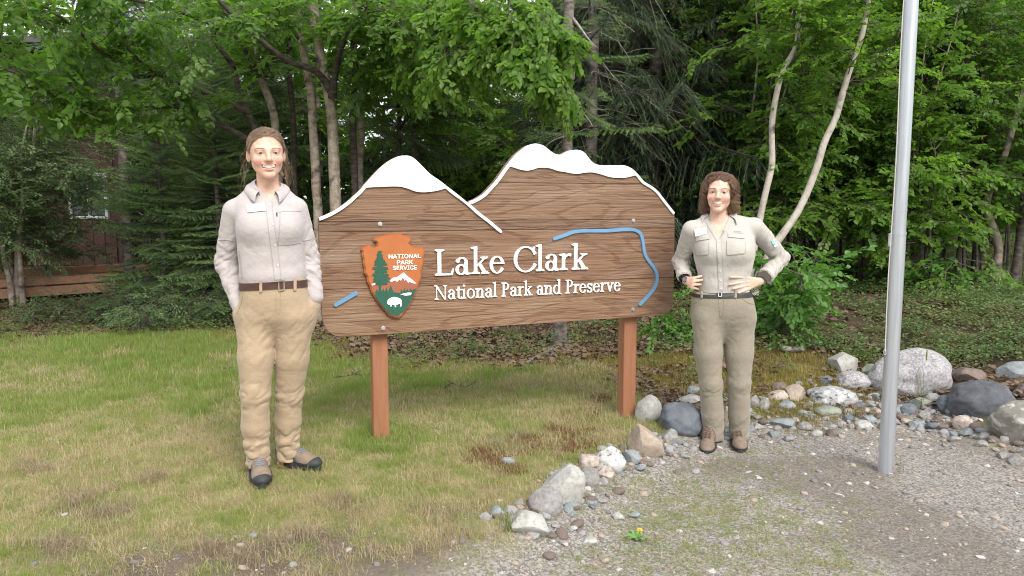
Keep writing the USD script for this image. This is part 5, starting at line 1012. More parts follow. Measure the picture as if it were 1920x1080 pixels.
for k, (px, Y, kind, where) in enumerate(BGT):
    if kind == 0: spruce('dim spruce deep in the forest ' + where, px, Y, rb.uniform(5.0, 6.5), rb.uniform(1.3, 1.7), SB_MID, 100, .04, .09, seed=200 + k, group='dim spruces deep in the forest')
    else: sapling('dim birch deep in the forest ' + where, px, Y, rb.uniform(4.6, 6.2), 130, SP_SMALLB if k % 3 else SP_SMALL, 1.2, seed=200 + k, group='dim birches deep in the forest', stems=4, sc=(1.2, 1.9), tl=(.4, 1.0), per=5, r0=.035)
# --- the far wood, one mass
n = 1300; fx, fy = rb.uniform(-22, 22, n), rb.uniform(15, 28, n); n2 = 1500; sx_ = rb.choice([-1, 1], n2) * rb.uniform(9.5, 42, n2); fx, fy = np.concatenate([fx, sx_]), np.concatenate([fy, rb.uniform(9.5, 30, n2)]); n += n2; fz = height(fx, fy, False) + rb.uniform(0, 1, n) ** 1.2 * 7.0
gap = fx / fy; ok = ~(((gap > -.205) & (gap < -.15) & (fz > 2.3)) | ((gap > -.035) & (gap < .0) & (fz > 3.2)) | ((gap > -.60) & (gap < -.50) & (fz > 4.4))); fx, fy, fz = fx[ok], fy[ok], fz[ok]; n = len(fx)
scatter('far_wood', SP_SMALLB[:4], np.stack([fx, fy, fz], 1), rb.integers(0, 4, n), rb.uniform(3.5, 6.0, n), quat_euler(rb.normal(0, .5, n), rb.normal(0, .5, n), rb.uniform(0, 6.3, n)), label='far part of the wood closing the view between the trunks', cat='forest', kind='stuff')
# ---------------------------------------------------------------- flagpole, boardwalk, building, small things
FP = G(1660, 884); pole = thing('flagpole', 'tall grey metal flagpole standing in the gravel on the right', 'flagpole', loc=(FP[0], FP[1], 0))
z_j = at(1685, 436, FP[1])[2]
def cyl(r0, r1, z0, z1, sides=32): return tube(np.array([[0, 0, z0], [0, 0, (z0 + z1) / 2], [0, 0, z1]]), [r0, (r0 + r1) / 2, r1], sides)
obj('lower_shaft', cyl(.0385, .0375, FP[2] - .1, z_j), ALU, pole, smooth=40)
obj('upper_shaft', cyl(.0352, .033, z_j - .0005 + .001, 6.2), ALU, pole, smooth=40)
obj('joint_collar', cyl(.0392, .0392, z_j - .012, z_j + .004), ALU, pole, smooth=40)
z_k = at(1685, 395, FP[1])[2]
obj('joint_ring', cyl(.0362, .0362, z_k - .003, z_k + .003), ALU, pole, smooth=40)
def ropep(dx, wav, z0, z1, n=26): z = np.linspace(z0, z1, n); return np.stack([dx + wav * np.sin(z * 5), -.016 + 0 * z, z], 1)
ROPE = simple('halyard_rope', (0.42, 0.40, 0.36), (0.5, 0.48, 0.44), rough=.9)
obj('halyard', tube(ropep(-.046, .004, at(1660, 660, FP[1])[2], 6.1), .0028, 6), ROPE, pole, smooth=True)
zc = at(1672, 450, FP[1])[2]; obj('cleat', joined([bx(-.052, -.035, -.006, .006, zc - .035, zc + .035, .002), bx(-.048, -.036, -.005, .005, zc - .012, zc + .012)]), STEEL, pole)
zs = at(1660, 655, FP[1])[2]; obj('snap_hook', joined([tube(np.array([[-.046 + .008 * math.cos(a), -.016, zs - .012 + .014 * math.sin(a)] for a in np.linspace(0, 6.0, 12)]), .0022, 6)]), STEEL, pole, smooth=True)
# boardwalk ramp at the left
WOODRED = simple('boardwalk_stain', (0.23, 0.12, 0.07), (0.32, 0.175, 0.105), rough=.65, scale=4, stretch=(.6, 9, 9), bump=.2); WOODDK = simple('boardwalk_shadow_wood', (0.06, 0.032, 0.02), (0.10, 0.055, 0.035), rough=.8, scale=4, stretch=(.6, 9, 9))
bw = thing('boardwalk', 'low reddish-brown wooden boardwalk with edge rails at the left', 'boardwalk')
A, Bp = at(-150, 552, 9.35), at(330, 522, 10.6); dirw = (Bp - A) / np.linalg.norm(Bp - A); nrm = np.array([dirw[1], -dirw[0], 0]); nrm /= np.linalg.norm(nrm); LW = np.linalg.norm(Bp - A)
def along(name, s0, s1, d0, d1, z0, z1, mat, bev=.004):
    v, f = bx(s0, s1, d0, d1, z0, z1, bev); w = A + dirw * v[:, :1] - nrm * v[:, 1:2] + np.array([0, 0, 1]) * v[:, 2:3]; obj(name, (w, f), mat, bw)
DK = 0.0
for k in range(34): along('deck_plank', k * LW / 34 + .004, (k + 1) * LW / 34 - .004, .0, 1.25, DK - .04, DK, WOODRED, .003)
along('edge_rail', 0, LW, .0, .09, DK + .02, DK + .12, WOODRED); along('edge_rail', 0, LW, 1.16, 1.25, DK + .05, DK + .16, WOODRED)
for s in np.arange(.3, LW, .9): along('rail_block', s, s + .12, .02, .08, DK + .0005, DK + .0195, WOODRED)
along('skirt_beam', 0, LW, -.04, -.002, DK - .12, DK + .002, WOODRED)
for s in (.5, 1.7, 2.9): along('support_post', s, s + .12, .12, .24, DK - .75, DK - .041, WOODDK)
# maroon building
MAROON = simple('maroon_siding', (0.05, 0.018, 0.016), (0.07, 0.025, 0.021), rough=.7, scale=6, stretch=(6, 6, .5), bump=.1)
WINW = simple('window_white', (0.42, 0.44, 0.44), (0.5, 0.52, 0.52), rough=.5)
bd = thing('building', 'dark maroon building with vertical siding and a white framed window behind the spruces', 'building')
YB = 13.2; x0b, x1b = at(-200, 400, YB)[0], at(235, 400, YB)[0]; zb = .30
wx0, wx1 = at(133, 360, YB)[0], at(196, 360, YB)[0]; wz0, wz1 = at(160, 405, YB)[2], at(160, 330, YB)[2]; n = int((x1b - x0b) / .2)
for k in range(n):
    a, b = x0b + k * .2, x0b + (k + 1) * .2 - .008
    if b > wx0 - .06 and a < wx1 + .06:
        obj('siding_board', bx(a, b, YB, YB + .03, zb, wz0 - .06, .004), MAROON, bd); obj('siding_board', bx(a, b, YB, YB + .03, wz1 + .06, 3.9, .004), MAROON, bd)
    else: obj('siding_board', bx(a, b, YB, YB + .03, zb, 3.9, .004), MAROON, bd)
obj('wall', joined([bx(x0b, wx0 - .05, YB + .032, YB + .2, zb - .3, 3.9), bx(wx1 + .05, x1b, YB + .032, YB + .2, zb - .3, 3.9), bx(wx0 - .05, wx1 + .05, YB + .032, YB + .2, zb - .3, wz0 - .05), bx(wx0 - .05, wx1 + .05, YB + .032, YB + .2, wz1 + .05, 3.9), bx(x1b - .2, x1b, YB + .2, YB + 5, zb - .3, 3.9), bx(x0b, x1b - .2, YB + 4.8, YB + 5, zb - .3, 3.9)]), MAROON, bd)
obj('roof', joined([bx(x0b - .4, x1b + .5, YB - .6, YB + 5.4, 3.905, 4.02, .01)]), simple('roof_dark', (.05, .05, .05), (.08, .075, .07), rough=.8), bd)
PANE = usdkit.material(stage, L + 'window_pane', {'fr': ('fresnel', dict(IOR=1.5)), 't': ('transparent_bsdf', dict(color=(.8, .85, .85))), 'g': ('glossy_bsdf', dict(roughness=.02)), 'm': ('mix_closure', {})}, [('fr.fac', 'm.fac'), ('t.BSDF', 'm.closure1'), ('g.BSDF', 'm.closure2')], surface='m.closure')
wf = obj('window_frame', joined([bx(wx0 - .05, wx0, YB - .03, YB + .1, wz0 - .05, wz1 + .05, .004), bx(wx1, wx1 + .05, YB - .03, YB + .1, wz0 - .05, wz1 + .05, .004), bx(wx0, wx1, YB - .028, YB + .1, wz1, wz1 + .05, .004), bx(wx0, wx1, YB - .028, YB + .1, wz0 - .05, wz0, .004)]), WINW, bd)
obj('mullion', bx((wx0 + wx1) / 2 - .018, (wx0 + wx1) / 2 + .018, YB - .01, YB + .06, wz0, wz1, .003), WINW, wf)
mid = (wx0 + wx1) / 2
for a, b in ((wx0, mid - .018), (mid + .018, wx1)): obj('pane', bx(a, b, YB + .02, YB + .026, wz0, wz1), PANE, wf)
# twigs in the grass, log in the heath
for k, (q, lab) in enumerate([([(627, 718), (660, 708), (690, 692), (715, 680)], 'thin bare twig lying in the lawn left of the left sign post'), ([(660, 708), (680, 709), (705, 706)], None), ([(835, 738), (850, 725), (872, 732), (895, 728)], 'bare forked twig lying in the lawn under the sign'), ([(985, 690), (1010, 684), (1040, 676)], 'twig at the foot of the straight grey spruce trunk'), ([(420, 700), (450, 692), (480, 688)], 'thin dark twig in the grass behind the left person'), ([(1465, 668), (1485, 667), (1506, 672)], 'short grey log on the moss below the bright green shrub')]):
    if lab: tw = thing('fallen_twig' if k < 5 else 'fallen_log', lab, 'twig' if k < 5 else 'log')
    p = np.array([G(*a) + [0, 0, .025 if k < 5 else .05] for a in q]); p[0, 2] += .02; p[-1, 2] += .03
    obj('stem', tube(resample(p, 12), np.linspace(.0055, .002, 12) if k < 5 else np.linspace(.024, .02, 12), 6), TWIG if k < 5 else DEAD, tw, smooth=True)
    if k in (0, 2, 3):
        q2 = resample(p, 12)
        for j in (4, 7, 9): obj('side_twig', tube(q2[j] + np.array([.05 * (1 if j % 2 else -1), .04, .03]) * np.linspace(0, 1.6, 4)[:, None], np.linspace(.0028, .001, 4), 5), TWIG, tw, smooth=True)
# dandelion
dg = G(1196, 1010); dl = thing('dandelion', 'single yellow dandelion flower with toothed leaves on the gravel', 'flower', loc=tuple(dg))
YEL = simple('dandelion_yellow', (0.75, 0.50, 0.01), (0.85, 0.62, 0.02), rough=.6, scale=90); LG = simple('dandelion_leaf', (0.10, 0.22, 0.04), (0.15, 0.29, 0.06), rough=.5, scale=30)
obj('flower_stem', tube(resample(np.array([[0, 0, 0], [.004, -.004, .02], [.006, -.008, .042]]), 8), .0018, 8), LG, dl, smooth=True)
pet = []
for ring_, (m_, ln, el) in enumerate(((22, .0145, .15), (18, .012, .5), (12, .008, .95))):
    for k in range(m_): a = k * 6.283 / m_ + ring_ * .2; pet.append(placed(leaf4(ln, .004), [.006, -.008, .043 + .001 * ring_], [math.cos(a) * math.cos(el), math.sin(a) * math.cos(el), math.sin(el)], 0))
obj('petals', joined(pet), YEL, dl, smooth=False)
def toothed(L_, W_):
    v = [(0, 0, 0)]; n_ = 7
    for k in range(n_): t_ = (k + .5) / n_; v += [(t_ * L_, W_ * (.35 + .65 * math.sin(t_ * 2.6)) * (1 if k % 2 else .55), .25 * L_ * t_ * (1 - t_)), (t_ * L_, -W_ * (.35 + .65 * math.sin(t_ * 2.6)) * (1 if k % 2 else .55), .25 * L_ * t_ * (1 - t_))]
    v.append((L_, 0, 0)); f = [(0, 2, 1)] + [t for k in range(n_ - 1) for t in ((1 + 2 * k, 2 + 2 * k, 3 + 2 * k), (2 + 2 * k, 4 + 2 * k, 3 + 2 * k))] + [(2 * n_ - 1, 2 * n_, 2 * n_ + 1)]
    return np.array(v), np.array(f)
for k in range(9): a = k * .7 + .3; obj('leaf', placed(toothed(.045 + .008 * (k % 3), .009), [-.016 + .002 * k, -.004, .002], [math.cos(a), math.sin(a), .3], 0), LG, dl, smooth=False)
# tall grass stalks by the boulders and on the border
for k, (px, py, top, lab) in enumerate([(1727, 762, 655, 'tall green grass stalk in front of the largest granite boulder'), (1716, 755, 690, 'thin grass stalk left of the tall one before the granite boulder'), (1684, 882, 835, 'grass blades growing at the foot of the flagpole'), (950, 990, 925, 'grass tuft at the near end of the rock border')]):
    g = G(px, py); zt = at(px, top, g[1])[2]; h = zt - g[2]; gs = thing('grass_stalk', lab, 'grass', loc=tuple(g - [0, .03, 0])); rr = np.random.default_rng(k)
    for j in range(3 if k < 3 else 14):
        hh = h * (1 if j == 0 else rr.uniform(.45, .85)); s = np.linspace(0, 1, 6); a = rr.uniform(0, 6.28); o = np.array([math.cos(a), math.sin(a) * .5, 0]) * .16 * hh
        p = np.array([rr.normal(0, .012), rr.normal(0, .008), -.01]) + o * (s ** 2)[:, None] + np.array([0, 0, hh]) * s[:, None]; obj('blade', tube(p, np.linspace(.0022, .0006, 6) , 4), GRASS_LUSH, gs, smooth=True)
    if k == 0: obj('seed_head', tube(np.array([[0, 0, h * .82], [.001, 0, h * .92], [.002, 0, h * 1.04]]), [.003, .006, .001], 7), GRASS_LUSH, gs, smooth=True)
# ---------------------------------------------------------------- people
from scipy.interpolate import PchipInterpolator
SKIN = tint_mat('skin', rough=0.48, sss=0.12, spec=0.4, bump=0.06)
EYEW = simple('eye_white', (0.62, 0.58, 0.56), rough=0.25); IRIS = simple('iris', (0.06, 0.05, 0.04), rough=0.15); LASH = simple('lash_brow', (0.05, 0.033, 0.024), (0.07, 0.045, 0.032), rough=.7, scale=200)
TEETH = simple('teeth', (0.62, 0.585, 0.53), rough=0.3); LEATHER_B = simple('belt_brown', (0.045, 0.018, 0.014), (0.065, 0.026, 0.02), rough=.45, scale=40); LEATHER_K = simple('belt_black', (0.014, 0.012, 0.012), (0.024, 0.02, 0.019), rough=.5, scale=40)
BUCKLE = simple('buckle', (0.40, 0.36, 0.28), rough=.35, metallic=.9); SHIRT1 = cloth_mat('shirt_mauve_grey', (0.39, 0.352, 0.348), .05); SHIRT2 = cloth_mat('shirt_stone', (0.41, 0.382, 0.35), .05)
PANTS1 = cloth_mat('khaki_trousers', (0.35, 0.265, 0.178), .06); PANTS2 = cloth_mat('taupe_trousers', (0.25, 0.22, 0.17), .06)
BTN = simple('shirt_button', (0.55, 0.5, 0.47), rough=.35); BADGE = simple('badge_white', (0.80, 0.79, 0.76), rough=.35); RUBBER = simple('shoe_rubber', (0.02, 0.021, 0.024), (0.03, 0.031, 0.034), rough=.7, scale=60); SOLE2 = simple('dark_sole', (0.02, 0.02, 0.022), (0.035, 0.034, 0.034), rough=.8, scale=60)
SUEDE1 = simple('shoe_suede_taupe', (0.17, 0.125, 0.09), (0.22, 0.165, 0.12), rough=.9, scale=50, bump=.2); SUEDE2 = simple('shoe_suede_rose', (0.15, 0.108, 0.082), (0.20, 0.148, 0.112), rough=.9, scale=50, bump=.2); MESHG = simple('shoe_mesh_grey', (0.07, 0.07, 0.075), (0.10, 0.10, 0.105), rough=.85, scale=150); LACE = simple('shoe_lace', (0.13, 0.15, 0.19), (0.2, 0.22, 0.27), rough=.8, scale=90); LACE2 = simple('shoe_lace_brown', (0.10, 0.06, 0.045), rough=.8)
SEAM = simple('seam_thread', (0.34, 0.31, 0.29), rough=.9); BLACKP = simple('black_plastic', (0.012, 0.012, 0.014), rough=.35); TEAL = simple('patch_teal', (0.12, 0.42, 0.42), (0.6, 0.66, 0.64), rough=.8, scale=70, lo=.45, hi=.55)
def hair_mat(name, c0, c1):
    return usdkit.material(stage, L + name, {'h': ('hair_info', {}), 'g': ('geometry', {}), 'n': ('noise_texture', dict(scale=22.0, detail=2.0)), 'rp': ('rgb_ramp', dict(ramp=[(.3, c0), (.7, c1)])), 'p': ('principled_bsdf', dict(roughness=.5, specular_ior_level=.35))},
        [('g.position', 'n.vector'), ('n.fac', 'rp.fac'), ('rp.color', 'p.base_color')], surface='p.BSDF')
HAIR1 = hair_mat('hair_dark_blond', (0.17, 0.112, 0.075), (0.28, 0.195, 0.13)); HAIR2 = hair_mat('hair_brown', (0.11, 0.064, 0.043), (0.21, 0.128, 0.083)); HAIR2L = hair_mat('hair_light_ends', (0.26, 0.15, 0.075), (0.45, 0.30, 0.16))
def strands(name, curves, width, mat, parent):
    path = numbered(parent_path(parent) + '/' + name); c = UsdGeom.BasisCurves.Define(stage, path)
    c.CreateTypeAttr('linear'); c.CreateCurveVertexCountsAttr([len(x) for x in curves]); c.CreatePointsAttr(Vt.Vec3fArray.FromNumpy((np.vstack(curves) - OFF).astype(np.float32)))
    c.CreateWidthsAttr(Vt.FloatArray.FromNumpy(np.concatenate([np.linspace(width, width * .45, len(x)) for x in curves]).astype(np.float32))); c.SetWidthsInterpolation('vertex')
    UsdShade.MaterialBindingAPI.Apply(c.GetPrim()).Bind(mat); return c.GetPrim()
def loft(prof, yaw, n=2.35, c0=None):
    prof = np.array(sorted(prof)); z = prof[:, 0]; I = [PchipInterpolator(z, prof[:, k]) for k in (1, 2, 3, 4)]; cy_, sy_ = math.cos(yaw), math.sin(yaw)
    def f(P):
        zz = np.clip(P[:, 2], z[0], z[-1]); a, b, cx, cy = (i(zz) for i in I); dx, dy = P[:, 0] - cx, P[:, 1] - cy; x, y = dx * cy_ + dy * sy_, -dx * sy_ + dy * cy_
        r = ((np.abs(x) / a) ** n + (np.abs(y) / b) ** n) ** (1 / n); d = (r - 1) * np.minimum(a, b); dz = np.maximum(z[0] - P[:, 2], P[:, 2] - z[-1])
        return np.where(dz > 0, np.sqrt(np.maximum(d, 0) ** 2 + dz ** 2) + np.minimum(np.maximum(d, dz), 0), d)
    return f
def folds(P, a, b, amp, freq, seed, sig, t0=0., t1=1., skew=.6, soft=.15):
    """cloth folds that run round a limb from a to b, strongest between t0 and t1"""
    a, b = np.asarray(a, float), np.asarray(b, float); ax = b - a; ln = np.linalg.norm(ax); ax = ax / ln; q = P - a; t = q @ ax; rad = q - t[:, None] * ax
    U = np.cross(ax, [.3, .9, .1]); U /= np.linalg.norm(U); Vv = np.cross(ax, U); tn = t / ln
    w = np.exp(-(np.linalg.norm(rad, axis=1) / sig) ** 2) * sstep(tn, t0 - soft, t0 + soft) * (1 - sstep(tn, t1 - soft, t1 + soft))
    freq = freq * 1.4; u, v = rad @ U, rad @ Vv; m = noise(np.stack([t * freq + 1.5 * skew * freq * u, u * freq * .5 - t * freq * .25, v * freq * .5], 1) + seed, seed) + .6 * noise(np.stack([t * freq * 1.5 - 2 * skew * freq * v, u * freq * .7, v * freq * .5 + t * freq * .4], 1) + seed * 2.7, seed + 1)
    k = np.abs(2 * m / 1.6 - 1); return 1.45 * amp * w * (.42 - np.minimum(k, .8) ** .75) * .9
def near(P, c, r): return np.linalg.norm(P - np.asarray(c), axis=1) < r
def masked(P, c, r, f):
    """f evaluated only near c; elsewhere a safe lower bound"""
    d = np.linalg.norm(P - np.asarray(c), axis=1) - r; out = np.maximum(d, 0.02); k = d < 0.02
    if k.any(): out = out.copy(); out[k] = f(P[k])
    return out
class Head:
    def __init__(s, c, yaw, pitch=0, roll=0, k=1.0, smile=1.0, wide=1.0): s.w = np.array([wide, 1, 1.0]); s.c = np.asarray(c, float); s.R = rotz(yaw) @ rotx(pitch) @ roty(roll); s.k = k; s.smile = smile
    def to(s, p): return s.c + (np.asarray(p, float) * s.w * s.k) @ s.R.T
    def loc(s, P): return (P - s.c) @ s.R / (s.k * s.w)
    def raw(s, q):
        ax = np.stack([np.abs(q[:, 0]), q[:, 1], q[:, 2]], 1)
        d = ell_sdf(q, (0, .010, .032), (.0725, .094, .084)); d = smin(d, ell_sdf(q, (0, -.024, -.030), (.0605, .066, .078)), .03)
        d = smin(d, cone_sdf(ax, (.037, .000, -.055), (.004, -.070, -.099), .020, .0175), .03); d = smin(d, ell_sdf(q, (0, -.078, -.101), (.021, .017, .016)), .02)
        d = smin(d, ell_sdf(ax, (.037, -.064, -.032), (.024, .022, .020)), .022)
        d = smin(d, cone_sdf(ax, (.010, -.085, .018), (.042, -.071, .020), .010, .009), .016)
        d = smax(d, -ell_sdf(ax, (.0315, -.099, .0005), (.0185, .0125, .0085)), .012)
        lid = np.maximum(np.linalg.norm(ax - [.0315, -.0745, -.001], axis=1) - .0136, np.minimum(.0030 - ax[:, 2] - .0, ax[:, 2] + .0034))
        d = smin(d, lid, .004)
        d = smin(d, cone_sdf(q, (0, -.088, .010), (0, -.106, -.027), .0072, .0095), .013); d = smin(d, np.linalg.norm(ax - [.0098, -.096, -.0325], axis=1) - .0072, .007); d = smin(d, np.linalg.norm(q - [0, -.109, -.030], axis=1) - .0085, .008)
        b = q.copy(); b[:, 2] -= 7.0 * s.smile * q[:, 0] ** 2; lx = np.clip(np.abs(q[:, 0]) / .033, 0, 1)
        yl = -.0985 + 17.0 * q[:, 0] ** 2; m = np.stack([q[:, 0] * 0, q[:, 1] - yl, b[:, 2]], 1)
        up = np.sqrt(m[:, 1] ** 2 + ((m[:, 2] + .0560) / (.62)) ** 2) - .0048 * (1 - lx ** 3); lo = np.sqrt((m[:, 1] + .001) ** 2 + ((m[:, 2] + .0755) / .8) ** 2) - .0066 * (1 - lx ** 2.5)
        lip = np.where(lx < 1, np.minimum(up, lo), .02); d = smin(d, lip, .004)
        cut = np.stack([q[:, 0], q[:, 1] + .092, (b[:, 2] + .0640)], 1); d = smax(d, -ell_sdf(cut, (0, 0, 0), (.0290, .017, .0090)), .002)
        for sg in (1,):
            ear = ell_sdf(ax, (.0735, .018, -.010), (.0085, .019, .030), rotz(-.35)); ear = smax(ear, -ell_sdf(ax, (.083, .012, -.008), (.006, .011, .020)), .004); d = smin(d, ear, .006)
        return d * .9
    def sdf(s, P): return masked(P, s.c - np.array([0, 0, .02]), .155 * s.k, lambda Q: s.raw(s.loc(Q)) * s.k)
    def tint(s, v, base, cheek, lipc):
        q = s.loc(v); col = np.tile(np.array(base, float), (len(v), 1)); ax = np.stack([np.abs(q[:, 0]), q[:, 1], q[:, 2]], 1)
        def mixin(w, c): col[:] = col * (1 - w[:, None]) + np.array(c) * w[:, None]
        front = sstep(-q[:, 1], .03, .06)
        mixin(.75 * front * np.exp(-((ax[:, 0] - .040) / .019) ** 2 - ((q[:, 2] + .034) / .020) ** 2), cheek); mixin(.25 * front * np.exp(-(q[:, 0] / .013) ** 2 - ((q[:, 2] + .030) / .010) ** 2), cheek); mixin(.35 * np.exp(-((ax[:, 0] - .077) / .010) ** 2 - ((q[:, 2] + .01) / .03) ** 2), cheek)
        b2 = q[:, 2] - 7.0 * s.smile * q[:, 0] ** 2; lx = np.clip(np.abs(q[:, 0]) / .0325, 0, 1)
        w = front * (lx < 1) * np.exp(-(((b2 + .0648) / (.0122 * np.maximum(1 - lx ** 3, .12))) ** 4)) * sstep(-q[:, 1], .070, .080); mixin(.9 * w, lipc)
        w = front * (lx < .9) * np.exp(-(((b2 + .0645) / .0072) ** 4)) * (q[:, 1] > -.0925) * (q[:, 1] < -.06); mixin(.9 * w, (.18, .05, .045))
        w = front * np.exp(-((ax[:, 0] - .0315) / .016) ** 2 - (q[:, 2] / .009) ** 2); mixin(.30 * w, (cheek[0] * .62, cheek[1] * .62, cheek[2] * .62))
        return col
    def features(s, person, brow, iris=IRIS):
        def place(mesh): v, f = mesh; return s.to(v) , f
        eyes = []
        for sg, in ((1,), (-1,)):
            e = trimesh.creation.icosphere(2, .0125); root = obj('eye', place((np.array(e.vertices) + [sg * .0315, -.0745, -.001], np.array(e.faces))), EYEW, person, smooth=True)
            aa, rr_ = np.meshgrid(np.arange(16) * np.pi / 8, [.0001, .0025, .0044, .0056], indexing='ij'); cv = np.stack([rr_ * np.cos(aa), -np.sqrt(.0128 ** 2 - rr_ ** 2), rr_ * np.sin(aa)], -1); nn = cv / .0128
            obj('iris', place((lambda vf: (vf[0] + [sg * .0315, -.0745, -.0012], vf[1]))(shell(cv, nn, -.001, .0001, closed=True))), iris, root, smooth=True)
            t = np.linspace(-1, 1, 9); la = np.stack([sg * .0315 + t * .0150, -.0885 + .0065 * t ** 2, .0036 - .0058 * t ** 2], 1); obj('eyelashes', place(tube(la, .0013 * (1.25 - .6 * np.abs(t)), 5)), LASH, person, smooth=True)
            t = np.linspace(0, 1, 9); b = np.stack([sg * (.013 + .040 * t), -.0955 + .020 * t ** 2, .0185 + .0075 * np.sin(t * 2.4) - .003 * t], 1); bz = cast(lambda P: s.raw(P), b - [0, .03, 0], (0, 1, 0))
            v, f = tube(bz, .0036 * (1.0 - .7 * t), 6); obj('eyebrow', place((bz.mean(0) + (v - bz.mean(0)) * [1, .8, .9], f)), brow, person, smooth=True)
        x = np.linspace(-.0255, .0255, 17); z0 = 7.0 * s.smile * x ** 2; y = -.0915 + 15 * x ** 2; g = np.stack([np.stack([x, y, z0 - .0555 + .0006 * np.abs(np.sin(x * 420))], 1), np.stack([x, y - .0012, z0 - .0635], 1), np.stack([x, y, z0 - .0700 + .0012 * np.abs(x) / .02], 1)], 1)
        nn = np.zeros_like(g); nn[..., 1] = -1; obj('teeth', place(shell(g, nn, -.001, .0008)), TEETH, person, smooth=True)
def cones(P, jr):
    d = None
    for (a, ra), (b, rb) in zip(jr[:-1], jr[1:]): e = cone_sdf(P, a, b, ra, rb); d = e if d is None else smin(d, e, .02)
    return d
def hand_sdf(P, wrist, knuckles, tips, thumb, rw=.026, bulge=(0, -.012, 0), k=1.0):
    """palm as a slab between wrist and four knuckles; four unequal bent fingers; a thumb that leaves the side of the palm"""
    c = (np.asarray(wrist) + np.mean(tips, 0)) / 2
    def f(Q):
        d = None
        for i, kn in enumerate(knuckles):
            e = cone_sdf(Q, np.asarray(wrist) + (np.asarray(kn) - np.asarray(wrist)) * .12, kn, .0165 * k, .0115 * k); d = e if d is None else smin(d, e, .012)
        for i, (kn, tp) in enumerate(zip(knuckles, tips)):
            kn, tp = np.asarray(kn), np.asarray(tp); p1, p2 = kn + (tp - kn) * .42 + np.asarray(bulge), kn + (tp - kn) * .74 + np.asarray(bulge) * .6
            e = np.minimum(np.minimum(cone_sdf(Q, kn, p1, .0098 * k, .0088 * k), cone_sdf(Q, p1, p2, .0088 * k, .0080 * k)), cone_sdf(Q, p2, tp, .0080 * k, .0066 * k)); d = smin(d, e, .004)
        t0, t1, t2, t3 = map(np.asarray, thumb); e = np.minimum(np.minimum(cone_sdf(Q, t0, t1, .0145 * k, .0115 * k), cone_sdf(Q, t1, t2, .0112 * k, .0098 * k)), cone_sdf(Q, t2, t3, .0098 * k, .0075 * k)); return smin(d, e, .006)
    return masked(P, c, np.linalg.norm(np.asarray(wrist) - np.mean(tips, 0)) / 2 + .09, f)
def pxpatch(f, corners, nu, nv, thick, lift, Y, curve=None):
    """thin solid on the surface of f whose outline fills a four-sided patch of the photo (corners: tl, tr, br, bl)"""
    a, b, c, d = map(np.array, corners); u, v = np.meshgrid(np.linspace(0, 1, nu), np.linspace(0, 1, nv), indexing='ij'); u, v = u[..., None], v[..., None]
    q = (a * (1 - u) + b * u) * (1 - v) + (d * (1 - u) + c * u) * v
    if curve is not None: q = curve(q, u, v)
    q = q.reshape(-1, 2); D = np.array([ray(*p) for p in q]); D /= np.linalg.norm(D, axis=1, keepdims=True); O = np.array([0, 0, CAM_H]) + D * (Y - .4)
    Pp = cast(f, O, D, 1.4, 80); N = grad(f, Pp, .004)
    v_, f_ = shell(Pp.reshape(nu, nv, 3), N.reshape(nu, nv, 3), lift, lift + thick); return v_, f_[:, ::-1]
def ribbon_px(f, pts, w, thick, lift, Y, n=24):
    p = resample(np.array(pts, float), n); T = np.gradient(p, axis=0); T /= np.linalg.norm(T, axis=1, keepdims=True); N2 = np.stack([-T[:, 1], T[:, 0]], 1)
    g = np.stack([p - N2 * w / 2, p, p + N2 * w / 2], 1).reshape(-1, 2); D = np.array([ray(*q) for q in g]); D /= np.linalg.norm(D, axis=1, keepdims=True); Pp = cast(f, np.array([0, 0, CAM_H]) + D * (Y - .4), D, 1.4, 80); Nn = grad(f, Pp, .004)
    v_, f_ = shell(Pp.reshape(n, 3, 3), Nn.reshape(n, 3, 3), lift, lift + thick); return v_, f_
def point_px(f, px, py, Y):
    D = ray(px, py); D = D / np.linalg.norm(D); P = cast(f, (np.array([0, 0, CAM_H]) + D * (Y - .4))[None], D[None], 1.4, 90); return P[0], grad(f, P, .004)[0]
def disc(P, N, r, h, sides=14):
    m = trimesh.creation.cylinder(r, h, sections=sides); T = trimesh.geometry.align_vectors([0, 0, 1], N); T[:3, 3] = P; m.apply_transform(T); return np.array(m.vertices), np.array(m.faces)
def band_round(f, c, zf, hh, thick, lift, n=72, r0=.4):
    """a belt: closed band round the body on the surface of f; zf(angle) is the height"""
    a = np.arange(n) * 2 * np.pi / n; rows = []
    for dz in (-hh, 0, hh):
        D = np.stack([np.sin(a), -np.cos(a), 0 * a], 1); O = np.stack([c[0] + D[:, 0] * r0, c[1] + D[:, 1] * r0, zf(a) + dz], 1); rows.append(cast(f, O, -D, r0, 80))
    g = np.stack(rows, 1); nn = np.zeros_like(g); nn[..., 0], nn[..., 1] = np.sin(a)[:, None], -np.cos(a)[:, None]
    return shell(g, nn, lift - .006, lift + thick, closed=True)
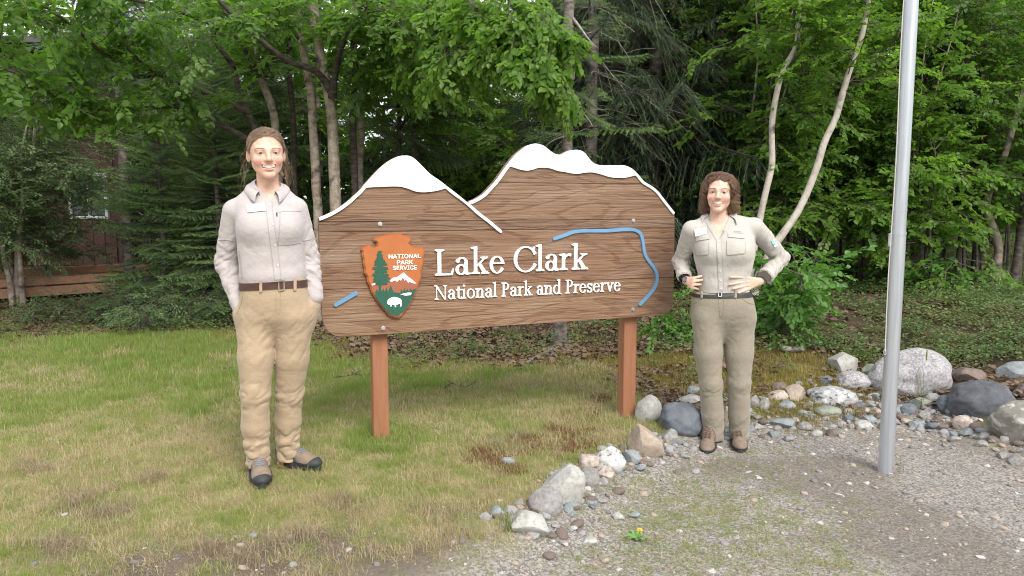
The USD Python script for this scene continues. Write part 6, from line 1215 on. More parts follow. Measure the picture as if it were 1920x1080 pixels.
def collar_leaf(f, C, rx, ry, zt, drop_front, width, tipw, yaw, span=2.55, n=40, tipx=.0):
    """turned-down collar: from the neck line outward and down onto the shirt, with points in front"""
    ph = np.linspace(-span, span, n); fr = (1 - np.cos(ph)) / 2; T = np.stack([rx * np.sin(ph), ry * np.cos(ph), zt - drop_front * fr ** 1.3], 1)
    out = np.stack([np.sin(ph), np.cos(ph) * .9, 0 * ph], 1); edge = np.clip((np.abs(ph) - span * .62) / (span * .38), 0, 1) ** 1.6
    B = T + out * (width * .55 + tipw * .35 * edge)[:, None] + np.array([0, 0, -1]) * (width * .75 + tipw * edge)[:, None] + np.stack([np.sign(ph) * tipx * edge, -.012 * edge, 0 * ph], 1)
    R = rotz(yaw); T, B, out = T @ R.T + C, B @ R.T + C, out @ R.T
    M = (T + B) / 2 + out * .010 + [0, 0, .008]; B = np.where((f(B) < .004)[:, None], B + grad(f, B, .004) * np.maximum(.004 - f(B), 0)[:, None], B)
    M = np.where((f(M) < .006)[:, None], M + grad(f, M, .004) * np.maximum(.006 - f(M), 0)[:, None], M)
    g = np.stack([T - out * .004 - [0, 0, .018], T, .6 * T + .4 * M + out * .004, M, .5 * (M + B) + out * .002, B], 1); e1 = np.gradient(g, axis=0); e2 = np.gradient(g, axis=1); N = np.cross(e1, e2); N /= np.linalg.norm(N, axis=2, keepdims=True) + 1e-9
    if (N[:, 3] * out).sum() < 0: N = -N; v, fc = shell(g, N, -.0012, .0012); return v, fc[:, ::-1]
    return shell(g, N, -.0012, .0012)
def shoe(person, toe, yaw, mats, ln=.275, seed=0, style=1):
    """a walking shoe, toe along local +x; parts: upper, rubber rand, sole, collar, laces"""
    up, rub, sole_m, lace = mats; k = ln / .285; R = rotz(yaw); ankle = np.asarray(toe) - R @ np.array([.266 * k, 0, 0])
    def upper(q):
        d = ell_sdf(q, (.185, .004, .026), (.080, .046, .034)); d = smin(d, cone_sdf(q, (.045, 0, .060), (.155, .002, .038), .041, .036), .03); d = smin(d, ell_sdf(q, (.015, 0, .045), (.050, .037, .055)), .03); d = smin(d, cone_sdf(q, (.030, 0, .070), (.022, 0, .118), .040, .043), .025)
        return np.maximum(d, .016 - q[:, 2])
    def W(m): v, f = m; return ankle + (np.asarray(v) * k) @ R.T, f
    lo, hi = np.array([-.06, -.07, -.01]), np.array([.29, .07, .19])
    su = lambda q: np.maximum(upper(q), q[:, 2] - .115); root = thing('shoe', parent=person)
    obj('upper', W(sdf_mesh(su, lo, hi, .0035)), up, root, smooth=50)
    r_ = lambda q: np.maximum(np.maximum(upper(q) - .0028, -upper(q) - .004), (np.minimum(np.minimum(.214 + .7 * (q[:, 2] - .03) - q[:, 0], q[:, 2] - .030), q[:, 0] + .012 + (q[:, 2] - .05) * .3) if style == 1 else np.minimum(q[:, 2] - .026, .262 + .2 * q[:, 2] - q[:, 0])))
    obj('rubber_rand', W(sdf_mesh(r_, lo, hi, .003)), rub, root, smooth=50)
    if style == 1:
        pn = lambda q: np.maximum(np.maximum(upper(q) - .0016, -upper(q) - .003), np.maximum(np.maximum(q[:, 2] - .072 + .18 * (q[:, 0] - .03), .026 - q[:, 2]), np.maximum(q[:, 0] - .165 + .5 * q[:, 2], .02 - q[:, 0]))); obj('side_panel', W(sdf_mesh(pn, lo, hi, .003)), MESHG, root, smooth=50)
    th = np.linspace(0, 2 * np.pi, 40, endpoint=False); so = Polygon(np.stack([.113 + .155 * np.cos(th), (.048 - .007 * np.cos(th * 2 + .4)) * np.sin(th) + .003], 1))
    m = trimesh.creation.extrude_polygon(so, .022, engine='earcut'); m.apply_translation([0, 0, -.002]); obj('sole', W((np.array(m.vertices), np.array(m.faces))), sole_m, root, smooth=30)
    ms = []
    for i in range(5):
        x = .070 + .019 * i
        for sg in (1, -1):
            g = np.array([[x, sg * .021, .2], [x + .009, 0, .2], [x + .018, -sg * .021, .2]]); g = cast(upper, resample(g, 7), (0, 0, -1), .3); ms.append(tube(g + [0, 0, .0025], .0021, 5))
    for sg in (1, -1):
        a = np.array([[.072, .002, .2], [.062, sg * .02, .2], [.068, sg * .036, .2], [.082, sg * .03, .2]]); g = cast(upper, resample(a, 9), (0, 0, -1), .3); ms.append(tube(g + [0, 0, .004], .002, 5))
    obj('laces', W(joined(ms)), lace, root, smooth=True)
    return root
def local(root_xy, m): v, f = m; return v - np.array([root_xy[0], root_xy[1], 0]), f
_obj = obj; OFF = np.zeros(3)
def obj(name, mesh, *a, **k):
    if OFF.any():
        v, f = (mesh.vertices, mesh.faces) if hasattr(mesh, 'vertices') else mesh
        mesh = (np.asarray(v) - OFF, f)
    return _obj(name, mesh, *a, **k)
# ---- left person: mauve-grey shirt, khaki trousers, hands in the pockets
Y1 = 3.76
g1p = np.array([at(515, 880, Y1)[0], Y1, 0.0]); OFF = np.array([g1p[0], g1p[1], 0.0])
person1 = thing('person', 'smiling person in mauve-grey shirt and khaki trousers standing left of the sign, hands in pockets', 'person', loc=tuple(OFF))
def q1(px, py, dy=0.0): return at(px, py, Y1 + dy)
def zz1(py, dy=0.0): return at(960, py, Y1 + dy)[2]
M1 = Y1 / FPX / 1.0
def prof1(rows): return [(zz1(py), a * M1, b, at(cx, py, Y1)[0], Y1 + dy) for py, cx, a, b, dy in rows]
YAW1 = math.radians(14)
h1 = Head(at(499.5, 288, 3.735), math.radians(23), math.radians(2), math.radians(-2), .99, 1.15, 1.11)
sR, sL = q1(440, 396, .01), q1(556, 392, .04)
eR, wR = q1(424, 492, .07), q1(452, 574, .0); eL, wL = q1(580, 482, .10), q1(590, 556, .05)
tors = loft(prof1([(345, 498, 26, .055, .03), (362, 500, 40, .075, .03), (385, 501, 56, .098, .02), (410, 505, 61, .112, .005), (435, 508, 62, .120, -.005), (465, 509, 61, .112, 0), (495, 511, 60.5, .108, 0), (515, 512, 61, .112, 0), (530, 512, 59, .104, 0), (545, 512, 55, .095, 0)]), YAW1)
def shirt1(P, wr=True, arms=True, cut=True):
    d = tors(P); d = smin(d, cones(P, [(q1(497, 358, .03), .062), (sR + [.02, 0, .0], .056)]), .035); d = smin(d, cones(P, [(q1(499, 358, .04), .062), (sL - [.02, 0, 0], .054)]), .035)
    bx_ = rotz(YAW1); dd = q1(508, 430)
    for sg in (-1, 1): d = smin(d, ell_sdf(P, dd + bx_ @ np.array([sg * .068, -.070, .012]), (.062, .055, .060)), .05)
    aR = cones(P, [(sR, .057), (eR, .056), (wR, .045)]); aL = cones(P, [(sL, .054), (eL, .052), (wL, .043)])
    if wr:
        aR = aR + folds(P, sR, eR, .010, 22, 3, .10, .35, 1.1) + folds(P, eR, wR, .015, 26, 5, .09, -.2, .95, .5); aL = aL + folds(P, sL, eL, .010, 22, 8, .10, .3, 1.1) + folds(P, eL, wL, .015, 26, 9, .09, -.2, .95, -.5)
        d = d + folds(P, q1(512, 545), q1(506, 400), .008, 9, 12, .22, -.1, .35, .9) + folds(P, q1(450, 500), q1(560, 400), .005, 8, 17, .25, .2, .8)
    if not arms: return d if not cut else np.maximum(d, zz1(541) - P[:, 2])
    tor_d = np.maximum(d, zz1(541) - P[:, 2]); d = smin(tor_d, aR, .018); d = smin(d, aL, .018)
    # cuffs
    for e, w, r in ((eR, wR, .0455), (eL, wL, .0435)):
        ax = (w - e) / np.linalg.norm(w - e); d = np.minimum(d, np.maximum(cone_sdf(P, w - ax * .05, w + ax * .012, r, r - .002), (P - w - ax * .014) @ ax))
    if not cut: return d
    n0 = q1(506, 373, -.05); f_ = (P - n0) @ rotz(YAW1); v_ = np.maximum(np.abs(f_[:, 0]) - .010 - .62 * f_[:, 2], np.maximum(-f_[:, 2], f_[:, 1] - .06))
    d = smax(d, -v_, .004); nk = ell_sdf(P, h1.to((0, .030, -.150)), (.060, .060, .055)); return smax(d, -nk, .006)
def trousers1(P, wr=True):
    hips = loft(prof1([(517, 512, 60, .104, 0), (545, 514, 61.5, .106, 0), (572, 516, 66, .112, .01), (592, 517, 67, .108, .015), (610, 517, 60, .088, .02), (628, 517, 40, .05, .02), (640, 517, 14, .02, .02)]), YAW1 * .8)
    d = hips(P)
    L1 = [(q1(481, 594, .0), .092), (q1(480, 670, -.02), .086), (q1(479, 738, -.03), .0715), (q1(479, 800, -.01), .067), (q1(485, 876, .01), .060)]
    L2 = [(q1(551, 594, .02), .090), (q1(547, 670, .05), .084), (q1(543, 738, .08), .0690), (q1(540, 790, .11), .064), (q1(541, 866, .14), .061)]
    a, b = cones(P, L1), cones(P, L2)
    if wr:
        for L_, sd in ((L1, 1), (L2, 6)):
            k = folds(P, L_[2][0] + [0, 0, .10], L_[2][0] - [0, 0, .12], .017, 17, 21 + sd, .10, .1, .9, .5) + folds(P, L_[3][0] + [0, 0, .02], L_[4][0], .021, 23, 33 + sd, .09, .15, 1.0, .35) + folds(P, L_[0][0] + [0, 0, .08], L_[1][0] - [0, 0, .05], .009, 13, 44 + sd, .14, .0, .9, 1.4)
            if sd == 1: a = a + k
            else: b = b + k
    a = np.maximum(a, zz1(874, .0) - P[:, 2]); b = np.maximum(b, zz1(861, .14) - P[:, 2])
    a2 = smin(a, b, .003); d = smin(d, a2, .03)
    d = smin(d, cone_sdf(P, wR + [.006, -.006, -.035], wR + [.022, .0, -.15], .043, .034), .03); d = smin(d, cone_sdf(P, wL + [-.012, -.004, -.045], wL + [-.042, .0, -.15], .040, .034), .03)
    if wr: d = d + folds(P, q1(516, 560), q1(516, 640), .006, 18, 51, .16, .2, 1, 1.2)
    return np.maximum(d, P[:, 2] - zz1(519))
def body1(P):
    d = tors(P) + .022; d = smin(d, cones(P, [(q1(498, 362, .03), .052), (sR, .042)]), .03); d = smin(d, cones(P, [(q1(498, 362, .04), .052), (sL, .042)]), .03)
    d = smin(d, cones(P, [(sR, .044), (eR, .038), (wR, .027)]), .012); d = smin(d, cones(P, [(sL, .044), (eL, .037), (wL, .027)]), .012)
    d = smin(d, ell_sdf(P, h1.to((0, -.005, -.205)), (.075, .070, .05)), .03); d = smax(d, shirt1(P, False, False, False) + .006, .004); nb = h1.to((0, .036, -.20)); d = smin(d, cone_sdf(P, h1.to((0, .016, -.07)), nb, .050, .052), .012)
    hp = loft(prof1([(520, 512, 52, .080, 0), (570, 516, 56, .082, .012), (600, 517, 44, .055, .02)]), YAW1); d = smin(d, hp(P), .03)
    for hp_, kn, an in ((q1(480, 615), q1(479, 738, -.03), q1(486, 886, .015)), (q1(550, 615, .03), q1(543, 738, .08), q1(533, 868, .15))): d = smin(d, cones(P, [(hp_, .074), (kn, .050), (an, .034)]), .03)
    for w, e, dx in ((wR, eR, .012), (wL, eL, -.022)):
        dn = np.array([.10 if dx > 0 else -.22, .06, -.98]); kn = [w + dn * .085 + np.array([dx * .3, o, -.0]) for o in (-.030, -.010, .010, .030)]; tp = [k_ + dn * l_ + np.array([dx, .01, 0]) for k_, l_ in zip(kn, (.05, .06, .055, .04))]; th = [w + dn * .02 + [0, -.012, 0], w + dn * .045 + [0, -.026, 0], w + dn * .07 + [0, -.030, 0], w + dn * .09 + [0, -.028, 0]]
        d = smin(d, hand_sdf(P, w, kn, tp, th, bulge=(0, -.004, 0)), .01)
    return smin(d, h1.sdf(P), .014)
lo1, hi1 = np.array([q1(380, 500)[0], Y1 - .30, -.03]), np.array([q1(620, 500)[0], Y1 + .34, 1.80])
v, f = sdf_mesh(body1, lo1, hi1, .0034)
obj('body', (v, f), SKIN, person1, smooth=True, tint=h1.tint(v, (.60, .375, .285), (.58, .235, .195), (.54, .21, .19)))
h1.features(person1, HAIR1)
sh1 = obj('shirt', sdf_mesh(shirt1, lo1 + [0, 0, .8], hi1, .005), SHIRT1, person1, smooth=True)
tr1 = obj('trousers', sdf_mesh(trousers1, lo1, hi1 - [0, 0, .55], .0054), PANTS1, person1, smooth=True)
s1f, t1f = (lambda P: shirt1(P)), (lambda P: trousers1(P)); both1 = lambda P: np.minimum(shirt1(P, True, False), trousers1(P))
obj('collar', collar_leaf(s1f, h1.to((0, .026, 0)) * [1, 1, 0], .064, .066, zz1(343), .045, .048, .018, YAW1 + .05, 2.55), SHIRT1, sh1, smooth=True)
plk = [(503.5, 377), (506, 400), (510, 430), (514, 462), (518, 495), (521, 524)]
obj('placket', ribbon_px(s1f, plk, 13.0, .0012, .0012, Y1), SHIRT1, sh1, smooth=40)
for x in (-6, 6): obj('seam', ribbon_px(s1f, [(a + x, b) for a, b in plk], .9, .0008, .0026, Y1), SEAM, sh1, smooth=True)
for px, py in ((506.5, 384), (512.5, 421), (516, 460), (521, 497)): P_, N_ = point_px(s1f, px, py, Y1); obj('button', disc(P_ + N_ * .0035, N_, .0052, .0022), BTN, sh1)
obj('name_badge', pxpatch(s1f, ((463, 384.5), (497, 381.5), (498.5, 396), (465, 399.5)), 6, 4, .003, .004, Y1), BADGE, person1, smooth=40)
for pts_ in ([(518, 399), (540, 396), (565, 396)], [(525, 399), (524, 430), (521, 459)], [(521, 460), (545, 458), (564, 455)], [(448, 470), (452, 500), (454, 522)]): obj('seam', ribbon_px(s1f, pts_, 1.0, .0009, .0010, Y1), SEAM, sh1, smooth=True)
obj('zip', ribbon_px(s1f, [(519, 399), (519.5, 406)], 2.2, .002, .001, Y1, 5), BLACKP, sh1)
for pts_ in ([(410, 450), (422, 449), (438, 452)], [(567, 451), (575, 450), (583, 448)]): obj('sleeve_band', ribbon_px(s1f, pts_, 2.2, .0012, .0008, Y1), SHIRT1, sh1, smooth=True)
zb1 = lambda a: zz1(533.5) + .006 * np.sin(a) + .004 * np.cos(a)
b1o = obj('belt', band_round(both1, q1(512, 533), zb1, .0175, .0035, .001), LEATHER_B, person1, smooth=40)
bf1 = lambda P: both1(P) - .004
for pts_ in ([(522.5, 527.5), (532.5, 526)], [(523, 545), (533, 543)], [(522.5, 527), (523, 545)], [(532, 526), (533, 543)]): obj('buckle', ribbon_px(bf1, pts_, 2.0, .003, .0015, Y1, 6), BUCKLE, b1o)
for px, py in ((489, 537), (553, 534)): obj('belt_loop', ribbon_px(bf1, [(px, py - 10), (px, py + 11)], 5.5, .0022, .001, Y1, 8), PANTS1, tr1, smooth=True)
for pts_ in ([(456, 545), (452, 566), (444, 588)], [(575, 540), (586, 556), (595, 572)], [(526, 546), (526, 570), (523, 590)], [(517, 548), (517, 572), (520, 588)]): obj('seam', ribbon_px(t1f, pts_, 1.3, .0012, .0004, Y1), PANTS1, tr1, smooth=True)
obj('bracelet', (lambda t: tube(wL + np.array([.0, 0, -.012]) + np.stack([.031 * np.cos(t), .031 * np.sin(t), -.006 + .003 * np.cos(t)], 1), .0035, 6))(np.linspace(0, 6.28, 22)), BLACKP, person1, smooth=True)
shoe(person1, np.array([*at_z(492, 919, 0)[:2], 0.012]), math.radians(-68), (SUEDE1, RUBBER, RUBBER, LACE), .285)
shoe(person1, np.array([*at_z(600, 884, 0)[:2], 0.012]), math.radians(-30), (SUEDE1, RUBBER, RUBBER, LACE), .285)
# hair drawn back to a low tail, wisps at both sides
rh = np.random.default_rng(3)
def cap1(P):
    q = h1.loc(P); a = ell_sdf(q, (0, .012, .036), (.0775, .0985, .0880)); st = fbm(np.stack([q[:, 0] * 130, np.arctan2(q[:, 2], q[:, 1]) * 3, 0 * q[:, 0]], 1), 2, 4) - .5
    a = a + .0022 * st; edge = .005 - .75 * q[:, 1] - .66 * q[:, 2] + .0035 * noise(q * 120, 2); a = smax(a, edge, .002); a = smax(a, -.070 - q[:, 2], .01); a = smax(a, -ell_sdf(np.stack([np.abs(q[:, 0]), q[:, 1], q[:, 2]], 1), (.085, .006, -.018), (.022, .030, .036)), .006)
    b = ell_sdf(q, (0, .108, .012), (.030, .026, .036)); b = smin(b, cone_sdf(q, (.012, .110, -.005), (.066, .075, -.105), .022, .009) + .006 * (noise(q * 70, 5) - .5), .015); return smin(a, b, .015) * h1.k
cl = h1.c; hair1 = obj('hair', sdf_mesh(cap1, cl - .17, cl + .17, .003), HAIR1, person1, smooth=True)
cv = []
ec, er = np.array([0, .012, .0362]), np.array([.0784, .0994, .0890]); nP, uW = np.array([0, .75, .66]), np.array([0, -.66, .75])
for _ in range(2600):
    az = rh.uniform(-2.0, 2.0); off = .005 + (abs(rh.normal(0, .012)) if rh.uniform() < .5 else -abs(rh.normal(0, .0045))); b0 = ec + nP * (off - nP @ ec); dr = math.sin(az) * np.array([1, 0, 0]) + math.cos(az) * uW
    A_, B_, C_ = ((dr / er) ** 2).sum(), 2 * ((dr / er) * ((b0 - ec) / er)).sum(), (((b0 - ec) / er) ** 2).sum() - 1; e0 = b0 + dr * (-B_ + math.sqrt(max(B_ * B_ - 4 * A_ * C_, 0))) / (2 * A_)
    tgt = np.array([rh.normal(0, .016), .112, .010 + rh.normal(0, .016)]); t = np.linspace(0, 1, 11)[:, None]; p = e0 * (1 - t) + tgt * t; d = p - ec; sN = np.linalg.norm(d / er, axis=1, keepdims=True)
    p = np.where(t < .88, ec + d / sN * (1 + rh.uniform(0.0, .035) * np.minimum(1, t * 4) * (1 + .3 * np.sin(az * 23))), p); cv.append(h1.to(p))
strands('hair_strands', cv, .0011, HAIR1, hair1)
cv = []
for _ in range(80):
    sg = 1 if rh.uniform() < .66 else -1; t = np.linspace(0, 1, 12); x0 = sg * rh.uniform(.055, .082); p0 = np.array([x0, rh.uniform(.03, .10), rh.uniform(-.06, .04)]); ln_ = rh.uniform(.06, .20)
    p = p0 + np.stack([sg * (.012 + rh.uniform(0, .03)) * np.sin(t * 2.2) + .004 * np.sin(t * rh.uniform(5, 12)), -.01 * t + 0 * t, -ln_ * t], 1); cv.append(h1.to(p))
for _ in range(26):
    sg = 1 if rh.uniform() < .5 else -1; t = np.linspace(0, 1, 9); p = np.array([sg * .068, -.045, .045]) + np.stack([sg * .012 * np.sin(t * 2.6), -.004 * t, -.10 * t * rh.uniform(.4, 1)], 1) + rh.normal(0, .003, 3); cv.append(h1.to(p))
for _ in range(40):
    az = rh.uniform(-1.4, 1.4); t = np.linspace(0, 1, 7); p = np.array([.076 * math.sin(az), -.01, .034 + .086 * math.cos(az)]); p = p + np.stack([.005 * t * math.sin(az), .06 * t, .004 * np.sin(t * 3) * math.cos(az)], 1) + rh.normal(0, .002, 3); cv.append(h1.to(p))
strands('loose_strands', cv, .0006, HAIR1, hair1)
# ---- right person: stone shirt with rolled sleeves, taupe trousers, hands on the hips
Y2 = 4.50; Z2 = float(G(1357, 850)[2])
OFF = np.array([at(1357, 845, Y2)[0], Y2, Z2])
person2 = thing('person', 'smiling person with curly brown hair in stone shirt and taupe trousers, hands on hips', 'person', loc=tuple(OFF))
def q2(px, py, dy=0.0): return at(px, py, Y2 + dy)
def zz2(py, dy=0.0): return at(960, py, Y2 + dy)[2]
M2 = Y2 / FPX
def prof2(rows): return [(zz2(py), a * M2, b, at(cx, py, Y2)[0], Y2 + dy) for py, cx, a, b, dy in rows]
YAW2 = math.radians(-14)
h2 = Head(at(1349.5, 360.5, 4.475), math.radians(-20), math.radians(1), math.radians(2), .96, 1.25, 1.04)
uR, uL = q2(1297, 431, .0), q2(1414, 426, -.01)
fR, kR = q2(1277, 489, .15), q2(1284, 524, .015); fL, kL = q2(1464, 484, .16), q2(1428, 527, -.01)
tors2 = loft(prof2([(402, 1349, 22, .050, .025), (416, 1352, 42, .075, .025), (432, 1355, 54, .095, .015), (455, 1356, 58, .112, .0), (478, 1357, 56, .116, -.005), (500, 1357, 52, .104, 0), (520, 1357, 48, .098, 0), (540, 1357, 47, .098, 0), (556, 1357, 49, .100, 0), (566, 1357, 49, .098, 0)]), YAW2)
def shirt2(P, wr=True, arms=True, cut=True):
    d = tors2(P); d = smin(d, cones(P, [(q2(1349, 414, .025), .056), (uR + [.02, 0, 0], .052)]), .03); d = smin(d, cones(P, [(q2(1351, 414, .02), .056), (uL - [.02, 0, 0], .052)]), .03)
    b_ = rotz(YAW2); dd = q2(1357, 470)
    for sg in (-1, 1): d = smin(d, ell_sdf(P, dd + b_ @ np.array([sg * .070, -.072, .004]), (.060, .052, .056)), .045)
    aR = cones(P, [(uR, .055), (fR, .050), (kR + (fR - kR) * .20, .043)]); aL = cones(P, [(uL, .056), (fL, .052), (kL + (fL - kL) * .24, .046)])
    if wr:
        aR = aR + folds(P, uR, fR, .011, 24, 63, .09, .3, 1.1) + folds(P, fR, kR, .015, 30, 65, .08, -.2, .8, .5); aL = aL + folds(P, uL, fL, .011, 22, 68, .10, .2, 1.1) + folds(P, fL, kL, .016, 28, 69, .09, -.2, .8, -.5)
        d = d + folds(P, q2(1357, 560), q2(1357, 430), .009, 10, 72, .20, -.1, .5, .8) + folds(P, q2(1310, 540), q2(1400, 430), .005, 9, 77, .22, .2, .8)
    if not arms: return d
    d = smin(d, aR, .016); d = smin(d, aL, .016)
    for e, w, r, u in ((fR, kR, .0455, .20), (fL, kL, .050, .24)):
        ax = (w - e) / np.linalg.norm(w - e); c = w - (w - e) * u; cf = np.maximum(cone_sdf(P, c - ax * .030, c + ax * .018, r + .002, r - .002), np.abs((P - c) @ ax) - .016 + .004 * noise(P * 60, 3)); d = np.minimum(d, cf)
        inner = np.maximum(cone_sdf(P, c - ax * .0, c + ax * .1, r - .012, r - .012), -((P - c) @ ax) - .004); d = np.maximum(d, -inner)
    d = np.maximum(d, zz2(556) - P[:, 2]) if not wr else np.maximum(d, np.where(np.abs(P[:, 0] - q2(1357, 550)[0]) < .18, zz2(556) - P[:, 2], -1))
    n0 = q2(1347, 447, -.06); f_ = (P - n0) @ rotz(YAW2); v_ = np.maximum(np.abs(f_[:, 0] + .0) - .003 - .42 * f_[:, 2], np.maximum(-f_[:, 2], f_[:, 1] - .09))
    d = smax(d, -v_, .004); nk = ell_sdf(P, h2.to((0, .034, -.135)), (.056, .058, .046)); return smax(d, -nk, .004)
def trousers2(P, wr=True):
    hips = loft(prof2([(545, 1355, 50, .100, 0), (560, 1355, 56, .108, 0), (582, 1356, 59.5, .116, .01), (598, 1357, 58, .106, .015), (614, 1357, 50, .085, .02), (630, 1357, 34, .05, .02), (642, 1357, 12, .02, .02)]), YAW2 * .8); d = hips(P)
    L1 = [(q2(1327, 596, .0), .089), (q2(1328, 660, .0), .082), (q2(1332, 716, .0), .0675), (q2(1336, 775, .04), .0665), (q2(1337, 832, .07), .0645)]; L2 = [(q2(1387, 596, .01), .089), (q2(1386, 660, .01), .082), (q2(1386, 716, .01), .0675), (q2(1386, 775, .05), .0635), (q2(1386, 830, .09), .0615)]
    a, b = cones(P, L1), cones(P, L2)
    if wr:
        for L_, sd in ((L1, 1), (L2, 6)):
            k = folds(P, L_[2][0] + [0, 0, .10], L_[2][0] - [0, 0, .12], .012, 15, 81 + sd, .10, .1, .9, .9) + folds(P, L_[3][0] + [0, 0, .04], L_[4][0], .012, 18, 83 + sd, .09, .1, 1.0, .7) + folds(P, L_[0][0] + [0, 0, .08], L_[1][0] - [0, 0, .05], .006, 13, 84 + sd, .14, .0, .9, 1.4)
            if sd == 1: a = a + k
            else: b = b + k
    a = np.maximum(a, zz2(829) - P[:, 2]); b = np.maximum(b, zz2(827) - P[:, 2]); d = smin(d, smin(a, b, .003), .03)
    if wr: d = d + folds(P, q2(1356, 570), q2(1356, 640), .005, 18, 91, .16, .2, 1, 1.2)
    return np.maximum(d, P[:, 2] - zz2(547.5))
both2 = lambda P: np.minimum(shirt2(P, False), trousers2(P, False))
def on2(px, py, off): P_, N_ = point_px(both2, px, py, Y2); return P_ + N_ * off
HR = dict(kn=[q2(1300, 522, -.045), q2(1300, 528, -.048), q2(1299, 534, -.046), q2(1297, 539, -.040)], tp=[on2(1317, 517, .009), on2(1318.5, 524.5, .009), on2(1316, 533, .009), on2(1312, 542.5, .009)])
HL = dict(kn=[q2(1402, 521, -.072), q2(1400, 528, -.076), q2(1401, 535, -.074), q2(1404, 541, -.066)], tp=[on2(1369.5, 519, .009), on2(1367.5, 533, .009), on2(1374, 541, .009), on2(1384, 549, .009)])
def body2(P):
    d = tors2(P) + .022; d = smin(d, cones(P, [(q2(1349, 416, .025), .048), (uR, .040)]), .03); d = smin(d, cones(P, [(q2(1351, 416, .02), .048), (uL, .040)]), .03)
    d = smin(d, cones(P, [(uR, .042), (fR, .036), (kR, .0255)]), .012); d = smin(d, cones(P, [(uL, .042), (fL, .036), (kL, .0265)]), .012)
    ch = q2(1349, 440, -.02); d = smin(d, ell_sdf(P, ch, (.10, .10, .085)), .03); d = smin(d, ell_sdf(P, h2.to((0, -.012, -.205)), (.085, .065, .06)), .035); d = smax(d, shirt2(P, False, False, False) + .006, .004); nb = h2.to((0, .034, -.20)); d = smin(d, cone_sdf(P, h2.to((0, .016, -.07)), nb, .049, .052), .014)
    hp = loft(prof2([(545, 1356, 44, .080, 0), (580, 1357, 48, .082, .012), (604, 1357, 38, .055, .02)]), YAW2); d = smin(d, hp(P), .03)
    for hp_, kn, an in ((q2(1328, 615), q2(1332, 716, .0), q2(1334, 836, .07)), (q2(1386, 615, .01), q2(1386, 716, .01), q2(1387, 836, .09))): d = smin(d, cones(P, [(hp_, .068), (kn, .046), (an, .033)]), .03)
    for w, H, sx in ((kR, HR, 1), (kL, HL, -1)):
        th = [w + [0, .012, -.012], w + [sx * .015, .040, -.028], w + [sx * .030, .062, -.036], w + [sx * .05, .078, -.040]]; d = smin(d, hand_sdf(P, w, H['kn'], H['tp'], th, bulge=(0, -.010, .002), k=.95), .010)
    return smin(d, h2.sdf(P), .014)
lo2, hi2 = np.array([q2(1245, 500)[0], Y2 - .28, -.14]), np.array([q2(1530, 500)[0], Y2 + .32, 1.62])
v, f = sdf_mesh(body2, lo2, hi2, .0033)
tint2 = h2.tint(v, (.61, .385, .295), (.58, .27, .215), (.54, .21, .18))
obj('body', (v, f), SKIN, person2, smooth=True, tint=tint2)
h2.features(person2, HAIR2)
sh2 = obj('shirt', sdf_mesh(shirt2, lo2 + [0, 0, .8], hi2, .005, 1.8), SHIRT2, person2, smooth=True); tr2 = obj('trousers', sdf_mesh(trousers2, lo2, hi2 - [0, 0, .5], .0054), PANTS2, person2, smooth=True)
s2f, t2f = (lambda P: shirt2(P)), (lambda P: trousers2(P)); both2w = lambda P: np.minimum(shirt2(P), trousers2(P))
obj('collar', collar_leaf(s2f, h2.to((0, .026, 0)) * [1, 1, 0], .066, .064, zz2(400.5), .020, .040, .020, YAW2, 2.05, tipx=.012), SHIRT2, sh2, smooth=True)
for pts_, w in (([(1324, 412), (1333, 428), (1346, 449)], 6), ([(1375, 411), (1362, 428), (1347, 449)], 6)): obj('neck_facing', ribbon_px(s2f, pts_, w, .0014, .001, Y2), SHIRT2, sh2, smooth=True)
plk2 = [(1347.5, 449), (1349, 470), (1350.5, 495), (1351.5, 520), (1352, 545)]
obj('placket', ribbon_px(s2f, plk2, 9.5, .0014, .0010, Y2), SHIRT2, sh2, smooth=40)
for x in (-4.6, 4.6): obj('seam', ribbon_px(s2f, [(a + x, b) for a, b in plk2], .8, .0008, .0022, Y2), SEAM, sh2, smooth=True)
for py in (453, 472, 490, 508, 526, 541): P_, N_ = point_px(s2f, 1348 + (py - 450) * .045, py, Y2); obj('button', disc(P_ + N_ * .0035, N_, .0048, .0022), BTN, sh2)
for c_, nm in ((((1304, 440), (1331, 439), (1330.5, 449), (1305, 452)), 'pocket_flap'), (((1365, 437.5), (1397.5, 439), (1396, 448), (1365.5, 445)), 'pocket_flap'), (((1303, 456), (1329, 455), (1329, 476), (1305, 479)), 'pocket'), (((1363, 452), (1397, 453), (1397, 474), (1364, 478)), 'pocket')):
    obj(nm, pxpatch(s2f, c_, 7, 5, .0025 if nm == 'pocket_flap' else .0014, .001 if nm == 'pocket' else .0028, Y2), SHIRT2, sh2, smooth=40)
for pts_ in ([(1303, 456), (1305, 479), (1329, 476), (1329, 455)], [(1363, 452), (1364, 478), (1397, 474), (1397, 453)]): obj('seam', ribbon_px(s2f, pts_, 1.0, .0012, .002, Y2), SEAM, sh2, smooth=True)
for x0, x1 in ((1376, 1379), (1380, 1382.5), (1383.5, 1386), (1387, 1389.5)): obj('stitched_lettering', ribbon_px(s2f, [(x0, 434), (x1, 434.2)], 2.2, .0009, .0012, Y2, 4), simple('stitch_grey', (.25, .25, .26)), sh2)
obj('stitched_line', ribbon_px(s2f, [(1376, 437), (1395, 437)], 1.0, .0009, .0012, Y2, 6), SEAM, sh2)
obj('name_badge', pxpatch(s2f, ((1301.5, 430), (1324.5, 426.5), (1326, 438.5), (1303, 442)), 6, 4, .003, .005, Y2), BADGE, person2, smooth=40)
obj('sleeve_patch', pxpatch(s2f, ((1445, 452), (1451, 449), (1458, 460), (1452, 464)), 5, 5, .0016, .001, Y2), TEAL, sh2, smooth=40)
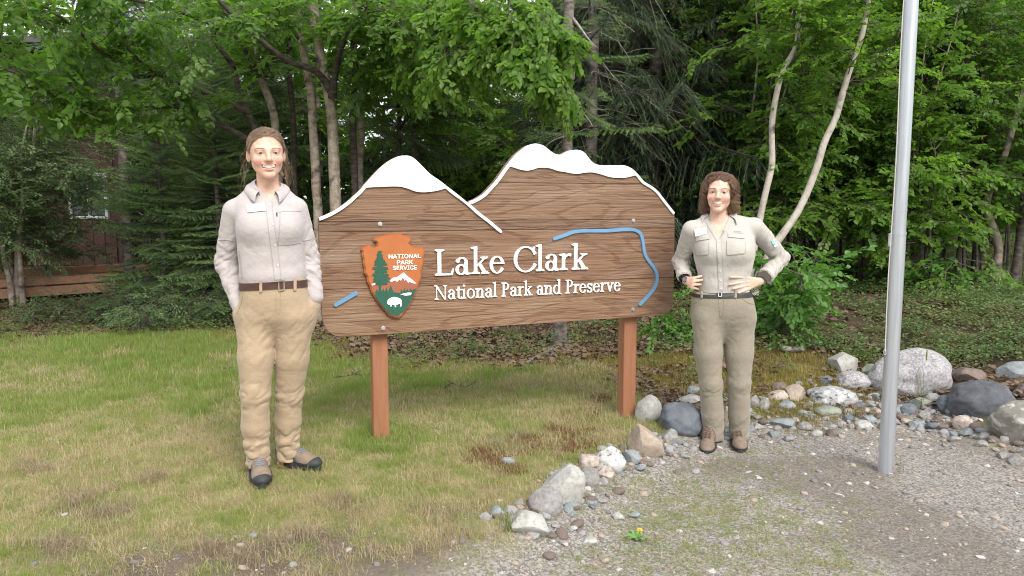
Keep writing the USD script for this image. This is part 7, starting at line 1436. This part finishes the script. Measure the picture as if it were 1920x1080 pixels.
b2o = obj('belt', band_round(both2w, q2(1356, 550), lambda a: zz2(550.5) + .004 * np.sin(a), .0145, .0035, .001), LEATHER_K, person2, smooth=40); bf2 = lambda P: both2w(P) - .004
for pts_ in ([(1347, 547), (1353, 547)], [(1347, 556), (1353, 556)], [(1347, 547), (1347, 556)], [(1353, 547), (1353, 556)]): obj('buckle', ribbon_px(bf2, pts_, 1.6, .003, .0015, Y2, 6), STEEL, b2o)
for px in (1317, 1380): obj('belt_loop', ribbon_px(bf2, [(px, 543), (px - 1, 559)], 4.6, .0022, .001, Y2, 8), PANTS2, tr2, smooth=True)
for pts_ in ([(1348, 560), (1349, 580), (1351, 596)], [(1357, 560), (1357, 578), (1353, 594)], [(1390, 555), (1400, 566), (1414, 570)], [(1312, 556), (1306, 566), (1298, 569)]): obj('seam', ribbon_px(t2f, pts_, 1.2, .0012, .0004, Y2), PANTS2, tr2, smooth=True)
def wristband(name, w, e, r, wd, mat):
    ax = (w - e) / np.linalg.norm(w - e); U = np.cross(ax, [0, 0, 1]); U /= np.linalg.norm(U); V_ = np.cross(ax, U); a = np.linspace(0, 2 * np.pi, 24, endpoint=False); n_ = np.cos(a)[:, None] * U + np.sin(a)[:, None] * V_
    g = np.stack([w + n_ * r + ax * o for o in (-wd / 2, 0, wd / 2)], 1); N = np.repeat(n_[:, None], 3, 1); return obj(name, shell(g, N, -.001, .002, closed=True), mat, person2, smooth=40)
wt = wristband('watch', kR - (kR - fR) * .06, fR, .0285, .016, BLACKP); pw = kR + np.array([-.008, -.030, .004]); obj('watch_face', disc(pw, np.array([-.25, -.95, .15]) / .994, .0165, .008, 20), BLACKP, wt); obj('watch_dial', disc(pw + np.array([-.25, -.95, .15]) * .0045, np.array([-.25, -.95, .15]) / .994, .0125, .001, 20), simple('watch_dial', (.10, .11, .12), rough=.2), wt)
wristband('bracelet', kL, fL, .0290, .007, BLACKP)
for (px, py), yw in (((1322, 851), -110), ((1388, 851), -102)):
    g = G(px, py); shoe(person2, np.array([g[0], g[1], Z2 + .006]), math.radians(yw), (SUEDE2, SOLE2, SOLE2, LACE2), .262, style=2)
rh = np.random.default_rng(8)
def cap2(P):
    q = h2.loc(P); a = ell_sdf(q, (0, .017, .034), (.080, .104, .089)); a = a + .008 * (fbm(q * 42, 2, 6) - .5); edge = -.0165 - .82 * q[:, 1] - .57 * q[:, 2] + .002 * noise(q * 90, 2); a = smax(a, edge, .004)
    ax = np.stack([np.abs(q[:, 0]), q[:, 1], q[:, 2]], 1); lob = cone_sdf(ax, (.056, .034, -.01), (.066, .044, -.095), .030, .020); lob = smin(lob, ell_sdf(q, (0, .060, -.07), (.075, .045, .08)), .03) + .012 * (fbm(q * 48, 2, 9) - .5); a = smin(a, lob, .02)
    a = smax(a, -ell_sdf(q - np.array([.0, 0, 0]), (.079, .004, -.010), (.016, .026, .034)), .006); return a * h2.k
cl = h2.c; hair2 = obj('hair', sdf_mesh(cap2, cl - .20, cl + .20, .0034), HAIR2, person2, smooth=True)
ca, cb = [], []
for k in range(165):
    sg = 1 if rh.uniform() < .5 else -1; yy = rh.uniform(-.050, .110); u = rh.uniform(0, 1); side = .076 * math.sqrt(max(1 - ((yy - .022) / .112) ** 2, .08)) + .002 + .010 * u
    ln_ = rh.uniform(.10, .165) + .02 * (yy > .03); t = np.linspace(0, 1, 30); px_ = -.012
    ctrl = np.array([[px_ + sg * rh.uniform(.0, .030), -.058 + .13 * (yy + .05) / .16, .112 - .25 * abs(yy)], [px_ * .5 + sg * side * .75, yy * .8 - .006, .094], [sg * side * 1.04, yy + .004, .028], [sg * (side * 1.04 + .002), max(yy, -.012) + .012, -.045], [sg * (side * 1.05 + rh.uniform(-.02, .022)), max(yy, .0) + .016 - .012 * rh.uniform(), .02 - ln_]])
    g_ = resample(ctrl, 30); fr_ = rh.uniform(15, 26); am = .0125 * sstep(t, .18, .5) * rh.uniform(.6, 1.4); ph = rh.uniform(0, 6.28); g_ = g_ + np.stack([am * np.cos(t * fr_ + ph), am * np.sin(t * fr_ + ph), am * .5 * np.sin(t * fr_ + ph)], 1)
    for _ in range(13):
        o = rh.normal(0, .0042, 3); q_ = rh.uniform(.85, 1.0); n_ = int(30 * q_); w = h2.to(g_[:n_] + o * (1 + .8 * t[:n_, None]) + rh.normal(0, .0006, (n_, 3))); ca.append(w)
        if (sg > 0 and rh.uniform() < .55) or rh.uniform() < .12: cb.append(w[19:] + rh.normal(0, .0015, 3))
for _ in range(120):
    t = np.linspace(0, 1, 14); a = rh.uniform(-1.3, 1.3); p = np.array([.082 * math.sin(a), .0 + rh.uniform(-.03, .06), .034 + .088 * math.cos(a)]); d = np.array([math.sin(a), rh.normal(0, .4), math.cos(a) * .6]); fr_ = rh.uniform(8, 20)
    ca.append(h2.to(p + d * .012 * t[:, None] + np.stack([.005 * np.cos(t * fr_), .005 * np.sin(t * fr_), -.025 * t ** 2], 1)))
for k in range(85):
    az = rh.uniform(-1.75, 1.75); off = -.0165 - abs(rh.normal(0, .003)) + .012 * (rh.uniform() < .4); c0 = np.array([0, .017, .034]); er = np.array([.0815, .1055, .0905]); nP = np.array([0, .82, .57]); uW = np.array([0, -.57, .82]); b0 = c0 + nP * (off - nP @ c0); dr = math.sin(az) * np.array([1, 0, 0]) + math.cos(az) * uW
    A_, B_, C_ = ((dr / er) ** 2).sum(), 2 * ((dr / er) * ((b0 - c0) / er)).sum(), (((b0 - c0) / er) ** 2).sum() - 1; e0 = b0 + dr * (-B_ + math.sqrt(max(B_ * B_ - 4 * A_ * C_, 0))) / (2 * A_); sg = 1 if e0[0] > -.008 else -1; t = np.linspace(0, 1, 30); sd = .080 + rh.uniform(0, .012)
    g_ = resample(np.array([e0, e0 + [sg * .016, .012, .012 * max(math.cos(az), 0)], [sg * max(sd * .90, abs(e0[0]) + .006), .006 + rh.uniform(-.01, .02), min(.055, e0[2])], [sg * sd * 1.02, .018 + rh.uniform(-.02, .02), .0], [sg * sd * 1.05, .02, -.06], [sg * (sd + rh.uniform(-.015, .012)), .022, -.105 - rh.uniform(0, .03)]]), 30)
    fr_ = rh.uniform(15, 24); am = .0105 * sstep(t, .3, .65); ph = rh.uniform(0, 6.28); g_ = g_ + np.stack([am * np.cos(t * fr_ + ph), am * np.sin(t * fr_ + ph), am * .5 * np.sin(t * fr_ + ph)], 1)
    for _ in range(14): o = rh.normal(0, .0036, 3); ca.append(h2.to(g_[:int(30 * rh.uniform(.8, 1))] + o))
strands('curls', ca, .0015, HAIR2, hair2); strands('light_curls', cb, .0015, HAIR2L, hair2)
OFF = np.zeros(3)
